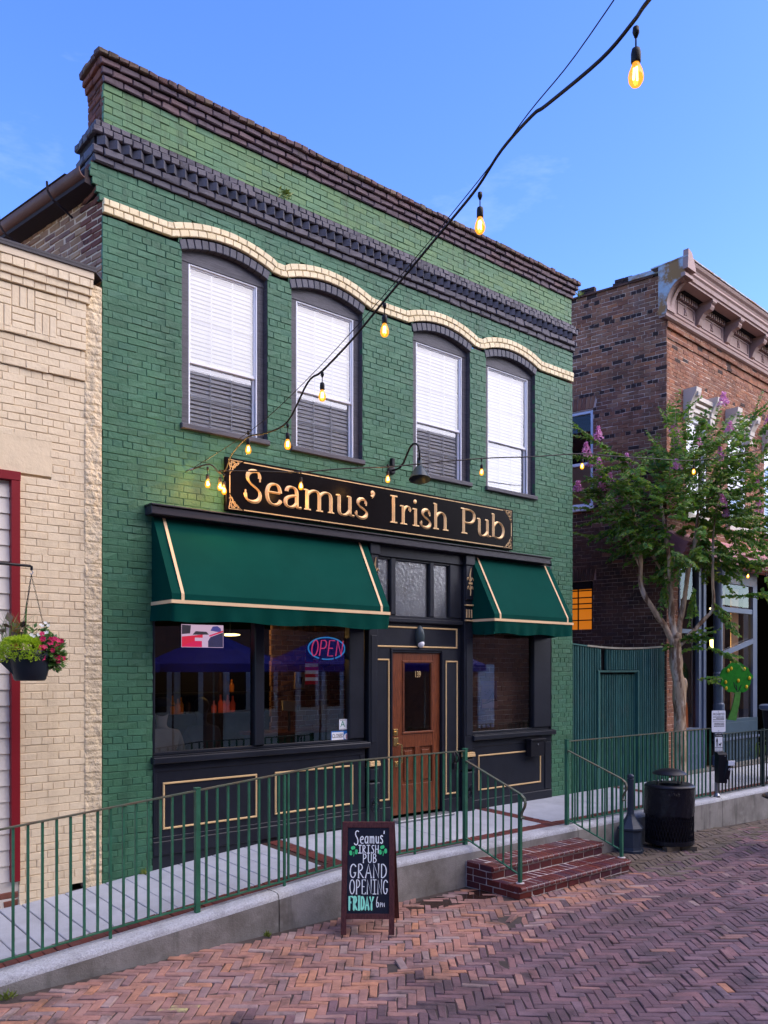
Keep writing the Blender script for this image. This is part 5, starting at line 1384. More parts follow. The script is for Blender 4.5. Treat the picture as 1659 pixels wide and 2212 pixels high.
# ragged rendered strip beside the pub
nr = np.random.RandomState(4)
NXR, NZR = 16, 560
gx = np.linspace(3.140, 3.336, NXR); gz = np.linspace(.02, 6.22, NZR)
coarse = nr.rand(NZR // 8 + 3, 6)
def noise2(i, j, cs, rz, rx):
    a, b = j / rz, i / rx
    j0, i0 = int(a), int(b); fa, fb = a - j0, b - i0
    fa = fa * fa * (3 - 2 * fa); fb = fb * fb * (3 - 2 * fb)
    return (cs[j0, i0] * (1 - fa) + cs[j0 + 1, i0] * fa) * (1 - fb) + (cs[j0, i0 + 1] * (1 - fa) + cs[j0 + 1, i0 + 1] * fa) * fb
fine = nr.rand(NZR // 3 + 3, 12)
rs_ = MB(); V = []
for j in range(NZR):
    ph = (gz[j] / .0735) % 1.0
    for i in range(NXR):
        d_ = .018 * noise2(i, j, coarse, 8, 4) + .012 * noise2(i, j, fine, 3, 2)
        d_ -= .018 * max(0, 1 - abs(ph - .5) * 0 - min(ph, 1 - ph) * 9) * (0.4 + .6 * noise2(i, j, coarse, 8, 4))
        if i in (0, NXR - 1): d_ = -.01
        V.append((gx[i], .006 - d_, gz[j]))
rs_.add(V, [(j * NXR + i, j * NXR + i + 1, (j + 1) * NXR + i + 1, (j + 1) * NXR + i) for j in range(NZR - 1) for i in range(NXR - 1)])
obj('rough_edge', rs_, 'cream_rough', cb, smooth=True)
# red trim and clapboards
tr_ = MB().bev(2.435, 2.518, -.038, .05, .27, 4.115, .004); tr_.bev(.2, 2.522, -.04, .05, 4.116, 4.203, .004)
obj('trim_board', tr_, 'trim_red', cb)
z = .27; cm = None
while z < 4.10:
    q = MB(); h = min(.170, 4.112 - z)
    q.add([(.2, .012, z), (2.434, .012, z), (2.434, .030, z + h), (.2, .030, z + h), (.2, .035, z), (2.434, .035, z)], [(0, 1, 2, 3), (0, 4, 5, 1)])
    obj('clapboard', q, 'siding_white', cb)
    z += .1535
pr = row_bricks((0, .01, 0), UX, NY, 1.2, 2.52, .10, .175, .212, 'red_side_brick', joint=.02) + row_bricks((0, .01, 0), UX, NY, 1.2, 2.52, .02, .095, .212, 'red_side_brick', joint=.02, off=.1, seed=2) + row_bricks((0, .01, 0), UX, NY, 1.2, 2.52, -.06, .015, .212, 'red_side_brick', joint=.02, seed=3)
emit_bricks('foot_brick', cb, pr, None, keep=40, variants=ROUGH_VARIANTS)
obj('foot_wall', MB().box(.2, 2.52, .018, .1, -.3, .265), 'hood_stone', cb)
obj('broken_gap', MB().box(2.99, 3.15, .10, .24, -.1, .15), 'interior_dark', cb)

# ================================================================== STREET, PAVEMENT, WALL
def street_z(x, y):
    f = max(0.0, min(1.0, (-1.9 - y) / 1.0))
    z = -.205 + f * (.014 * math.sin(1.3 * x + .7 * y) + .010 * math.sin(2.3 * y - .9 * x + 1.0) + .006 * math.sin(4.1 * x + 3.3 * y))
    z -= .035 * max(0.0, x - 12.0)
    # two sunken spots
    for hx, hy, d, s in ((6.35, -2.86, .035, .25), (4.62, -3.05, .03, .22)):
        z -= d * math.exp(-((x - hx) ** 2 + (y - hy) ** 2) / (s * s))
    return z
def zf(x):
    return .27 if x >= 5.3 else max(-.19, .27 - (5.3 - x) * .085)
def walk_z(x, y): return zf(x) + .032 * y
gm_ = MB()
gm_.add([(-400, -400, -.62), (400, -400, -.62), (400, 400, -.62), (-400, 400, -.62)], [(0, 1, 2, 3)])
obj('ground', gm_, 'ground_far', None, kind='structure')
sb_ = MB(); NXs, NYs = 110, 60
xs_ = np.linspace(-8, 30, NXs); ys_ = np.linspace(-1.60, -22, NYs)
sb_.add([(x, y, street_z(x, y) - .011) for y in ys_ for x in xs_], [(j * NXs + i, j * NXs + i + 1, (j + 1) * NXs + i + 1, (j + 1) * NXs + i) for j in range(NYs - 1) for i in range(NXs - 1)])
street = obj('street', sb_, 'street_bed', None, smooth=True, kind='structure')
# herringbone pavers, 3 : 1 bricks set on edge
LW, LLn = .0735, 3
ang = R(-41)
e1 = Vector((math.cos(ang), math.sin(ang), 0)); e2 = Vector((-math.sin(ang), math.cos(ang), 0))
hr = random.Random(5)
def in_street(x, y):
    if y > -1.70 or y < -8.2 or x < 0.2 or x > 19: return False
    if 6.93 < x < 9.12 and y > -2.47: return False
    # the wedge of road seen from the pavement opposite, with a margin at both sides
    if y < -3.0 - .55 * 0 and x < -8.4 * 0 + (y * -1) * .62 - 1.6: return False
    if y < -8.4 + .36 * (x) - .2: return False
    return True
prec = []
C0 = Vector((6, -4, 0))
missing = [(6.36, -2.84), (6.30, -2.90), (4.66, -3.02)]
for i in range(-140, 141):
    for j in range(-50, 51):
        bx = (i + LLn * j) * LW; by = (i - LLn * j) * LW
        for kind in (0, 1):
            if kind == 0: cx, cy, d = bx + LLn * LW / 2, by + LW / 2, e1
            else: cx, cy, d = bx + LLn * LW + LW / 2, by + LW - LLn * LW / 2, e2
            p = C0 + e1 * cx + e2 * cy
            if not in_street(p.x, p.y): continue
            if any(abs(p.x - mx_) < .06 and abs(p.y - my_) < .06 for mx_, my_ in missing): continue
            z = street_z(p.x, p.y)
            nx_ = (street_z(p.x + .1, p.y) - street_z(p.x - .1, p.y)) / .2; ny_ = (street_z(p.x, p.y + .1) - street_z(p.x, p.y - .1)) / .2
            n = Vector((-nx_ + hr.gauss(0, .016), -ny_ + hr.gauss(0, .016), 1)).normalized()
            u = Matrix.Rotation(hr.gauss(0, .022), 3, 'Z') @ d
            u = (u - n * u.dot(n)).normalized()
            # paving relaid in orange brick near the wall, older sooty brick further out, mossy brick by the wall at the right
            edge = 3.55 - .13 * max(0, p.x - 3.6) + .25 * math.sin(p.x * 1.7) + .12 * math.sin(p.x * 5.1 + 1)
            dist = -p.y - 1.66
            t = (edge - 1.66 - dist) + hr.gauss(0, .22)
            if p.x > 8.6: t -= 1.5
            if p.x > 9.2 and dist < 1.2 - .12 * (p.x - 9.2) + hr.gauss(0, .2): mk = 'street_mossy'
            elif t > 0: mk = 'street_worn'
            else: mk = 'street_worn' if hr.random() < .05 else 'street_sooty'
            if abs((p.x - 2.72) * .92 + (p.y + 2.66) * -.38) < .20 and abs((p.x - 2.72) * .38 + (p.y + 2.66) * .92) < .04: mk = 'street_yellow'
            c = p + Vector((0, 0, z + hr.gauss(0, .003)))
            prec.append((tuple(c), u, n, LLn * LW - hr.uniform(.003, .009), LW - hr.uniform(.002, .008), mk))
for (x_, y_, a_) in ((6.44, -2.80, 20), (4.72, -3.06, 65)):
    d_ = Vector((math.cos(R(a_)), math.sin(R(a_)), .12)).normalized(); n_ = Vector((-.3, .1, 1)); n_ = (n_ - d_ * n_.dot(d_)).normalized()
    prec.append(((x_, y_, street_z(x_, y_) + .022), d_, n_, .205, .066, 'street_worn'))
emit_bricks('paving_brick', street, prec, None, keep=300, variants=PAVER_VARIANTS)
pd = MB(); pts = [(6.55 + .62 * math.cos(t) * (1 + .25 * math.sin(3 * t)), -1.98 + .22 * math.sin(t) * (1 + .3 * math.cos(2 * t + 1))) for t in [2 * math.pi * k / 28 for k in range(28)]]
pd.add([(x, y, street_z(x, y) - .001) for x, y in pts], [tuple(range(28))])
obj('puddle', pd, 'water', None, kind='structure')

walk = obj('pavement', (lambda b: b.add([(x, y, walk_z(x, y) - .012) for x in (-6, 1.0, 2.0, 3.0, 4.0, 5.3, 20, 30) for y in (-1.43, .12)], [(2 * i, 2 * i + 2, 2 * i + 3, 2 * i + 1) for i in range(7)]))(MB()), 'border_joint', None, kind='structure')
sr_ = random.Random(8)
def slab(xa, xb, ya=-1.222, yb=.02, name='slab', m='concrete', dz=0.0):
    mb = MB(); q = [(xa, ya), (xb, ya), (xb, yb), (xa, yb)]; b = .006
    V = [(x, y, walk_z(x, y) - .06) for x, y in q] + [(x, y, walk_z(x, y) - b + dz) for x, y in q]
    V += [(x + (b if x == xa else -b), y + (b if y == ya else -b), walk_z(x, y) + dz) for x, y in q]
    mb.add(V, [tuple(int(k) for k in f) for f in BF])
    return obj(name, mb, m, walk)
x = .68
while x + .2065 < 5.30:
    slab(x + .004, x + .2025, dz=sr_.uniform(-.002, .002)); x += .2065
slab(5.505, 7.19); slab(7.198, 8.875); slab(9.085, 10.75); slab(10.758, 12.28); slab(12.49, 14.2); slab(14.208, 16); slab(16.008, 18)
brec = []
def walk_n(x): 
    return Vector((-.085 if x < 5.3 else 0, -.032, 1)).normalized()
x = .7
while x < 17:
    n = walk_n(x); u = Vector((0, 1, 0)); u = (u - n * u.dot(n)).normalized()
    brec.append(((x, -1.325, walk_z(x, -1.325) + sr_.uniform(-.002, .002)), u, n, .196, .097, 'border_brick')); x += .1035
for bx_ in (5.305, 8.88, 12.285):
    for k in range(2):
        y = -1.17 + k * .0
    y = -.01
    while y > -1.2:
        n = walk_n(bx_ + .1); u = Vector((1, 0, 0)); u = (u - n * u.dot(n)).normalized()
        brec.append(((bx_ + .0985, y - .05, walk_z(bx_ + .0985, y - .05) + sr_.uniform(-.002, .002)), u, n, .194, .094, 'border_brick')); y -= .102
emit_bricks('border_brick', walk, brec, None, keep=260)
# concrete retaining wall with a rounded, pebbly top
rw = bpy.data.objects.new('retaining_wall', None); col.objects.link(rw); rw.location = (8, -1.53, -.2); WM[rw.name] = Matrix.Translation(rw.location)
tag(rw, 'long low concrete retaining wall with rounded top along the raised pavement', 'wall')
for xa, xb in ((-4, 4.405), (4.415, 9.10), (9.11, 12.93), (12.94, 19)):
    prof = [(-1.428, -.5), (-1.428, .006), (-1.50, .007), (-1.58, .006), (-1.612, .001), (-1.632, -.012), (-1.643, -.032), (-1.647, -.055)]
    n = max(2, int((xb - xa) / .25)); cap_ = MB(); wal = MB(); N_ = len(prof)
    wr = random.Random(int(xa * 10))
    for k in range(n + 1):
        x = xa + (xb - xa) * k / n
        zt = walk_z(x, -1.43)
        for (y, dz) in prof[1:]: cap_.v.append((x, y + wr.uniform(-.002, .002), zt + dz + wr.uniform(-.0015, .0015)))
        for (y, dz) in ((-1.647, -.055), (-1.650, -.12), (-1.652, -.9)): wal.v.append((x, y, zt + dz if dz > -.5 else -.6))
    m7 = N_ - 1
    for k in range(n):
        for q in range(m7 - 1): a = k * m7 + q; cap_.f.append((a, a + 1, a + 1 + m7, a + m7))
        for q in range(2): a = k * 3 + q; wal.f.append((a, a + 1, a + 4, a + 3))
    cap_.f.append(tuple(range(m7))); cap_.f.append(tuple(range(n * m7, n * m7 + m7)))
    seg = obj('wall_segment', wal, 'wall_concrete', rw, smooth=True)
    obj('wall_top', cap_, 'wall_cap', seg, smooth=True)

# ================================================================== BRICK STEPS
stp = thing('brick_steps', 'two dark red brick steps with pale mortar up to the pavement', 'steps', (8.0, -2.1, -.2))
SX0, SX1 = 6.97, 9.06
core = MB().box(SX0 + .008, SX1 - .008, -2.457, -1.652, -.35, -.0655).box(SX0 + .008, SX1 - .008, -2.056, -1.652, -.0655, .0845).box(SX0 + .008, SX1 - .008, -2.484, -2.457, -.112, -.0745).box(SX0 + .008, SX1 - .008, -2.079, -2.056, .038, .0755)
obj('mortar', core, 'step_mortar', stp)
srec = []; tr_r = random.Random(2)
def tread(zt, yf, yb, tilt=0.0):
    x = SX0
    while x < SX1 - .03:
        w = min(.098, SX1 - x)
        mb = MB(); z0, z1 = zt - .062, zt + tr_r.uniform(-.002, .002); xa, xb = x + .0075, x + w - .0075
        prof = [(yf + .205, z0), (yf + .205, z1 - .002), (yf + .19, z1), (yf + .03, z1), (yf + .012, z1 - .006), (yf, z1 - .024), (yf, z0 + .022), (yf + .012, z0 + .006), (yf + .03, z0)]
        mb.prism(prof, xa, xb, 'x')
        o = obj('nosing_brick', mb, 'step_brick', stp)
        x += .098
    x = SX0
    while x < SX1 - .03:
        w = min(.098, SX1 - x)
        srec.append(((x + w / 2, (yf + .213 + yb) / 2, zt + tr_r.uniform(-.002, .002)), Vector((0, 1, 0)), UZ, yb - yf - .216, w - .016, 'step_brick')); x += .098
tread(-.062, -2.49, -2.07); tread(.088, -2.085, -1.655)
for yy, za, zb in ((-2.062, -.058, .020), (-2.462, -.20, -.130), (-2.462, -.28, -.205)):
    srec += row_bricks((0, yy, 0), UX, NY, SX0, SX1, za, zb, .212, 'step_brick', joint=.012, seed=int(-yy * 100))
for za, zb, y0 in ((.026, .088, -2.05), (-.056, .020, -2.06), (-.130, -.060, -2.45), (-.205, -.135, -2.46), (-.28, -.21, -2.46)):
    for ux, nx, xo in ((Vector((0, -1, 0)), Vector((-1, 0, 0)), SX0), (Vector((0, 1, 0)), Vector((1, 0, 0)), SX1)):
        a, b = (1.66, -y0) if nx.x < 0 else (y0, -1.66)
        srec += row_bricks((xo, 0, 0), ux, nx, a, b, za, zb, .205, 'step_brick', joint=.012, seed=int(za * 1000) + 5, off=.1 if int(za * 100) % 2 else 0)
emit_bricks('brick', stp, srec, None, keep=200)

# ================================================================== RAILINGS
def rail_run(name, label, x0, x1, main, thin, zt, zb, key='rail_green', topkey='rail_top', phase=2.022, y=-1.5):
    t = thing(name, label, 'railing', ((x0 + x1) / 2, y, zf((x0 + x1) / 2)))
    def strip(zfun, h, w):
        mb = MB(); n = max(2, int((x1 - x0) / .3)); xs = [x0 + (x1 - x0) * k / n for k in range(n + 1)]
        if x0 < 5.3 < x1: xs = sorted(xs + [5.3])
        for a, b in zip(xs[:-1], xs[1:]): mb.bar((a, y, zfun(a)), (b, y, zfun(b)), w, h)
        return mb
    tp = obj('top_rail', strip(zt, .012, .040), topkey, t)
    obj('bottom_rail', strip(zb, .012, .030), key, t)
    for xm in main:
        mb = MB().box(xm - .022, xm + .022, y - .022, y + .022, walk_z(xm, y) - .03, zt(xm) + .02); mb.box(xm - .026, xm + .026, y - .026, y + .026, zt(xm) + .02, zt(xm) + .028)
        obj('post', mb, key, t)
    for xm in thin:
        obj('post', MB().box(xm - .011, xm + .011, y - .011, y + .011, walk_z(xm, y) - .02, zt(xm) - .006), key, t)
    k = math.ceil((x0 - phase) / .1128)
    while True:
        x = phase + k * .1128; k += 1
        if x > x1 - .02: break
        if any(abs(x - q) < .045 for q in list(main) + list(thin)): continue
        w = .0095
        obj('baluster', MB().box(x - w, x + w, y - w, y + w, zb(x) + .005, zt(x) - .005), key, t)
    return t
zt1 = lambda x: zf(x) + 1.073
zb1 = lambda x: zf(x) + .042 - (.040 if x >= 5.3 else .040 * max(0, (x - 2.8) / 2.5))
rail_run('ramp_railing', 'long green iron railing sloping up the ramp to the steps', .95, 7.117, [3.622, 7.117], [2.809, 4.569, 6.311], zt1, zb1)
rail_run('landing_railing', 'green iron railing on the wall between steps and dog waste post', 9.06, 12.84, [9.06], [10.3, 11.5, 12.82], zt1, lambda x: zf(x) - .01, phase=9.18)
rail_run('dark_railing', 'black iron railing on the wall before the blue shopfront', 12.98, 17.4, [14.66], [12.99, 16.2], lambda x: zf(x) + .96, lambda x: zf(x) - .01, key='rail_dark', topkey='rail_dark', phase=13.1)
def stair_rail(label, x):
    t = thing('stair_railing', label, 'railing', (x, -1.9, -.06), 'railings down the brick steps')
    pts = [(x, -1.52, 1.222), (x, -2.335, .935)] + [(x, -2.335 + .075 * math.sin(R(a)) * -1, .860 + .075 * math.cos(R(a))) for a in range(15, 121, 15)]
    pts = [(x, -1.52, 1.222), (x, -2.30, .945), (x, -2.36, .92), (x, -2.405, .885), (x, -2.42, .84), (x, -2.41, .79), (x, -2.385, .75), (x, -2.365, .71), (x, -2.362, .675), (x, -2.375, .655), (x, -2.395, .66), (x, -2.395, .675)]
    mb = MB()
    for a, b in zip(pts[:-1], pts[1:]): mb.bar(a, b, .036, .012, up=(0, 1, 1) if abs(a[1] - b[1]) < .02 else (0, 0, 1))
    obj('handrail', mb, 'rail_top', t)
    obj('lower_bar', MB().bar((x, -1.52, .305), (x, -2.335, .030), .024, .012), 'rail_green', t)
    obj('post', MB().box(x - .018, x + .018, -2.362, -2.326, -.062, .928), 'rail_green', t)
    obj('mortar_pad', MB().lathe([(.05, 0), (.045, .008), (.0, .009)], 10, (x, -2.344, -.062)), 'step_mortar', t)
    y = -1.632
    while y > -2.30:
        f = (y + 1.52) / (-2.335 + 1.52)
        obj('baluster', MB().box(x - .008, x + .008, y - .008, y + .008, .305 + f * (.030 - .305) + .004, 1.222 + f * (.945 - 1.222) - .006), 'rail_green', t)
        y -= .1165
    return t
stair_rail('sloping green handrail at the left side of the brick steps', 7.117)
stair_rail('sloping green handrail at the right side of the brick steps', 9.06)

# small locked strap on the railing
lk = thing('cable_lock', 'black cable lock looped round the rail before the oak door', 'lock', (6.93, -1.5, 1.25))
obj('loop', MB().tube([(6.93 + .03 * math.sin(R(a)), -1.525 + .02 * math.cos(R(a * 2)), 1.27 + .075 * math.cos(R(a))) for a in range(0, 361, 20)], .010, 6, cap=False), 'cable', lk, smooth=True)
obj('body', MB().bev(6.895, 6.945, -1.54, -1.505, 1.14, 1.215, .006), 'black_metal', lk)

# ================================================================== A-FRAME BOARD
ab = thing('chalkboard_sign', 'red brown wooden A-frame chalkboard announcing the grand opening on the street', 'sandwich board', (5.1, -2.2, -.2))
FL, FR_ = Vector((4.751, -2.175, -.2)), Vector((5.132, -2.506, -.2))
ux = (FR_ - FL).normalized(); back = Vector((-ux.y, ux.x, 0))
if back.y < 0: back = -back
H = 1.06; lean = .27
up = (Vector((0, 0, 1.0)) + back * lean / 1.0); up.normalize()
nrm = ux.cross(up) * 1.0
if nrm.y > 0: nrm = -nrm
AM = Matrix(((ux.x, -nrm.x, up.x, FL.x), (ux.y, -nrm.y, up.y, FL.y), (ux.z, -nrm.z, up.z, FL.z), (0, 0, 0, 1)))
Wb = (FR_ - FL).length
lw = .052
mb = MB().bev(0, lw, 0, .024, .012, H, .003); mb.bev(Wb - lw, Wb, 0, .024, .012, H, .003)
mb.bev(lw, Wb - lw, .001, .024, H - .055, H, .003); mb.bev(lw, Wb - lw, .001, .024, .155, .205, .003)
obj('front_frame', mb.xf(AM), 'board_wood', ab)
obj('slate', MB().box(lw - .004, Wb - lw + .004, .008, .016, .20, H - .05).xf(AM), 'chalkboard', ab)
BKm = Matrix.Translation(Vector((0, 0, 0)))
topc = FL + up * H + back * .03 + ux * .004
bfoot = FL + back * .58 + ux * .05
ub = (topc - bfoot).normalized(); nb = ux.cross(ub)
if nb.y < 0: nb = -nb
BM_ = Matrix(((ux.x, nb.x, ub.x, bfoot.x), (ux.y, nb.y, ub.y, bfoot.y), (ux.z, nb.z, ub.z, bfoot.z), (0, 0, 0, 1)))
HB = (topc - bfoot).length
mb = MB().box(0, lw, -.024, 0, .012, HB).box(Wb - lw, Wb, -.024, 0, .012, HB).box(lw, Wb - lw, -.024, -.001, HB - .055, HB).box(lw, Wb - lw, -.024, -.001, .155, .205)
obj('back_frame', mb.xf(BM_), 'board_wood', ab)
obj('slate', MB().box(lw - .004, Wb - lw + .004, -.016, -.008, .20, HB - .05).xf(BM_), 'chalkboard', ab)
obj('chain', MB().tube([AM @ Vector((Wb - .01, .03, .72)), AM @ Vector((Wb - .01, .12, .69)), AM @ Vector((Wb - .01, .21, .76))], .004, 5), 'steel', ab)
# hand lettering, in board coordinates measured as shares of the slate
def board_pt(a, b, h):  # a across slate 0..1, b up slate 0..1
    return AM @ Vector((lw + a * (Wb - 2 * lw), .0075 - h, .205 + b * (H - .055 - .205)))
SWd, SHt = Wb - 2 * lw, H - .26
CH = {
 'S': [bez((.95, .92), (.75, 1.05), (.30, 1.0), (.30, .78)) + bez((.30, .78), (.32, .58), (.85, .50), (.80, .22))[1:] + bez((.80, .22), (.76, -.02), (.30, -.06), (.05, .14))[1:]],
 'e': [[(.12, .50), (.85, .62)] + bez((.85, .62), (.95, .95), (.45, 1.1), (.18, .75))[1:] + bez((.18, .75), (-.05, .35), (.30, -.10), (.92, .12))[1:]],
 'a': [bez((.85, .85), (.55, 1.1), (.1, .9), (.1, .45)) + bez((.1, .45), (.1, -.05), (.6, -.05), (.82, .35))[1:], [(.85, .98), (.85, .05), (1.0, .02)]],
 'm': [[(.02, .98), (.14, .95), (.14, 0)], [(.14, .7)] + bez((.14, .7), (.3, 1.1), (.5, 1.0), (.5, .6))[1:] + [(.5, 0)], [(.5, .7)] + bez((.5, .7), (.65, 1.1), (.88, 1.0), (.88, .6))[1:] + [(.88, 0), (.98, 0)]],
 'u': [[(.05, .98), (.18, .98), (.18, .35)] + bez((.18, .35), (.2, -.05), (.65, -.1), (.8, .35))[1:], [(.8, .98), (.82, .02), (.98, .02)]],
 's': [bez((.88, .85), (.6, 1.1), (.15, 1.0), (.2, .75)) + bez((.2, .75), (.3, .52), (.9, .55), (.85, .25))[1:] + bez((.85, .25), (.8, -.05), (.3, -.05), (.08, .15))[1:]],
 "'": [[(.6, 1.0), (.4, .5)]],
 'I': [[(.5, 0), (.5, 1)], [(.0, 1), (1, 1)], [(.0, 0), (1, 0)]],
 'R': [[(.15, 0), (.15, 1)] + bez((.15, 1), (.95, 1.05), (.95, .5), (.2, .5))[1:] + [(.9, 0), (1.0, .02)], [(.0, 0), (.3, 0)]],
 'H': [[(.1, 0), (.1, 1)], [(.9, 0), (.9, 1)], [(.1, .5), (.9, .5)], [(.0, 0), (.22, 0)], [(.8, 0), (1., 0)], [(.8, 1), (1., 1)], [(.0, 1), (.22, 1)]],
 'P': [[(.15, 0), (.15, 1)] + bez((.15, 1), (1.05, 1.05), (1.0, .42), (.2, .45))[1:], [(.0, 0), (.3, 0)]],
 'U': [[(.0, 1), (.25, 1)], [(.12, 1), (.12, .3)] + bez((.12, .3), (.2, -.1), (.8, -.1), (.88, .3))[1:] + [(.88, 1)], [(.76, 1), (1, 1)]],
 'B': [[(.15, 0), (.15, 1)] + bez((.15, 1), (.95, 1.05), (.9, .55), (.2, .54))[1:] + bez((.2, .54), (1.1, .55), (1.05, -.02), (.1, 0))[1:]],
 'G': [bez((.95, .80), (.75, 1.05), (.10, 1.1), (.06, .48)) + bez((.06, .48), (.05, -.12), (.80, -.10), (.88, .30))[1:] + [(.88, .36)], [(.60, .36), (1.0, .36)]],
 'A': [[(.02, 0), (.5, 1), (.96, 0)], [(.28, .34), (.72, .34)], [(-.08, 0), (.14, 0)], [(.84, 0), (1.06, 0)]],
 'N': [[(.1, 0), (.1, 1), (.9, 0), (.9, 1)], [(-.02, 0), (.22, 0)], [(.78, 1), (1.02, 1)]],
 'D': [[(.12, 0), (.12, 1)] + bez((.12, 1), (1.15, 1.02), (1.15, -.02), (.12, 0))[1:]],
 'O': [arc(.5, .5, .46, .5, 90, 450, 18)],
 'E': [[(.95, .12), (.95, 0), (.15, 0), (.15, 1), (.92, 1), (.92, .9)], [(.15, .52), (.7, .52)]],
 'F': [[(.15, 0), (.15, 1), (.95, 1), (.95, .88)], [(.15, .55), (.7, .55)], [(.0, 0), (.35, 0)]],
 'Y': [[(.0, 1), (.5, .5), (1, 1)], [(.5, .5), (.5, 0)], [(.35, 0), (.65, 0)]],
 '6': [bez((.55, 1), (.2, .8), (.02, .1), (.4, .0)) + bez((.4, .0), (.95, .0), (.9, .5), (.5, .45))[1:] + bez((.5, .45), (.3, .42), (.2, .3), (.18, .22))[1:]],
 'M': [[(.05, 0), (.1, 1), (.5, .3), (.9, 1), (.95, 0)]],
}
def chalk(text, a0, a1, b0, b1, w, mk, rel=None, name='chalk_letter', heights=None):
    rel = rel or [1] * len(text); tot = sum(rel); a = a0
    for i, ch in enumerate(text):
        wd = (a1 - a0) * rel[i] / tot
        if ch != ' ':
            mb = MB(); hh = (heights[i] if heights else (0, 1))
            for s in CH[ch]:
                pts = [((a + wd * (.10 + .80 * p[0])) * SWd, (b0 + (b1 - b0) * (hh[0] + (hh[1] - hh[0]) * p[1])) * SHt) for p in s]
                mb.ribbon(pts, [w * .50 * (1 + .12 * math.sin(k * 1.7 + i)) for k in range(len(pts))], lambda p_, q_, h: board_pt(p_ / SWd, q_ / SHt, h), .0012)
            obj(name, mb, mk, ab)
        a += wd
chalk("Seamus'", .14, .90, .795, .965, .020, 'chalk_white', [1.25, .95, .95, 1.25, .95, .75, .3], heights=[(0, 1), (.08, .62), (.10, .62), (.12, .62), (.12, .62), (.12, .66), (.55, 1)])
chalk('IRISH', .25, .76, .700, .792, .017, 'chalk_white')
chalk('PUB', .36, .72, .588, .690, .017, 'chalk_white')
chalk('GRAND', .05, .97, .412, .572, .020, 'chalk_white')
chalk('OPENING', .05, .985, .225, .388, .018, 'chalk_white', [1.1, 1, .9, 1.05, .8, 1.0, 1.0])
chalk('FRIDAY', .04, .64, .045, .195, .034, 'chalk_mint', [1.05, 1.05, .7, 1, 1.05, 1.0])
chalk('6', .68, .78, .075, .195, .014, 'chalk_white')
chalk('PM', .78, .90, .078, .125, .010, 'chalk_white')
for a, b in ((.15, .715), (.855, .725)):
    mb = MB()
    for k, (dx, dy) in enumerate(((-.052, -.012), (.048, .0), (-.01, .040))):
        for q in (-1, 1):
            ang_ = math.atan2(dy, dx) + q * .55
            c = (a + dx * .8 + .030 * math.cos(ang_) , b + dy * .8 + .017 * math.sin(ang_))
            pts = [(c[0] + .036 * math.cos(2 * math.pi * t / 10), c[1] + .021 * math.sin(2 * math.pi * t / 10)) for t in range(10)]
            mb.add([board_pt(p[0], p[1], .001 + .0004 * k + .0002 * q) for p in pts], [tuple(range(10))])
    mb.ribbon([(a * SWd, b * SHt), ((a + .01) * SWd, (b - .03) * SHt), (a * SWd, (b - .055) * SHt)], [.007, .006, .005], lambda p_, q_, h: board_pt(p_ / SWd, q_ / SHt, h), .001)
    obj('shamrock', mb, 'chalk_green', ab)

# ================================================================== STREET FURNITURE
can = thing('litter_bin', 'black steel mesh litter bin with domed hood and plastic liner', 'trash can', (10.72, -2.02, -.2))
cx, cy = 10.72, -2.02; cr = .325
mb = MB()
for sgn in (1, -1):
    for k in range(46):
        a0 = 2 * math.pi * k / 46
        pts = [(cx + cr * math.cos(a0 + sgn * .42 * q / 5), cy + cr * math.sin(a0 + sgn * .42 * q / 5), -.125 + .46 * q / 5) for q in range(6)]
        mb.tube(pts, .0055, 4, cap=False)
obj('mesh_body', mb, 'black_metal', can)
mb = MB()
for z0, z1 in ((-.14, -.085), (.60, .66)):
    mb.lathe([(cr - .004, z0), (cr + .010, z0), (cr + .010, z1), (cr - .004, z1)], 40, (cx, cy, 0), cap=False)
obj('band', mb, 'black_metal', can, smooth=False)
obj('liner_body', MB().lathe([(0, -.10), (.29, -.10), (.30, .3), (.30, .5)], 30, (cx, cy, 0), cap=False), 'bag', can, smooth=True)
br_ = random.Random(9); mb = MB(); NB = 72; rows = 9
for j in range(rows):
    f = j / (rows - 1); z = .665 - f * (.665 - .262)
    for k in range(NB):
        a = 2 * math.pi * k / NB
        r_ = cr + .016 + .007 * math.sin(a * 9 + f * 3) * f + .005 * math.sin(a * 23 + j) * (f + .2) + .008 * math.sin(a * 3 + 1) * f
        mb.v.append((cx + r_ * math.cos(a), cy + r_ * math.sin(a), z + (.012 * math.sin(a * 5 + 1) + .008 * math.sin(a * 11)) * (f > .95)))
for j in range(rows - 1):
    for k in range(NB): mb.f.append((j * NB + k, j * NB + (k + 1) % NB, (j + 1) * NB + (k + 1) % NB, (j + 1) * NB + k))
obj('liner_cuff', mb, 'bag', can, smooth=True)
mb = MB(); ka = math.atan2(-8.4 - cy, -cx) + .15
for k in range(9):
    t = (k - 4) * .045; w = .03 + .02 * (k % 2)
    mb.add([(cx + (cr + .024) * math.cos(ka + t), cy + (cr + .024) * math.sin(ka + t), .60 + .01 * (k % 3)), (cx + (cr + .045) * math.cos(ka + t + .02), cy + (cr + .045) * math.sin(ka + t + .02), .55 - .03 * (k % 2)), (cx + (cr + .026) * math.cos(ka + t + .05), cy + (cr + .026) * math.sin(ka + t + .05), .585)], [(0, 1, 2)])
obj('liner_knot', mb, 'bag', can)
mb = MB().lathe([(.155, .675), (cr - .02, .69), (cr + .018, .665), (cr + .020, .64), (cr + .012, .64)], 40, (cx, cy, 0), cap=False); mb.lathe([(.155, .675), (.15, .62)], 40, (cx, cy, 0), cap=False)
obj('lid', mb, 'black_metal', can, smooth=True)
mb = MB()
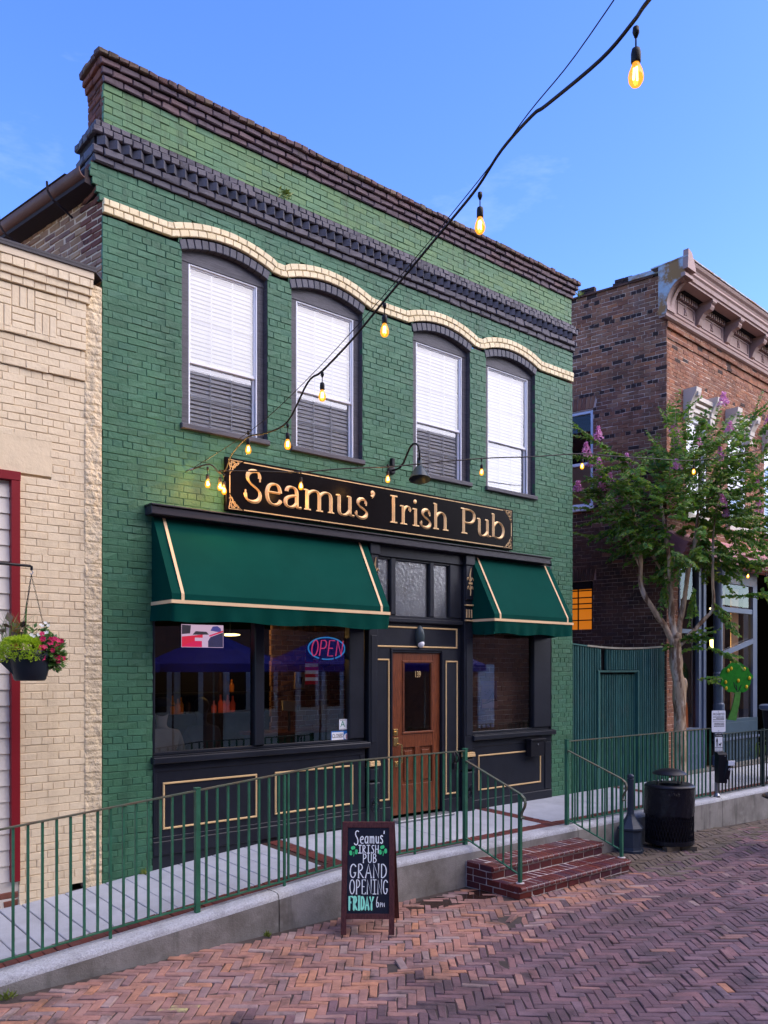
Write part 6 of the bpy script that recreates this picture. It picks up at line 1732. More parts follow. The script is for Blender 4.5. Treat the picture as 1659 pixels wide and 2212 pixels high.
for k in range(4):
    a = R(45 + 90 * k) + .35; mb.tube([(cx + .20 * math.cos(a), cy + .20 * math.sin(a), .67), (cx + .20 * math.cos(a), cy + .20 * math.sin(a), .845)], .008, 6)
obj('hood_post', mb, 'black_metal', can)
smooth_by_angle(obj('hood', MB().lathe([(.235, .822), (.238, .83), (.20, .862), (.13, .888), (.06, .90), (0, .903)], 32, (cx, cy, 0), cap=False).lathe([(.235, .822), (0, .835)], 32, (cx, cy, 0), cap=False), 'black_metal', can), 50)
mb = MB()
for a in (30, 150, 270): mb.tube([(cx + .24 * math.cos(R(a)), cy + .24 * math.sin(R(a)), -.20), (cx + .24 * math.cos(R(a)), cy + .24 * math.sin(R(a)), -.11)], .02, 8)
obj('foot', mb, 'black_metal', can)
for (x_, y_, a_, wh) in ((10.50, -2.18, 8, 'bollard side of the'), (10.76, -2.30, -35, 'street side of the'), (10.95, -2.0, 40, 'sign post side of the')):
    w = obj('timber_block', MB().obox((x_, y_, -.185 - .035 * 0), (.21, .10, .065), Matrix.Rotation(R(a_ - 30), 3, 'Z')), 'wood_block', None)
    tag(w, 'weathered timber block wedged under the ' + wh + ' litter bin', 'block', 'timber blocks under the litter bin')

bo = thing('iron_bollard', 'slate blue cast iron bollard with bell base beside the steps', 'bollard', (10.03, -1.84, -.2))
def octa(prof, c): return MB().lathe(prof, 8, c)
bc = (10.03, -1.84, 0)
obj('base', octa([(.185, -.24), (.185, -.175), (.168, -.165), (.160, -.13), (.150, .085), (.158, .095), (.178, .105), (.178, .13), (.165, .14)], bc), 'navy_pole', bo)
obj('bell', octa([(.165, .14), (.14, .17), (.085, .245), (.06, .285), (.058, .30), (.05, .31)], bc), 'navy_pole', bo)
obj('shaft', MB().lathe([(.052, .30), (.046, .36), (.041, .77), (.048, .775), (.048, .795), (.041, .80)], 16, bc), 'navy_pole', bo, smooth=False)
obj('finial', MB().lathe([(.041, .80), (.046, .82), (.042, .845), (.02, .862), (0, .865)], 16, bc), 'navy_pole', bo, smooth=True)

# ---- sign post with dog waste station
sp = thing('sign_post', 'slim post on the wall with white PROHIBITED sign', 'sign', (12.9, -1.56, .2))
SPX, SPY = 12.90, -1.57
obj('post', MB().tube([(SPX, SPY, .20), (SPX, SPY, 1.60)], .024, 10).lathe([(.05, 0), (.05, .05), (.03, .08), (.026, .09)], 14, (SPX, SPY, .205)), 'steel', sp)
SN_ = Matrix.Translation((SPX, SPY - .03, 0)) @ Matrix.Rotation(R(-28), 4, 'Z')
def signbox(mb, x0, x1, z0, z1, y0=-.004, y1=.0): return mb.box(x0, x1, y0, y1, z0, z1)
pl_ = MB(); W2, zb_, zt2 = .125, 1.285, 1.635; rr = .02
poly = [(W2 - rr + rr * math.cos(R(a)), zt2 - rr + rr * math.sin(R(a))) for a in (0, 30, 60, 90)] + [(-W2 + rr + rr * math.cos(R(a)), zt2 - rr + rr * math.sin(R(a))) for a in (90, 120, 150, 180)] + [(-W2 + rr + rr * math.cos(R(a)), zb_ + rr + rr * math.sin(R(a))) for a in (180, 210, 240, 270)] + [(W2 - rr + rr * math.cos(R(a)), zb_ + rr + rr * math.sin(R(a))) for a in (270, 300, 330, 360)]
obj('plate', pl_.prism(poly, -.004, .0).xf(SN_), 'sign_white', sp)
SROT = Matrix.Rotation(R(-28), 3, 'Z') @ FACE
text_obj('word', 'PROHIBITED', .052, tuple(SN_ @ Vector((0, -.0055, 1.572))), SROT, 'sign_ink', sp, sx=.74)
ink = MB(); lr = random.Random(3)
for z_, x0_, x1_ in ((1.530, -.10, .10), (1.508, -.045, .10), (1.486, -.10, .098), (1.428, -.085, .10), (1.404, -.085, .10), (1.380, -.085, .10)):
    x_ = x0_
    while x_ < x1_:
        w_ = lr.uniform(.006, .016)
        signbox(ink, x_, min(x_ + w_, x1_), z_ - .006, z_ + .006, -.0052, -.0042); x_ += w_ + lr.uniform(.002, .007)
signbox(ink, -.105, .105, 1.452, 1.457, -.0052, -.0042)
obj('small_print', ink.xf(SN_), 'sign_ink', sp)
obj('bolt', MB().sphere((0, -.006, 1.615), .008, 8, 4).sphere((0, -.006, 1.305), .008, 8, 4).xf(SN_), 'steel', sp)
dg = thing('dog_waste_station', 'black dog waste dispenser with white picture sign on the sign post', 'dispenser', (SPX, SPY, .5))
obj('picture_sign', MB().box(-.068, .068, -.004, 0, .975, 1.280).xf(SN_), 'sign_white', dg)
obj('header_band', MB().box(-.068, .068, -.0052, -.0042, 1.205, 1.280).box(-.068, .068, -.0052, -.0042, 1.030, 1.038).xf(SN_), 'sign_ink', dg)
text_obj('word', 'DOG WASTE', .030, tuple(SN_ @ Vector((0, -.0062, 1.262))), SROT, 'sign_white', dg, sx=.75)
text_obj('word', 'STATION', .030, tuple(SN_ @ Vector((0, -.0062, 1.226))), SROT, 'sign_white', dg, sx=.9)
text_obj('word', 'PLEASE CLEAN UP', .019, tuple(SN_ @ Vector((0, -.0062, 1.012))), SROT, 'sign_ink', dg, sx=.75)
text_obj('word', 'AFTER YOUR DOG', .019, tuple(SN_ @ Vector((0, -.0062, .990))), SROT, 'sign_ink', dg, sx=.75)
si = MB()
si.prism([(-.040, 1.045), (-.034, 1.045), (-.030, 1.10), (-.026, 1.045), (-.020, 1.045), (-.020, 1.145), (-.016, 1.12), (-.013, 1.12), (-.018, 1.165), (-.022, 1.172), (-.025, 1.19), (-.030, 1.196), (-.035, 1.19), (-.038, 1.172), (-.044, 1.165), (-.047, 1.12), (-.043, 1.12), (-.040, 1.145)], -.0052, -.0042)
si.prism([(.002, 1.045), (.008, 1.045), (.010, 1.072), (.030, 1.072), (.032, 1.045), (.038, 1.045), (.040, 1.085), (.048, 1.10), (.052, 1.098), (.052, 1.106), (.044, 1.116), (.036, 1.112), (.032, 1.095), (.008, 1.095), (.0, 1.108), (-.003, 1.106), (.002, 1.09)], -.0052, -.0042)
obj('pictogram', si.xf(SN_), 'sign_ink', dg)
DM = Matrix.Translation((SPX, SPY - .06, 0)) @ Matrix.Rotation(R(-38), 4, 'Z')
obj('dispenser_box', MB().bev(-.07, .07, -.10, .05, .47, .93, .006).prism([(-.10, .931), (.05, .931), (.05, .965), (-.06, .955)], -.074, .074, 'x').xf(DM), 'black_metal', dg)
mb = MB(); NBq = 12
for j in range(7):
    f = j / 6; z = .84 - f * .30
    for k in range(NBq):
        a = 2 * math.pi * k / NBq; r_ = (.062 + .012 * math.sin(3 * a + f * 4) * f) * (1 - .35 * max(0, f - .6))
        mb.v.append((.10 + r_ * math.cos(a) * .9 - f * .05, -.075 + r_ * math.sin(a) * .8, z + .012 * math.sin(a * 2) * f))
for j in range(6):
    for k in range(NBq): mb.f.append((j * NBq + k, j * NBq + (k + 1) % NBq, (j + 1) * NBq + (k + 1) % NBq, (j + 1) * NBq + k))
mb.f.append(tuple(range(NBq)))
obj('bag_roll', mb.xf(DM), 'bag', dg, smooth=True)
obj('label', MB().bev(.07, .175, -.142, -.128, .755, .835, .004).xf(DM), 'sign_white', dg)
rg = MB()
for k in range(3): rg.ribbon([(.085 + .03 * k + .012 * math.cos(t * .63), .70 + .016 * math.sin(t * .63)) for t in range(11)], [.005] * 11, lambda a, b, h: (a, -.14, b))
obj('ring_print', rg.xf(DM), 'sign_white', dg)
obj('lock', MB().sphere((.03, -.104, .905), .007, 8, 4).xf(DM), 'steel', dg)

# ================================================================== GREEN SLATTED FENCE
fe = thing('slat_fence', 'tall dark green corrugated slat fence with a hidden gate beside the pub', 'fence', (12.6, .1, .25))
fr_ = random.Random(6)
FX0, FX1 = 11.19, 14.02
def fence_top(x):
    u = (x - FX0) / (FX1 - FX0)
    return 2.715 - .055 * math.sin(math.pi * u) * 1.0
GX0, GX1, GZ = 11.95, 13.13, 2.25
smesh = {}
x = FX0; k = 0
while x < FX1:
    w = .0685
    z0 = .235 + fr_.uniform(0, .02); z1 = fence_top(x)
    y = .055
    segs = []
    if GX0 < x < GX1 and True:
        segs = [(z0, GZ - .03 + fr_.uniform(-.006, .006), y + .045), (GZ + .045, z1 - .02, y)]
        if abs(x - 12.12) < .05: segs = [segs[0]]
    else:
        segs = [(z0, z1, y)]
    for a, b, yy in segs:
        mb = MB()
        prof = [(-.023, .035), (-.023, .0), (-.012, -.012), (.004, -.014), (.016, -.008), (.021, .004), (.021, .035)]
        lean_ = fr_.uniform(-.004, .004)
        n = len(prof)
        V = [(x + px_ + (lean_ if t else 0), yy + py_ + fr_.uniform(-.003, .003), zz) for t, zz in ((0, a), (1, b)) for px_, py_ in prof]
        mb.add(V, [(i, i + 1, i + 1 + n, i + n) for i in range(n - 1)] + [tuple(range(n, 2 * n)), tuple(range(n - 1, -1, -1))])
        obj('slat', mb, 'fence_green', fe)
    x += w; k += 1
mb = MB()
mb.box(FX0, FX1, .12, .16, .2, 2.66)
obj('backing', mb, 'interior_dark', fe)
gf = MB().bev(GX0 - .03, GX0 + .02, .02, .09, .25, GZ + .02, .004).bev(GX1 - .02, GX1 + .03, .02, .09, .25, GZ + .02, .004).bev(GX0 - .03, GX1 + .03, .03, .09, GZ, GZ + .035, .004)
obj('gate_frame', gf, 'fence_green', fe)
mb = MB(); n = 14
for k in range(n):
    xa = 11.62 + (FX1 - .1 - 11.62) * k / n; xb = 11.62 + (FX1 - .1 - 11.62) * (k + 1) / n
    mb.bar((xa, .05, fence_top(xa) + .012), (xb, .05, fence_top(xb) + .012), .05, .030)
obj('cap_strip', mb, 'fence_cap', fe)
obj('cap_strip', MB().bar((11.19, .05, 2.725), (11.62, .05, fence_top(11.62) + .005), .04, .024), 'fence_green', fe)

# ================================================================== BROWN BRICK BUILDING ON THE RIGHT
RC = Vector((14.1, .05, 0)); TH = R(2.97)
RU = Vector((math.cos(TH), math.sin(TH), 0)); RN = Vector((RU.y, -RU.x, 0))
FM = Matrix(((RU.x, -RN.x, 0, RC.x), (RU.y, -RN.y, 0, RC.y), (0, 0, 1, 0), (0, 0, 0, 1)))
rb = thing('brown_brick_building', 'brown brick corner building with pink cornice and slate blue shopfront', 'building', (16, 1, .3))
SDr = Vector((math.cos(R(102.4)), math.sin(R(102.4)), 0)); SUr = -SDr
SNr = Vector((-SDr.y, SDr.x, 0))
if SNr.x > 0: SNr = -SNr
rw_ = random.Random(13)
def rb_side_block(u, z):
    if -2.45 < u < -1.46 and (5.45 < z < 7.46 or 3.06 < z < 4.06): return True
    if -2.50 < u < -1.40 and (7.46 < z < 7.70 or 4.06 < z < 4.32): return True
    return False
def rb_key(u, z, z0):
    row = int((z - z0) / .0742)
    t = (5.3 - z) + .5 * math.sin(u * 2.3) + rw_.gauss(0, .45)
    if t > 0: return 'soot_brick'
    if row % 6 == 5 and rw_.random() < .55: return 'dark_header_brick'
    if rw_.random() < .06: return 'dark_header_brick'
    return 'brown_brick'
b1 = MB(); b2 = MB()
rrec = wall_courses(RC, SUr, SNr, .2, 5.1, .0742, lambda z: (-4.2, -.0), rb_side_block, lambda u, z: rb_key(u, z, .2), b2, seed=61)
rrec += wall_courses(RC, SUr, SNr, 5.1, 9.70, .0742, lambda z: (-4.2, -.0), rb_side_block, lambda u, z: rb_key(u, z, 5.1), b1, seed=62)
ft_block = lambda u, z: any(c - .43 < u < c + .43 and 5.3 < z < 7.25 for c in (1.2, 3.01, 4.82, 6.63))
for za, zb, off_, sd in ((4.8, 8.44, .0, 63), (8.44, 8.52, -.025, 64), (8.52, 8.60, .0, 65), (8.60, 8.70, -.02, 66), (8.70, 8.95, .03, 67)):
    rrec += wall_courses(RC + RN * off_, RU, RN, za, zb, .0742, lambda z: (.0, 8.0), ft_block, lambda u, z: 'brown_brick' if rw_.random() > .05 else 'dark_header_brick', b1, seed=sd)
rrec += wall_courses(RC, RU, RN, .3, 4.45, .0742, lambda z: (.0, .46), lambda u, z: False, lambda u, z: 'brown_brick', b1, seed=68)
emit_bricks('brick', rb, rrec, None, keep=300)
obj('wall', b1, 'pale_mortar', rb)
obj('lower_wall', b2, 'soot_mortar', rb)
def SPT(u, off, z):
    p = RC + SUr * u + SNr * off; return (p.x, p.y, z)
SM = Matrix(((SUr.x, -SNr.x, 0, RC.x), (SUr.y, -SNr.y, 0, RC.y), (0, 0, 1, 0), (0, 0, 0, 1)))
mb = MB().box(-4.2, -.02, .02, .35, .1, 3.06).box(-4.2, -.02, .02, .35, 4.06, 5.45).box(-4.2, -.02, .02, .35, 7.46, 9.62).box(-1.46, -.02, .02, .35, 3.06, 7.46).box(-4.2, -2.45, .02, .35, 3.06, 7.46)
obj('side_core', mb.xf(SM), 'soot_mortar', rb)
# jack arches of fanned bricks
for (zc0, zc1, key) in ((7.462, 7.70, 'brown_brick'), (4.062, 4.32, 'soot_brick')):
    for k in range(12):
        ua = -2.47 + k * .0855; mb = MB(); sk_ = (ua + 1.95) * .12
        mb.add([(ua + .004, .04, zc0), (ua + .078, .04, zc0), (ua + .078 + sk_, .04, zc1), (ua + .004 + sk_, .04, zc1), (ua + .004, -.004, zc0), (ua + .078, -.004, zc0), (ua + .078 + sk_, -.004, zc1), (ua + .004 + sk_, -.004, zc1)],
               [(4, 5, 6, 7), (0, 1, 5, 4), (1, 2, 6, 5), (2, 3, 7, 6), (3, 0, 4, 7)])
        obj('arch_brick', mb.xf(SM), key, rb)
mb = MB().box(-2.52, -1.36, .012, .05, 7.44, 7.72).box(-2.52, -1.36, .012, .05, 4.05, 4.33)
obj('arch_joint', mb.xf(SM), 'pale_mortar', rb)
# side windows
mb = MB()
mb.bev(-2.45, -2.40, .03, .10, 5.52, 7.44); mb.bev(-1.515, -1.46, .03, .10, 5.52, 7.44); mb.bev(-2.40, -1.515, .03, .10, 7.38, 7.44); mb.bev(-2.40, -1.515, .04, .10, 6.36, 6.42); mb.bev(-2.40, -1.515, .04, .10, 5.52, 5.60); mb.bev(-2.52, -1.44, -.06, .10, 5.44, 5.519, .01)
sw = obj('side_window', mb.xf(SM), 'white_paint', rb)
obj('pane', MB().add([(-2.42, .075, 5.58), (-1.50, .075, 5.58), (-1.50, .075, 7.40), (-2.42, .075, 7.40)], [(0, 1, 2, 3)]).xf(SM), 'glass_store', sw)
obj('board_panel', MB().box(-2.42, -1.97, .10, .13, 5.60, 6.36).box(-1.955, -1.50, .10, .13, 5.60, 6.36).xf(SM), 'paper', sw)
obj('recess', MB().box(-2.45, -1.47, .30, .33, 5.5, 7.4).xf(SM), 'interior_dark', sw)
mb = MB()
mb.box(-2.45, -2.41, .05, .12, 3.06, 4.06); mb.box(-1.50, -1.462, .05, .12, 3.06, 4.06)
for zz in (3.06, 3.27, 3.50, 3.60, 3.72, 3.86): mb.box(-2.41, -1.50, .05, .08, zz, zz + .022)
for uu in (-2.11, -1.80): mb.box(uu, uu + .018, .051, .079, 3.06, 3.90)
mb.box(-2.41, -1.50, .03, .12, 3.90, 4.06)
lw_ = obj('low_window', mb.xf(SM), 'black_metal', rb)
obj('lit_blind', MB().box(-2.43, -1.48, .13, .15, 3.06, 4.0).xf(SM), 'orange_blind', lw_)
# stacked loose bricks and flashing on the parapet
mb = MB().box(-4.2, -.25, -.03, .36, 9.70, 9.735); 
obj('parapet_cap', mb.xf(SM), 'soot_brick', rb)
obj('parapet_flashing', MB().bev(-.72, -.02, -.05, .38, 9.735, 9.82, .004).xf(SM), 'cornice_end', rb)
prs = []
for (ua, ub, rows) in ((-1.05, -.66, 2), (-1.78, -1.42, 2), (-2.6, -2.1, 3)):
    for q in range(rows - 0):
        prs += row_bricks(RC, SUr, SNr, ua + .04 * q, ub, 9.738 + q * .062, 9.795 + q * .062, .20, 'dark_header_brick', seed=q)
for c, u, n, L_, H_, mk in prs:
    mb = MB(); p = Vector(c) - n * .05
    mb.obox(p, (L_, .10, H_), Matrix((u, -n, UZ)).transposed())
    obj('loose_brick', mb, 'dark_header_brick', rb)
# pressed metal cornice
CE = -.22; CX1 = 8.0
cn = MB()
def sweep(mb, prof, t0, t1):
    """profile (off, z) along the front"""
    n = len(prof); o = len(mb.v)
    for t in (t0, t1):
        for off, z in prof: mb.v.append(tuple(FM @ Vector((t, -off, z))))
    for k in range(n - 1): mb.f.append((o + k, o + k + 1, o + k + 1 + n, o + k + n))
    mb.f.append(tuple(range(o, o + n))); mb.f.append(tuple(range(o + 2 * n - 1, o + n - 1, -1)))
    return mb
crown = [(-.05, 9.76), (.50, 9.76), (.52, 9.73), (.50, 9.69), (.46, 9.66), (.44, 9.62), (.46, 9.60), (.47, 9.56), (.44, 9.53), (.43, 9.46), (.40, 9.45), (.40, 9.41), (-.05, 9.41)]
obj('crown_molding', sweep(MB(), crown, CE + .02, CX1), 'cornice_pink', rb)
base = [(-.05, 9.0), (.05, 9.0), (.06, 8.97), (.10, 8.95), (.11, 8.92), (.09, 8.90), (.10, 8.88), (.09, 8.84), (.05, 8.82), (-.05, 8.82)]
obj('base_molding', sweep(MB(), base, CE + .02, CX1), 'cornice_pink', rb)
obj('frieze', sweep(MB(), [(-.05, 9.41), (.045, 9.41), (.045, 9.0), (-.05, 9.0)], CE + .02, CX1), 'cornice_pink', rb)
brk = [1.13, 2.36, 3.59, 4.82, 6.05, 7.28]
def FB(mb, t0, t1, o0, o1, z0, z1):    # box on the front: t range, off range outward, z range
    b = MB().box(t0, t1, -o1, -o0, z0, z1); return mb.add([tuple(FM @ Vector(p)) for p in b.v], b.f)
dt = MB().box(-.024, .024, -.035, .035, -.05, .05); dtm = mesh_from('dentil', dt.v, dt.f, 'cornice_pink')
t = .32
while t < 7.9:
    if not any(abs(t - b) < .13 for b in brk):
        inst('dentil', dtm, Matrix.Translation(FM @ Vector((t, -.085, 9.345))) @ Matrix.Rotation(TH, 4, 'Z'), rb)
    t += .092
for b in brk:
    mb = MB()
    pr_ = [(.05, 9.41), (.38, 9.41), (.39, 9.36), (.35, 9.34), (.36, 9.30), (.33, 9.25), (.27, 9.235), (.20, 9.20), (.14, 9.12), (.10, 9.02), (.05, 9.0)]
    n = len(pr_)
    V = [tuple(FM @ Vector((b + q * .07, -o_, z_))) for q in (-1, 1) for o_, z_ in pr_]
    mb.add(V, [tuple(range(n)), tuple(range(2 * n - 1, n - 1, -1))] + [(k, k + 1, k + 1 + n, k + n) for k in range(n - 1)])
    FB(mb, b - .085, b + .085, .05, .40, 9.375, 9.408)
    o = obj('bracket', mb, 'cornice_pink', rb)
for a, b in zip([.15] + brk[:-1], brk):
    c0, c1 = a + .16, b - .16
    mb = MB()
    FB(mb, c0, c1, .045, .062, 9.25, 9.272); FB(mb, c0, c1, .045, .062, 9.03, 9.052); FB(mb, c0, c0 + .022, .045, .0615, 9.052, 9.25); FB(mb, c1 - .022, c1, .045, .0615, 9.052, 9.25)
    p = obj('frieze_panel', mb, 'cornice_pink', rb)
    m2 = MB(); cc = (c0 + c1) / 2
    for (dx, dz, r_) in ((0, 0, .05), (-.04, .05, .028), (.04, .05, .028), (-.03, -.05, .03), (.035, -.045, .026), (0, .08, .03)):
        m2.sphere(tuple(FM @ Vector((cc + dx, -.05, 9.15 + dz))), r_, 8, 5, (1, .6, 1))
    obj('relief', m2, 'cornice_pink', p, smooth=True)
# end bracket with curved soffit, rusted blue outer face
ep = [(-.05, 8.86), (.10, 8.86), (.12, 8.90), (.115, 8.98)] + [(.115 + .33 * (1 - math.cos(R(a))), 9.0 + .42 * math.sin(R(a))) for a in range(10, 91, 10)] + [(.46, 9.45), (.47, 9.56), (.45, 9.62), (.50, 9.70), (.50, 9.80), (-.05, 9.78)]
mb = MB(); n = len(ep)
mb.add([tuple(FM @ Vector((CE, -o_, z_))) for o_, z_ in ep], [tuple(range(n))])
obj('cornice_end', mb, 'cornice_end', rb)
mb = MB()
for t0, t1, ins in ((CE + .003, CE + .09, 0), (CE + .09, CE + .19, .025), (CE + .19, CE + .28, 0)):
    prof = [(o_ - ins * .7, z_ + (ins if 9.0 < z_ < 9.42 else 0)) for o_, z_ in ep[3:13]]
    for (o0, z0), (o1, z1) in zip(prof[:-1], prof[1:]):
        mb.add([tuple(FM @ Vector((t0, -o0, z0))), tuple(FM @ Vector((t1, -o0, z0))), tuple(FM @ Vector((t1, -o1, z1))), tuple(FM @ Vector((t0, -o1, z1)))], [(0, 1, 2, 3)])
FB(mb, CE + .003, CE + .30, .05, .13, 8.93, 9.01)
FB(mb, CE - .015, CE + .30, .40, .49, 9.43, 9.47); FB(mb, CE - .01, CE + .30, .40, .475, 9.475, 9.50)
obj('end_bracket', mb, 'cornice_pink', rb)
pd_ = MB()
pt_ = [(-.02, 9.55), (.30, 9.55), (.24, 9.70), (.14, 9.86), (.0, 9.90)]
pd_.add([tuple(FM @ Vector((CE + a, -.54, b))) for a, b in pt_] + [tuple(FM @ Vector((CE + a, -.44, b))) for a, b in pt_], [(0, 1, 2, 3, 4), (9, 8, 7, 6, 5)] + [(k, (k + 1) % 5, (k + 1) % 5 + 5, k + 5) for k in range(5)])
obj('end_pediment', pd_, 'cornice_pink', rb)
mb = MB(); FB(mb, CE - .01, CX1, -.2, .53, 9.762, 9.785); obj('cornice_roof', mb, 'cornice_end', rb)
# upper front windows with bracketed hoods
for c in (1.2, 3.01, 4.82, 6.63):
    mb = MB(); FB(mb, c - .43, c - .36, -.09, -.02, 5.3, 7.24); FB(mb, c + .36, c + .43, -.09, -.02, 5.3, 7.24); FB(mb, c - .36, c + .36, -.09, -.02, 7.15, 7.24); FB(mb, c - .36, c + .36, -.09, -.03, 6.22, 6.28); FB(mb, c - .36, c + .36, -.09, -.03, 5.3, 5.38)
    w = obj('front_window', mb, 'white_paint', rb)
    mb = MB(); mb.add([tuple(FM @ Vector(p)) for p in ((c - .37, .06, 5.35), (c + .37, .06, 5.35), (c + .37, .06, 7.2), (c - .37, .06, 7.2))], [(0, 1, 2, 3)]); obj('pane', mb, 'glass_up', w)
    for k in range(30):
        zz = 7.12 - k * .06
        mb = MB(); mb.add([tuple(FM @ Vector(p)) for p in ((c - .35, .09, zz), (c + .35, .09, zz), (c + .35, .125, zz + .05), (c - .35, .125, zz + .05))], [(0, 1, 2, 3)])
        if k == 0: big = MB()
        big.add(mb.v, mb.f)
    obj('blind', big, 'blind', w)
    mb = MB(); FB(mb, c - .43, c + .43, -.32, -.30, 5.3, 7.2); obj('recess', mb, 'interior_dark', w)
    mb = MB(); FB(mb, c - .55, c + .55, -.02, .10, 5.19, 5.30); obj('sill', mb, 'hood_stone', w)
    mb = MB(); FB(mb, c - .34, c + .34, -.02, .10, 7.28, 7.36); FB(mb, c - .35, c + .35, -.02, .14, 7.40, 7.45); FB(mb, c - .36, c + .36, -.02, .17, 7.50, 7.58); FB(mb, c - .34, c + .34, -.02, .06, 7.24, 7.60)
    hd_ = obj('hood', mb, 'hood_stone', w)
    for sgn in (-1, 1):
        mb = MB()
        x0_ = c + sgn * .45 - .105
        V = [(x0_ + q * .21, -o_, z_) for q in (0, 1) for o_, z_ in ((-.02, 7.68), (.27, 7.68), (.26, 7.60), (.14, 7.38), (.13, 7.30), (-.02, 7.30))]
        mb.add([tuple(FM @ Vector(p)) for p in V], [(0, 1, 2, 3, 4, 5), (11, 10, 9, 8, 7, 6)] + [(k, (k + 1) % 6, (k + 1) % 6 + 6, k + 6) for k in range(6)])
        FB(mb, x0_ + .01, x0_ + .20, -.02, .11, 7.12, 7.298)
        for q in range(3): FB(mb, x0_ + .06 + q * .035, x0_ + .08 + q * .035, .18, .275, 7.52, 7.60)
        mb.sphere(tuple(FM @ Vector((x0_ + .105, -.11, 7.21))), .045, 10, 5, (1, .5, 1))
        obj('hood_bracket', mb, 'hood_stone', w)
# pink storefront canopy
cpf = [(-.02, 4.90), (.06, 4.90), (.10, 4.86), (.40, 4.66), (.47, 4.64), (.47, 4.60), (.44, 4.58), (.45, 4.53), (.42, 4.50), (.42, 4.46), (.38, 4.44), (.38, 4.40), (-.02, 4.40)]
obj('canopy', sweep(MB(), cpf, -.10, 8.0), 'pink_paint', rb)
# shopfront
mb = MB(); FB(mb, .46, .50, -.10, .02, .34, 4.40); FB(mb, .50, 1.23, -.10, .015, .34, 1.12); FB(mb, .50, 1.23, -.10, .05, 1.12, 1.16); FB(mb, .50, 1.23, -.06, .025, 3.0, 3.08); FB(mb, .50, 1.23, -.02, .03, .62, .66)
obj('shop_frame', mb, 'store_blue', rb)
mb = MB()
for k, (a, b, o_) in enumerate(((1.23, 1.30, .03), (1.30, 1.42, .0), (1.42, 1.50, .035), (1.50, 1.58, .01))): FB(mb, a, b, -.10, o_, .34, 4.40)
obj('shop_post', mb, 'store_blue', rb)
mb = MB(); mb.add([tuple(FM @ Vector(p)) for p in ((.50, .04, 1.16), (1.23, .04, 1.16), (1.23, .04, 4.35), (.50, .04, 4.35))], [(0, 1, 2, 3)]); obj('pane', mb, 'glass_store', rb)
mb = MB(); FB(mb, 1.58, 2.08, -.32, -.30, .30, 4.40); FB(mb, 4.02, 4.60, -.32, -.30, .30, 4.40); obj('dark_recess', mb, 'store_navy', rb)
for cxx in (1.93, 4.66, 7.3):
    c_ = FM @ Vector((cxx, -.10, 0)); mb = MB()
    mb.lathe([(.13, .36), (.13, .55), (.10, .58), (.09, .70), (.085, 1.45), (.11, 1.47), (.11, 1.60), (.085, 1.63), (.080, 1.95), (.105, 1.98), (.105, 2.22), (.08, 2.25), (.075, 4.05), (.10, 4.08), (.13, 4.25), (.13, 4.40)], 12, (c_.x, c_.y, 0))
    obj('iron_column', mb, 'store_blue', rb)
for t0, t1 in ((2.12, 4.02), (4.9, 7.0)):
    mb = MB(); FB(mb, t0, t0 + .14, -.10, .0, .84, 4.40); FB(mb, t1 - .21, t1, -.10, .0, .84, 4.40); FB(mb, t0 + .14, t1 - .21, -.10, .0, 4.10, 4.40); FB(mb, t0 + .14, t1 - .21, -.10, -.01, 3.50, 3.60)
    FB(mb, t0 - .02, t1 + .02, -.10, .05, .83, .88)
    sf = obj('display_window', mb, 'store_blue', rb)
    mb = MB(); FB(mb, t0, t1, -.10, .01, .88, 1.26); FB(mb, t0 + .08, t1 - .08, .01, .03, .95, 1.19); FB(mb, t0, t1, -.10, .0, .34, .829)
    obj('stall_panel', mb, 'store_teal', sf)
    for k in range(5):
        mb = MB(); a = t0 + .03 + (t1 - t0 - .06) * k / 5; b = t0 + .03 + (t1 - t0 - .06) * (k + 1) / 5 - .03; FB(mb, a, b, .0, .014, .42, .80); obj('panel_board', mb, 'store_teal', sf)
    mb = MB(); mb.add([tuple(FM @ Vector(p)) for p in ((t0 + .13, .05, 1.25), (t1 - .2, .05, 1.25), (t1 - .2, .05, 4.12), (t0 + .13, .05, 4.12))], [(0, 1, 2, 3)]); obj('pane', mb, 'glass_store', sf)
    mb = MB()
    for q, (c0, w_) in enumerate(((t0 + .62, .34), (t1 - .62, .36))):
        n = 16
        for k in range(n):
            xa = c0 - w_ / 2 + w_ * k / n; xb = xa + w_ / n; ya = .22 + .03 * (k % 2); yb = .22 + .03 * ((k + 1) % 2)
            mb.add([tuple(FM @ Vector(p)) for p in ((xa, ya, 1.2), (xb, yb, 1.2), (xb, yb, 4.05), (xa, ya, 4.05))], [(0, 1, 2, 3)])
    obj('curtain', mb, 'curtain', sf)
mb = MB(); pa, pb = FM @ Vector((2.30, .02, 2.60)), FM @ Vector((3.80, -.02, 2.93)); mb.bar(pa, pb, .05, .10); obj('door_rail', mb, 'store_blue', rb)
mb = MB(); FB(mb, .46, 8, -.12, .07, .24, .34); obj('stone_plinth', mb, 'wall_concrete', rb)
mb = MB(); FB(mb, -.0, 8, -3.0, -2.96, .2, 9.6); FB(mb, .3, 8, -3.0, -.34, .2, .24); FB(mb, .3, 8, -3.0, -.33, 4.42, 4.5); FB(mb, .3, 8, -3, .2, 9.4, 9.42); FB(mb, 8, 8.1, -3, -.0, .2, 9.4)
FB(mb, .47, .49, -2.9, -.11, .2, 4.45)
obj('inner_wall', mb, 'interior_dark', rb)
bl_ = thing('wall_lantern', 'small glowing lantern behind the blue shopfront glass', 'lantern', tuple(FM @ Vector((2.62, .35, 2.7))))
obj('glow', MB().lathe([(.0, 0), (.05, .0), (.06, .2), (.0, .2)], 8, tuple(FM @ Vector((2.62, .35, 2.75)))), 'lamp_warm', bl_)
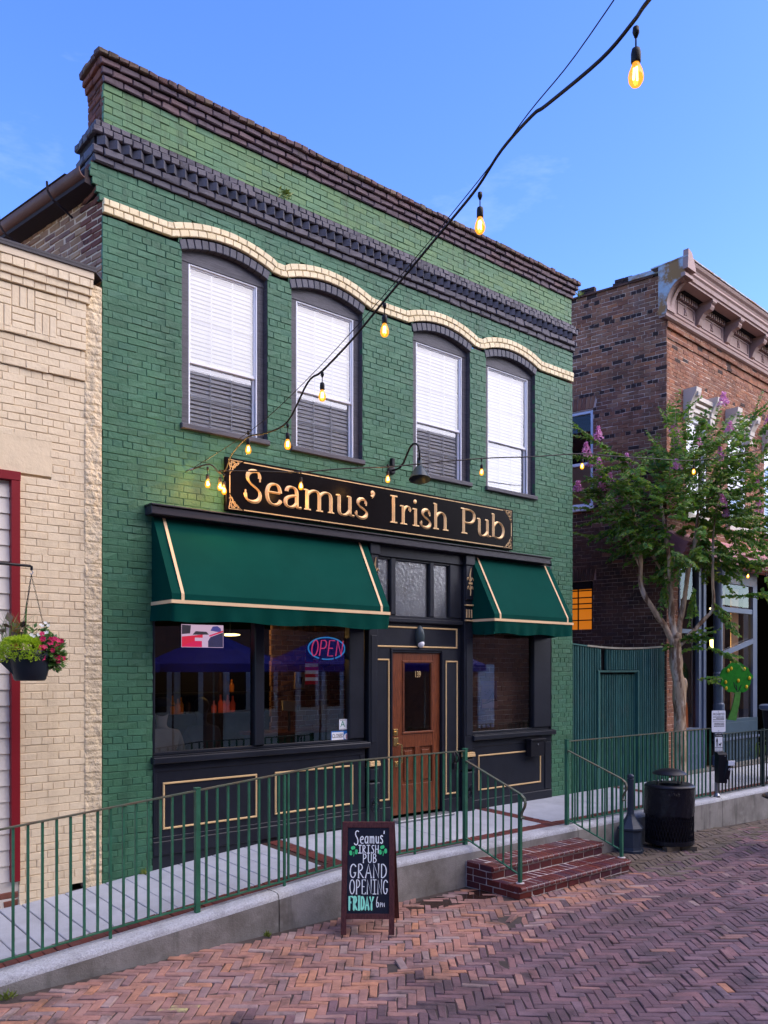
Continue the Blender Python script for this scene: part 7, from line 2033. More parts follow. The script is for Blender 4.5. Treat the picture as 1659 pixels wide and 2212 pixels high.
obj('cap', MB().lathe([(.075, .2), (.02, .28), (0, .28)], 8, tuple(FM @ Vector((2.62, .35, 2.75)))), 'black_metal', bl_)
fl3 = MB()
for a, z in ((2.75, 3.1), (3.4, 2.95), (3.55, 2.75), (3.58, 2.6), (2.6, 3.4), (3.05, 3.62)):
    fl3.sphere(tuple(FM @ Vector((a, .6, z))), .022, 8, 5)
o = obj('fairy_lights', fl3, 'lamp_warm', None); tag(o, 'scattered tiny warm fairy lights inside the blue shopfront', 'fairy lights')
br2 = thing('wine_barrel', 'lit wooden barrel standing behind the narrow shop window', 'barrel', tuple(FM @ Vector((1.0, .45, .25))))
bc2 = FM @ Vector((1.0, .42, 0))
obj('staves', MB().lathe([(.24, .25), (.27, .5), (.31, .95), (.30, 1.3), (.26, 1.72), (.24, 1.72), (0, 1.70)], 20, (bc2.x, bc2.y, .2)), 'barrel_wood', br2, smooth=True)
obj('hoop', MB().lathe([(.315, .78), (.318, .82), (.315, .86)], 20, (bc2.x, bc2.y, .2), cap=False).lathe([(.295, 1.45), (.292, 1.50), (.288, 1.55)], 20, (bc2.x, bc2.y, .2), cap=False), 'black_metal', br2)
cd = thing('wine_bottle', 'dark bottle with yellow label on top of the wine barrel', 'bottle', (bc2.x, bc2.y, 1.92))
obj('glass', MB().lathe([(.045, 0), (.045, .2), (.016, .27), (.015, .36), (0, .36)], 12, (bc2.x - .05, bc2.y - .08, 1.91)), 'bottle_dark', cd, smooth=True)
obj('label', MB().lathe([(.0465, .03), (.0465, .15)], 12, (bc2.x - .05, bc2.y - .08, 1.91), cap=False), 'lemon_yellow', cd)

# lemon tree cut-out sign
lt = thing('lemon_tree_cutout', 'painted cut-out sign of a lemon tree before the blue shopfront', 'sign', (15.93, -.41, 1.3))
LM = Matrix.Translation((15.93, -.36, 0)) @ Matrix.Rotation(R(-40), 4, 'Z')
lr2 = random.Random(12)
cr_pts = [((.31 + .018 * math.sin(7 * a + 1) + .012 * math.sin(13 * a)) * math.cos(a), 2.13 + (.30 + .014 * math.sin(5 * a) + .012 * math.sin(11 * a)) * math.sin(a)) for a in [2 * math.pi * k / 60 for k in range(60)]]
obj('crown', MB().prism(cr_pts, -.02, .015).xf(LM), 'lemon_green', lt)
obj('trunk', MB().prism([(-.02, 1.86), (.09, 1.86), (.06, 1.62), (.02, 1.44), (-.0, 1.29), (-.17, 1.31), (-.11, 1.46), (-.05, 1.66)], -.026, .01).xf(LM), 'lemon_trunk', lt)
mb = MB()
for pts in ([(.03, 1.86), (-.03, 1.96), (-.05, 2.05)], [(.04, 1.86), (.08, 1.94), (.10, 2.0)], [(.02, 1.86), (.0, 2.0)]): mb.ribbon(pts, [.014] * len(pts), lambda a, b, h: (a, -.022 - h, b), 0, .004)
obj('branch_lines', mb.xf(LM), 'sign_ink', lt)
for (a, b) in ((-.16, 2.28), (-.10, 2.32), (.16, 2.31), (.26, 2.13), (.04, 2.08), (-.21, 2.05), (-.20, 1.93), (.20, 1.96)):
    obj('lemon', MB().sphere((a, -.028, b), .032, 10, 6, (.85, .5, 1.15)).xf(LM), 'lemon_yellow', lt, smooth=True)

# black urn on the railing post and cafe table at the far right
un = thing('black_urn', 'tall black urn with trailing leaves behind the rail at the right edge', 'planter', (15.8, -1.2, .25))
uc = (15.8, -1.2, 0)
obj('bowl', MB().lathe([(.0, .55), (.06, .56), (.12, .75), (.20, 1.15), (.235, 1.50), (.235, 1.52), (.20, 1.53)], 18, uc), 'black_metal', un, smooth=True)
obj('rim', MB().lathe([(.24, 1.53), (.29, 1.56), (.29, 1.62), (.25, 1.64), (.0, 1.64)], 18, uc), 'store_blue', un)
obj('foot', MB().lathe([(.17, .2), (.17, .26), (.06, .32), (.05, .55)], 18, uc), 'black_metal', un)
mb = MB(); ur = random.Random(4)
for k in range(26):
    a = ur.uniform(0, 6.28); L_ = ur.uniform(.35, .75); p0 = Vector((uc[0] + .2 * math.cos(a), uc[1] + .2 * math.sin(a), 1.05 - ur.uniform(0, .4)))
    p1 = p0 + Vector((math.cos(a) * L_ * .35, math.sin(a) * L_ * .35, -.05)); p2 = p0 + Vector((math.cos(a) * L_ * .5, math.sin(a) * L_ * .5, -L_ * .8)); s_ = Vector((-math.sin(a), math.cos(a), 0)) * .02
    mb.add([p0 - s_ * .4, p0 + s_ * .4, p1 + s_, p1 - s_, p2], [(0, 1, 2, 3), (3, 2, 4)])
obj('leaves', mb, 'leaf', un)
ct = thing('cafe_table', 'round black cafe table by the right edge of the street', 'table', (11.69, -3.24, -.2))
obj('top', MB().lathe([(0, .52), (.30, .52), (.33, .535), (.33, .555), (.30, .57), (0, .57)], 30, (11.69, -3.24, 0)), 'black_metal', ct)
obj('leg', MB().lathe([(.22, -.24), (.22, -.22), (.03, -.18), (.03, .52)], 14, (11.69, -3.24, 0)), 'black_metal', ct)

# ================================================================== CRAPE MYRTLE
tree = thing('crape_myrtle', 'flowering crape myrtle with pale peeling trunk and pink blossoms on the pavement', 'tree', (13.77, -.42, .25))
def smooth_path(pts, k=4):
    out = []
    P = [Vector(p) for p in pts]
    for i in range(len(P) - 1):
        p0 = P[max(i - 1, 0)]; p1 = P[i]; p2 = P[i + 1]; p3 = P[min(i + 2, len(P) - 1)]
        for q in range(k):
            t = q / k
            out.append(.5 * ((2 * p1) + (p2 - p0) * t + (2 * p0 - 5 * p1 + 4 * p2 - p3) * t * t + (3 * p1 - p0 - 3 * p2 + p3) * t ** 3))
    out.append(P[-1]); return out
tr_ = random.Random(21)
def limb(name, pts, r0, r1, n=10):
    P = smooth_path(pts)
    rs = [r0 + (r1 - r0) * i / (len(P) - 1) for i in range(len(P))]
    rs = [r * (1 + .10 * math.sin(i * 1.3 + r0 * 99)) for i, r in enumerate(rs)]
    P = [p + Vector((tr_.uniform(-1, 1), tr_.uniform(-1, 1), 0)) * rs[i] * .10 for i, p in enumerate(P)]
    return obj(name, MB().tube(P, rs, n), 'bark', tree, smooth=True), P
limb('trunk', [(13.77, -.42, .20), (13.77, -.42, .45), (13.77, -.41, 1.2), (13.76, -.40, 1.95), (13.72, -.37, 2.42), (13.69, -.35, 2.86)], .118, .105, 14)
k_ = MB().sphere((13.82, -.47, 2.02), .075, 10, 7, (.8, .8, 1.8)).sphere((13.67, -.38, 2.58), .08, 10, 7, (.8, .8, 1.8)).sphere((13.71, -.38, 2.88), .095, 10, 7, (1, 1, 1.2))
obj('burl', k_, 'bark', tree, smooth=True)
LIMBS = [([(13.68, -.33, 2.80), (13.55, -.24, 3.08), (13.38, -.10, 3.40), (13.21, .02, 3.79), (13.19, .02, 4.37), (13.12, .05, 4.75), (12.95, .1, 5.5), (12.7, .2, 6.1)], .062, .018),
         ([(13.70, -.36, 2.80), (13.66, -.32, 3.20), (13.65, -.31, 3.64), (13.62, -.30, 4.13), (13.56, -.27, 4.62), (13.52, -.2, 5.2), (13.4, -.1, 6.2)], .066, .016),
         ([(13.72, -.38, 2.80), (13.78, -.42, 3.2), (13.83, -.47, 3.59), (13.90, -.52, 4.18), (13.98, -.58, 4.6), (14.1, -.6, 5.5), (14.1, -.6, 6.8)], .058, .014),
         ([(13.75, -.40, 2.72), (13.95, -.56, 2.98), (14.12, -.70, 3.22), (14.23, -.80, 3.42), (14.21, -.80, 3.89), (14.22, -.80, 4.25), (14.26, -.8, 4.9), (14.5, -.9, 6.2)], .045, .014),
         ([(13.72, -.35, 2.85), (13.73, -.25, 3.3), (13.80, -.2, 3.8), (13.7, .1, 4.4), (13.4, .3, 5.0)], .045, .014),
         ([(13.2, .02, 4.1), (13.05, .10, 4.45), (12.9, .2, 4.9), (12.6, .4, 5.5)], .022, .01),
         ([(14.1, -.6, 5.2), (14.5, -.9, 5.7), (14.9, -1.2, 6.5)], .022, .01)]
ends = []
for pts, a, b in LIMBS:
    o, P = limb('limb', pts, a, b, 9); ends.append(P)
LV = []; LF = []
def add_leaf(p, d, n, L, W):
    s_ = d.cross(n)
    if s_.length < 1e-4: return
    s_.normalize(); o = len(LV)
    m1 = p + d * L * .33; m2 = p + d * L * .68; fold = n * (W * .22); droop = n * (-L * .12)
    LV.extend([tuple(p), tuple(m1 - s_ * W * .5 + fold), tuple(m1), tuple(m1 + s_ * W * .5 + fold), tuple(m2 - s_ * W * .42 + fold + droop), tuple(m2 + droop), tuple(m2 + s_ * W * .42 + fold + droop), tuple(p + d * L + droop * 2)])
    LF.extend([(o, o + 2, o + 1), (o, o + 3, o + 2), (o + 1, o + 2, o + 5, o + 4), (o + 2, o + 3, o + 6, o + 5), (o + 4, o + 5, o + 7), (o + 5, o + 6, o + 7)])
twigs = MB()
def spray(p0, d0, L, droop, leafL=.098, pairs_step=.048):
    p = Vector(p0); d = Vector(d0).normalized(); pts = [p.copy()]; n_ = max(3, int(L / .07)); step = L / n_
    for k in range(n_):
        d = (d + Vector((tr_.gauss(0, .07), tr_.gauss(0, .07), tr_.gauss(0, .05) - droop * step))).normalized()
        p = p + d * step; pts.append(p.copy())
    twigs.tube(pts, [.006 * (1 - .75 * i / len(pts)) for i in range(len(pts))], 4, cap=False)
    acc = 0; total = 0
    for a, b in zip(pts[:-1], pts[1:]):
        seg = (b - a); sl = seg.length; dd = seg / sl; t = 0
        while t < sl:
            q = a + dd * t; side = dd.cross(Vector((0, 0, 1)))
            if side.length < .05: side = Vector((1, 0, 0))
            side.normalize(); frac = total / max(L, .01)
            for sg_ in (-1, 1):
                ld = (side * sg_ * tr_.uniform(.7, 1.0) + dd * tr_.uniform(.25, .7) + Vector((0, 0, tr_.uniform(-.45, .15)))).normalized()
                nn = (Vector((-.25, -.35, .75)) + Vector((tr_.gauss(0, .55), tr_.gauss(0, .55), tr_.gauss(0, .3)))).normalized()
                l = leafL * tr_.uniform(.85, 1.3) * (1.0 - .35 * frac)
                add_leaf(q, ld, nn, l, l * tr_.uniform(.60, .74))
            t += pairs_step; total += pairs_step
    return pts[-1]
# named sprays that hang at the crown's edge
for p0, p1, dr in (((12.75, .35, 6.25), (12.13, .98, 6.76), .5), ((12.6, .5, 6.1), (12.2, .8, 6.1), .5), ((14.5, -1.05, 6.5), (15.0, -1.45, 7.2), .2), ((13.6, -.25, 3.9), (13.15, .1, 3.88), .6), ((14.3, -.9, 3.62), (15.05, -1.5, 3.66), .25), ((14.3, -.88, 4.22), (15.05, -1.5, 4.12), .3),
                    ((14.15, -.75, 2.7), (14.66, -1.2, 2.42), .8), ((14.0, -.62, 2.12), (14.32, -.88, 2.1), .4), ((13.56, -.26, 3.9), (13.46, -.2, 3.25), .6), ((13.95, -.6, 3.75), (13.90, -.55, 3.1), .5), ((13.7, -.4, 2.80), (14.2, -.8, 3.08), .2), ((13.65, -.36, 2.72), (13.5, -.25, 2.66), .4), ((13.75, -.42, 2.62), (14.05, -.75, 2.72), .5),
                    ((13.7, -.35, 2.72), (13.95, -.6, 2.95), .3), ((12.75, .2, 5.4), (12.15, .7, 5.55), .6), ((12.9, .2, 4.95), (12.62, .4, 4.6), .8), ((13.8, -.5, 2.78), (14.25, -.95, 2.95), .3), ((14.2, -.8, 3.35), (14.6, -1.1, 2.9), .7), ((14.2, -.8, 3.5), (14.45, -1.0, 3.2), .6)):
    a, b = Vector(p0), Vector(p1); spray(a, (b - a) + Vector((0, 0, .1)), (b - a).length * 1.05, dr)
    for q in range(2):
        c = a.lerp(b, tr_.uniform(.2, .6)); spray(c, (b - a) + Vector((tr_.uniform(-.3, .3), tr_.uniform(-.3, .3), tr_.uniform(-.3, .3))), (b - a).length * .5, dr)
# the body of the crown: sprays start on the limbs and point outwards
CC = Vector((13.85, -.45, 5.1))
def crown_ok(p):
    q = p - CC
    h = q.dot(Vector((.7624, -.6471, 0))); dpt = q.dot(Vector((.6471, .7624, 0)))
    z = p.z
    lo = 3.95 + .35 * math.sin(h * 2.1 + .6) - (.25 if h > .4 else 0)
    if h < -.5: lo += .55 + (-.5 - h) * .5
    top = 6.95 - .55 * max(0, -h) ** 1.2 - .10 * max(0, h) + .30 * math.sin(h * 4.3 + 2.2)
    return lo < z < top and -2.05 < h < 2.6 and abs(dpt) < 1.35
starts = [p for P in ends for p in P[len(P) // 2:]]
n_s = 0; tries = 0
while n_s < 540 and tries < 6000:
    tries += 1
    s0 = tr_.choice(starts) + Vector((tr_.gauss(0, .45), tr_.gauss(0, .40), tr_.gauss(.1, .5)))
    if tr_.random() < .35: s0 = s0 + Vector((.5, -.4, 0)) * tr_.random() * 2
    if not crown_ok(s0): continue
    d = (s0 - CC); d.z *= .7
    d = d.normalized() * 1.0 + Vector((tr_.gauss(0, .45), tr_.gauss(0, .45), tr_.gauss(.25, .45)))
    L = tr_.uniform(.35, .75)
    if not crown_ok(s0 + d.normalized() * L * .75): continue
    # leave windows in the crown
    g = math.sin(s0.x * 3.1 + s0.z * 1.9) + math.sin(s0.z * 3.7 - s0.y * 2.6 + 1.0)
    if g > 1.1: continue
    spray(s0, d, L, tr_.uniform(.3, 1.1)); n_s += 1
obj('twigs', twigs, 'bark', tree)['kind'] = 'stuff'
lm_ = MB(); lm_.v = LV; lm_.f = LF
cro = obj('crown', lm_, 'leaf', tree)
cro['kind'] = 'stuff'
FLW = [(12.31, .3, 6.43), (12.51, .6, 6.04), (13.51, -.45, 6.57), (14.06, -1.08, 7.05), (14.54, -.95, 6.68), (13.32, -.6, 5.87), (12.41, .30, 5.58), (12.66, .3, 5.66), (14.76, -1.35, 5.61), (14.8, -1.6, 5.75), (13.8, -1.2, 5.22), (14.11, -1.1, 5.07), (13.99, -1.05, 6.08), (12.73, .0, 6.0), (15.05, -1.42, 6.81), (12.58, .4, 5.45), (12.11, .58, 5.51), (13.85, -.7, 6.38), (13.51, -.5, 6.30), (14.61, -1.45, 5.17), (12.2, .48, 6.16), (12.4, .35, 5.9)]
for i, c in enumerate(FLW):
    f = MB(); c = Vector(c); hgt = tr_.uniform(.08, .14); wid = tr_.uniform(.08, .12)
    for k in range(120):
        t = tr_.random(); rr_ = wid * (1 - t * .75) * math.sqrt(tr_.random()); a = tr_.uniform(0, 6.283)
        p = c + Vector((rr_ * math.cos(a), rr_ * math.sin(a), (t - .4) * hgt * 1.8))
        u = Vector((tr_.gauss(0, 1), tr_.gauss(0, 1), tr_.gauss(0, 1))).normalized(); w = u.cross(Vector((tr_.gauss(0, 1), tr_.gauss(0, 1), tr_.gauss(0, 1)))).normalized(); s_ = tr_.uniform(.014, .024)
        f.add([p - u * s_ - w * s_ * .6, p + u * s_ * .2 - w * s_, p + u * s_, p + w * s_ * .9], [(0, 1, 2, 3)])
    obj('blossom', f, 'blossom', tree)

# ================================================================== HANGING BASKET
hbk = thing('hanging_basket', 'black hanging basket of lime sedum and magenta flowers before the cream wall', 'hanging basket', (2.41, -.7, 2.2))
bx, by = 2.40, -.70
obj('pot', MB().lathe([(0, 2.205), (.12, 2.205), (.135, 2.22), (.165, 2.33), (.178, 2.42), (.18, 2.475), (.172, 2.475), (.16, 2.40), (0, 2.40)], 28, (bx, by, 0)), 'pot', hbk, smooth=True)
sp_ = MB()
dirs = Vector((-.78, .62, 0)); sdv = Vector((.62, .78, 0))
c0 = Vector((bx, by, 0)) + dirs * .10
V = [c0 + sdv * .10 + Vector((0, 0, 2.25)), c0 - sdv * .10 + Vector((0, 0, 2.25)), c0 + dirs * .135 + sdv * .09 + Vector((0, 0, 2.375)), c0 + dirs * .135 - sdv * .09 + Vector((0, 0, 2.375)), c0 + sdv * .12 + Vector((0, 0, 2.44)), c0 - sdv * .12 + Vector((0, 0, 2.44))]
sp_.add(V, [(0, 1, 3, 2), (0, 2, 4), (1, 5, 3)])
obj('spout', sp_, 'pot', hbk)
ch = MB()
link = [(0, -.012), (.005, -.008), (.005, .008), (0, .012), (-.005, .008), (-.005, -.008)]
topP = Vector((bx + .012, by, 3.15))
for q in range(3):
    a = R(100 + 120 * q); e = Vector((bx + .165 * math.cos(a), by + .165 * math.sin(a), 2.47)); n_ = int((topP - e).length / .021); d_ = (e - topP).normalized()
    s1 = d_.cross(Vector((0, 1, 0.2))).normalized(); s2 = d_.cross(s1)
    for k in range(n_):
        c = topP.lerp(e, (k + .5) / n_); sd = s1 if k % 2 else s2
        P = [c + sd * a_ + d_ * b_ for a_, b_ in link]; ch.tube(P + [P[0]], .0017, 4, cap=False)
obj('chain', ch, 'black_metal', hbk)
obj('hook', MB().tube([(bx + .012, by, 3.225), (bx + .012, by, 3.19), (bx + .027, by, 3.175), (bx + .012, by, 3.15), (bx + .0, by, 3.165)], .005, 6), 'steel', hbk)
pr_ = random.Random(31)
sed = MB()
for k in range(2600):     # sedum: needles in little stars over a mound that spills over the rim
    a = pr_.uniform(0, 6.283); rr_ = math.sqrt(pr_.random())
    cxx = bx - .075 + rr_ * .185 * math.cos(a); cyy = by - .02 + rr_ * .19 * math.sin(a)
    zz = 2.48 + .10 * math.sqrt(max(0, 1 - rr_ * rr_)) - (.12 * pr_.random() if rr_ > .8 else 0) + pr_.uniform(-.02, .02)
    p = Vector((cxx, cyy, zz)); ou = Vector((math.cos(a) * rr_, math.sin(a) * rr_, .6)).normalized()
    for j in range(4):
        u = (ou + Vector((pr_.gauss(0, .7), pr_.gauss(0, .7), pr_.gauss(0, .6)))).normalized(); w = u.cross(Vector((pr_.gauss(0, 1), pr_.gauss(0, 1), pr_.gauss(0, 1)))).normalized() * .0036
        e = p + u * pr_.uniform(.016, .034); sed.add([p - w, p + w, e], [(0, 1, 2)])
o = obj('sedum', sed, 'sedum', hbk); o['kind'] = 'stuff'
def leafset(name, n, cen, rad, L, mk, flat=.5):
    mb = MB()
    for k in range(n):
        v = Vector((pr_.gauss(0, 1), pr_.gauss(0, 1), pr_.gauss(0, 1))).normalized() * (pr_.random() ** .4)
        p = Vector(cen) + Vector((v.x * rad[0], v.y * rad[1], v.z * rad[2])); d = (v + Vector((0, -.2, .1)) + Vector((pr_.gauss(0, .4), pr_.gauss(0, .4), pr_.gauss(0, .4)))).normalized()
        n_ = (Vector((0, -.4, 1)) + Vector((pr_.gauss(0, .4), pr_.gauss(0, .4), 0))).normalized(); s_ = d.cross(n_).normalized(); l = L * pr_.uniform(.7, 1.2)
        mb.add([p, p + d * l * .5 - s_ * l * .33, p + d * l, p + d * l * .5 + s_ * l * .33], [(0, 1, 2, 3)])
    o = obj(name, mb, mk, hbk); return o
leafset('impatiens_leaves', 620, (bx + .145, by - .02, 2.47), (.14, .16, .13), .055, 'basket_leaf')['kind'] = 'stuff'
leafset('impatiens_leaves', 200, (bx + .21, by - .03, 2.38), (.09, .10, .08), .048, 'basket_leaf')['kind'] = 'stuff'
leafset('begonia_leaves', 40, (bx + .09, by + .08, 2.64), (.09, .08, .06), .075, 'basket_leaf')
leafset('caladium_leaves', 16, (bx - .12, by + .06, 2.66), (.06, .06, .06), .10, 'caladium')
gr = MB()
for k in range(60):
    a = pr_.uniform(0, 6.28); p = Vector((bx - .12 + pr_.uniform(-.12, .14), by + .06 + pr_.uniform(-.08, .08), 2.55)); h_ = pr_.uniform(.12, .30); dx, dy = pr_.gauss(0, .06), pr_.gauss(0, .05); w = .0018
    gr.add([p + Vector((-w, 0, 0)), p + Vector((w, 0, 0)), p + Vector((dx * .5 + w, dy * .5, h_ * .6)), p + Vector((dx * .5 - w, dy * .5, h_ * .6)), p + Vector((dx * 1.6, dy * 1.6, h_))], [(0, 1, 2, 3), (3, 2, 4)])
p = Vector((bx - .03, by + .04, 2.55)); gr.add([p + Vector((-.008, 0, 0)), p + Vector((.008, 0, 0)), p + Vector((.016, 0, .28)), p + Vector((.002, 0, .28)), p + Vector((.012, 0, .38))], [(0, 1, 2, 3), (3, 2, 4)])
obj('grass_blades', gr, 'basket_leaf', hbk)['kind'] = 'stuff'
def flower(pos, r, mk, name, face=Vector((-.2, -1, .35))):
    mb = MB(); n_ = (face + Vector((pr_.gauss(0, .25), pr_.gauss(0, .15), pr_.gauss(0, .25)))).normalized(); u = n_.cross(Vector((0, 0, 1))).normalized(); v = u.cross(n_); p = Vector(pos)
    for k in range(5):
        a = 2 * math.pi * k / 5 + pr_.uniform(-.2, .2); d = u * math.cos(a) + v * math.sin(a); s_ = u * -math.sin(a) + v * math.cos(a)
        mb.add([p, p + d * r * .6 - s_ * r * .48 + n_ * r * .2, p + d * r + n_ * r * .08, p + d * r * .6 + s_ * r * .48 + n_ * r * .2], [(0, 1, 2, 3)])
    obj(name, mb, mk, hbk)
for dx, dz, r in ((.055, 2.62, .026), (.06, 2.575, .030), (.13, 2.57, .030), (.165, 2.575, .028), (.20, 2.565, .026), (.235, 2.562, .026), (.125, 2.54, .030), (.195, 2.51, .034), (.05, 2.49, .038), (.145, 2.475, .026), (.058, 2.41, .032), (.19, 2.41, .036), (.245, 2.405, .034), (.20, 2.375, .022), (.075, 2.50, .03)):
    flower((bx + dx, by - .17 + abs(dx - .1) * .35, dz), r, 'impatiens', 'flower')
for dx, dz in ((.06, 2.70), (.10, 2.72), (.125, 2.70), (.04, 2.615), (.095, 2.63), (.115, 2.635), (.0, 2.60), (-.02, 2.61), (.075, 2.69)):
    flower((bx + dx, by - .10, dz), .018, 'white_petal', 'white_flower')
ha = thing('basket_arm', 'black iron arm reaching in from a pole to hold the hanging basket', 'bracket', (1.62, -.7, .0))
obj('arm', MB().tube([(1.62, by, 3.235), (2.40, by, 3.228), (2.414, by, 3.222), (2.414, by, 3.19)], .0125, 8), 'black_metal', ha)
obj('pole', MB().lathe([(.06, -.2), (.06, -.1), (.03, -.06), (.03, 3.3), (.045, 3.32), (0, 3.36)], 12, (1.6, by, 0)), 'black_metal', ha)

# ================================================================== STRING LIGHTS
def bulb(parent, top, s=1.0, hang=.06):
    """socket and lit bulb hanging with its top at the cable"""
    x, y, z = top
    d = MB().tube([(x, y, z + hang), (x, y, z)], .0035, 5)
    d.lathe([(.008, .0), (.016, -.005), (.019, -.02), (.019, -.055), (.017, -.06)], 12, (x, y, z))
    d.lathe([(.012, hang + .02), (.014, hang + .0), (.006, hang - .02)], 8, (x, y, z))
    so_ = obj('lamp_socket', d, 'cable', parent, smooth=True)
    b = MB().lathe([(.013, -.058), (.016, -.068), (.026, -.092), (.030, -.112), (.028, -.130), (.018, -.146), (.0, -.151)], 14, (x, y, z), cap=False)
    obj('bulb', b, 'glow_glass', so_, smooth=True)
    f = MB()
    for q in range(3): f.tube([(x + .006 * math.cos(q * 2.1), y + .006 * math.sin(q * 2.1), z - .078), (x + .009 * math.cos(q * 2.1), y + .009 * math.sin(q * 2.1), z - .122)], .0042, 5)
    obj('filament', f, 'filament', so_)
def wall_glow(x, y, z, e):
    l = bpy.data.lights.new('bulb_light', 'POINT'); l.energy = e; l.color = (1.0, .55, .16); l.shadow_soft_size = .03
    o = bpy.data.objects.new('bulb_light', l); o.location = (x, y, z); col.objects.link(o)
def cable(parent, pts, r=.0085, sag=0, name='cable', k=5):
    P = smooth_path(pts, k); obj(name, MB().tube(P, r, 6), 'cable', parent, smooth=True)
sl1 = thing('string_lights', 'string of amber bulbs running from the pub sign up over the street', 'string lights', (4.45, -.1, 4.5))
cable(sl1, [(2.2, -7.6, 4.55), (2.45, -7.1, 4.62), (2.67, -6.73, 4.72), (2.85, -6.55, 4.84), (2.96, -6.32, 4.87), (3.14, -5.89, 4.98), (3.17, -5.78, 5.0), (3.32, -5.45, 5.05), (3.41, -5.19, 5.0), (3.54, -4.85, 5.0), (3.63, -4.47, 4.94), (3.69, -4.06, 4.83), (3.8, -3.56, 4.74), (3.9, -3.05, 4.67), (3.93, -2.81, 4.65), (4.14, -2.2, 4.51), (4.23, -1.7, 4.53), (4.34, -1.2, 4.62), (4.50, -.62, 4.60), (4.61, -.28, 4.51), (4.57, -.22, 4.47), (4.47, -.17, 4.56), (4.29, -.06, 4.49)])
cable(sl1, [(2.55, -6.85, 4.82), (2.96, -6.19, 4.96), (3.17, -5.75, 5.02), (3.41, -5.19, 5.03), (3.69, -4.06, 4.87), (3.93, -2.81, 4.68), (4.2, -1.5, 4.60), (4.30, -.06, 4.50)], .003, name='support_wire')
for t in ((2.85, -6.56, 4.73), (3.42, -5.2, 4.89), (3.69, -4.06, 4.73), (3.9, -3.05, 4.58), (4.14, -2.2, 4.41), (4.34, -1.2, 4.60), (4.43, -.20, 4.44), (4.56, -.24, 4.42), (4.61, -.24, 4.385)): bulb(sl1, t)
for p in ((4.43, -.24, 4.33), (4.58, -.27, 4.30)): wall_glow(*p, 5.0)
obj('wall_hook', MB().tube([(4.28, .0, 4.49), (4.28, -.06, 4.49), (4.30, -.09, 4.50), (4.33, -.07, 4.515)], .008, 6), 'steel', sl1)
sl2 = thing('string_lights', 'string of amber bulbs crossing the sign front and ending in the crape myrtle', 'string lights', (4.6, -.2, 4.5))
cable(sl2, [(4.58, -.22, 4.50), (5.03, -.28, 4.55), (5.56, -.35, 4.61), (6.11, -.43, 4.72), (6.76, -.51, 4.83), (7.19, -.57, 4.92), (8.25, -.71, 5.14), (9.16, -.83, 5.29), (10.13, -.96, 5.47), (10.74, -1.04, 5.52), (11.57, -1.15, 5.60), (12.68, -1.29, 5.72), (13.92, -1.46, 6.0), (14.79, -1.57, 6.25), (16.5, -1.8, 6.8)])
for t in ((5.56, -.35, 4.55), (6.76, -.51, 4.78), (8.25, -.71, 5.06), (10.13, -.96, 5.39), (12.68, -1.29, 5.64)): bulb(sl2, t)
wall_glow(5.56, -.38, 4.43, 2.5); wall_glow(6.76, -.54, 4.66, 3.0)
sl3 = thing('string_lights', 'row of warm bulbs under the pink canopy of the shopfront', 'string lights', tuple(FM @ Vector((1.0, -.3, 4.4))))
cable(sl3, [tuple(FM @ Vector((t, -.34, 4.37 - .04 * abs(math.sin(t * 3.5))))) for t in [.3 + .45 * k for k in range(16)]], .006)
for t in (1.15, 2.75, 3.65, 4.6, 5.6): bulb(sl3, tuple(FM @ Vector((t, -.34, 4.33))), hang=.03)

wall_glow(5.68, 1.5, 2.66, 4.0); wall_glow(*(FM @ Vector((2.75, .6, 2.9))), 7.0); wall_glow(*(FM @ Vector((3.4, .9, 3.0))), 6.0)

# ================================================================== WEEDS
def weed(label, c, n, L, up=Vector((0, 0, 1)), spread=.6, mk='weed'):
    mb = MB(); wr = random.Random(int(c[0] * 100))
    for k in range(n):
        d = (up + Vector((wr.gauss(0, spread), wr.gauss(0, spread), wr.gauss(0, spread)))).normalized(); l = L * wr.uniform(.5, 1.1); s_ = d.cross(Vector((.3, .7, .2))).normalized() * l * .10; p = Vector(c) + Vector((wr.gauss(0, L * .3), wr.gauss(0, L * .12), wr.gauss(0, L * .1)))
        mb.add([p, p + d * l * .5 - s_, p + d * l, p + d * l * .5 + s_], [(0, 1, 2, 3)])
    tag(obj('weed', mb, mk, None), label, 'weed')
weed('yellow green weed sprouting from the green parapet brick', (5.55, -.03, 7.99), 40, .10, Vector((-.1, -1, -.1)))
weed('small weed in the gap at the foot of the green pier', (3.78, -.03, .13), 36, .07)
weed('tuft of weed where the low wall meets the street at left', (1.92, -1.70, -.20), 36, .08)
weed('flat weed patch at the wall joint left of the chalkboard', (4.25, -1.70, -.21), 40, .06)
weed('ragged weeds on top of the brown side wall', (13.72, 1.7, 9.72), 40, .13)

# ================================================================== OPPOSITE SIDE OF THE STREET (seen in the glass)
ob = thing('opposite_building', 'tall dark brick building with white doors across the street', 'building', (9, -15.5, -.3))
obj('front_wall', MB().box(-14, 24.2, -22, -15.0, -.6, 11.6), 'brown_brick', ob)
mb = MB()
for k in range(9):
    x = -6 + k * 2.75
    mb.box(x, x + .95, -14.99, -14.90, -.2, 2.5); mb.box(x + 1.05, x + 2.0, -14.99, -14.90, -.2, 2.5)
obj('white_door', mb, 'opp_white', ob)
mb = MB()
for k in range(9):
    x = -6 + k * 2.75
    for q in (0, 1.05): mb.box(x + q + .18, x + q + .77, -14.895, -14.88, 1.0, 2.3)
obj('door_pane', mb, 'interior_dark', ob)
ob2 = thing('low_opposite_building', 'low brick building across the street beyond the dark one', 'building', (26, -16, -.3))
obj('front_wall', MB().box(24.3, 75, -24, -16, -.6, 6.8), 'brown_brick', ob2)
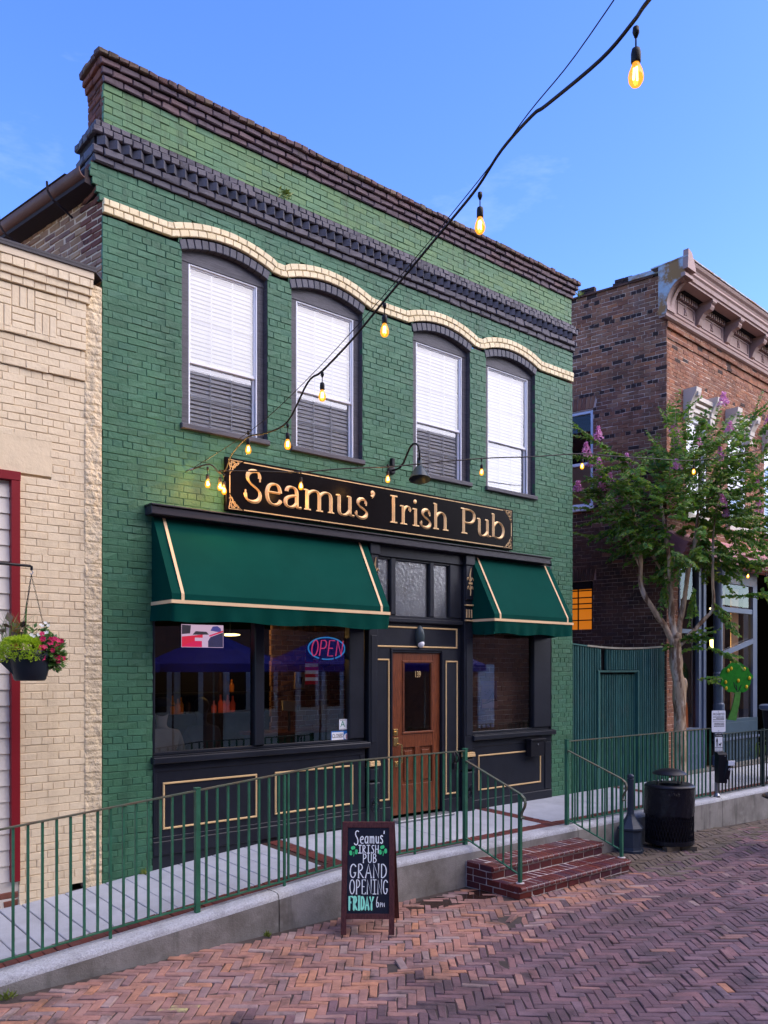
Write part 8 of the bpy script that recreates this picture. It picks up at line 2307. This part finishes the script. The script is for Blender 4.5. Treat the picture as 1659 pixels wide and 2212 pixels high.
obj('white_door', MB().box(24.6, 25.4, -15.99, -15.9, -.2, 2.5).box(26, 27, -15.99, -15.9, -.2, 2.5).box(30, 31, -15.99, -15.9, -.2, 2.5), 'opp_white', ob2)
def patio_umbrella(label, x, y, s=1.0):
    t = thing('patio_umbrella', label, 'umbrella', (x, y, -.2), 'blue umbrellas across the street')
    n = 8; mb = MB(); ap = (x, y, 3.35)
    rim = [(x + 2.1 * s * math.cos(2 * math.pi * k / n), y + 2.1 * s * math.sin(2 * math.pi * k / n), 2.45) for k in range(n)]
    mb.add([ap] + rim, [(0, 1 + k, 1 + (k + 1) % n) for k in range(n)])
    low = [(p[0], p[1], p[2] - .22) for p in rim]; mb.add(rim + low, [(k, (k + 1) % n, (k + 1) % n + n, k + n) for k in range(n)])
    obj('canopy', mb, 'umbrella_blue', t)
    obj('pole', MB().tube([(x, y, -.25), (x, y, 3.35)], .025, 8), 'steel', t)
for x, y, l in ((7.6, -12.2, 'first blue patio umbrella before the white doors, nearest the camera'), (11.6, -12.6, 'second blue patio umbrella along the row before the white doors'), (15.4, -12.4, 'third blue patio umbrella along the row before the white doors'), (19.6, -12.4, 'last blue patio umbrella, before the low brick building')): patio_umbrella(l, x, y)
def far_tree(label, x, y, h, r, seed):
    t = thing('street_tree', label, 'tree', (x, y, -.3)); q = random.Random(seed)
    obj('trunk', MB().tube([(x, y, -.4), (x + .1, y, h * .45), (x, y + .2, h * .8)], [.22, .16, .05], 8), 'bark', t)
    mb = MB()
    for k in range(2200):
        v = Vector((q.gauss(0, 1), q.gauss(0, 1), q.gauss(0, 1))).normalized() * r * (q.random() ** .4); b = 1 + .35 * math.sin(v.x * 2.3 + seed) * math.sin(v.z * 2.1)
        p = Vector((x, y, h * .72)) + Vector((v.x, v.y, v.z * .9)) * b; u = Vector((q.gauss(0, 1), q.gauss(0, 1), q.gauss(0, 1))).normalized(); w = u.cross(Vector((q.gauss(0, 1), q.gauss(0, 1), q.gauss(0, 1)))).normalized()
        mb.add([p - u * .12, p - w * .07, p + u * .12, p + w * .07], [(0, 1, 2, 3)])
    obj('crown', mb, 'leaf', t)['kind'] = 'stuff'
far_tree('leafy street tree across the road behind the low brick building', 31.0, -25.5, 13.5, 4.2, 3)
far_tree('smaller leafy street tree far down the road behind the low brick building', 39.0, -26.5, 11.5, 3.2, 5)
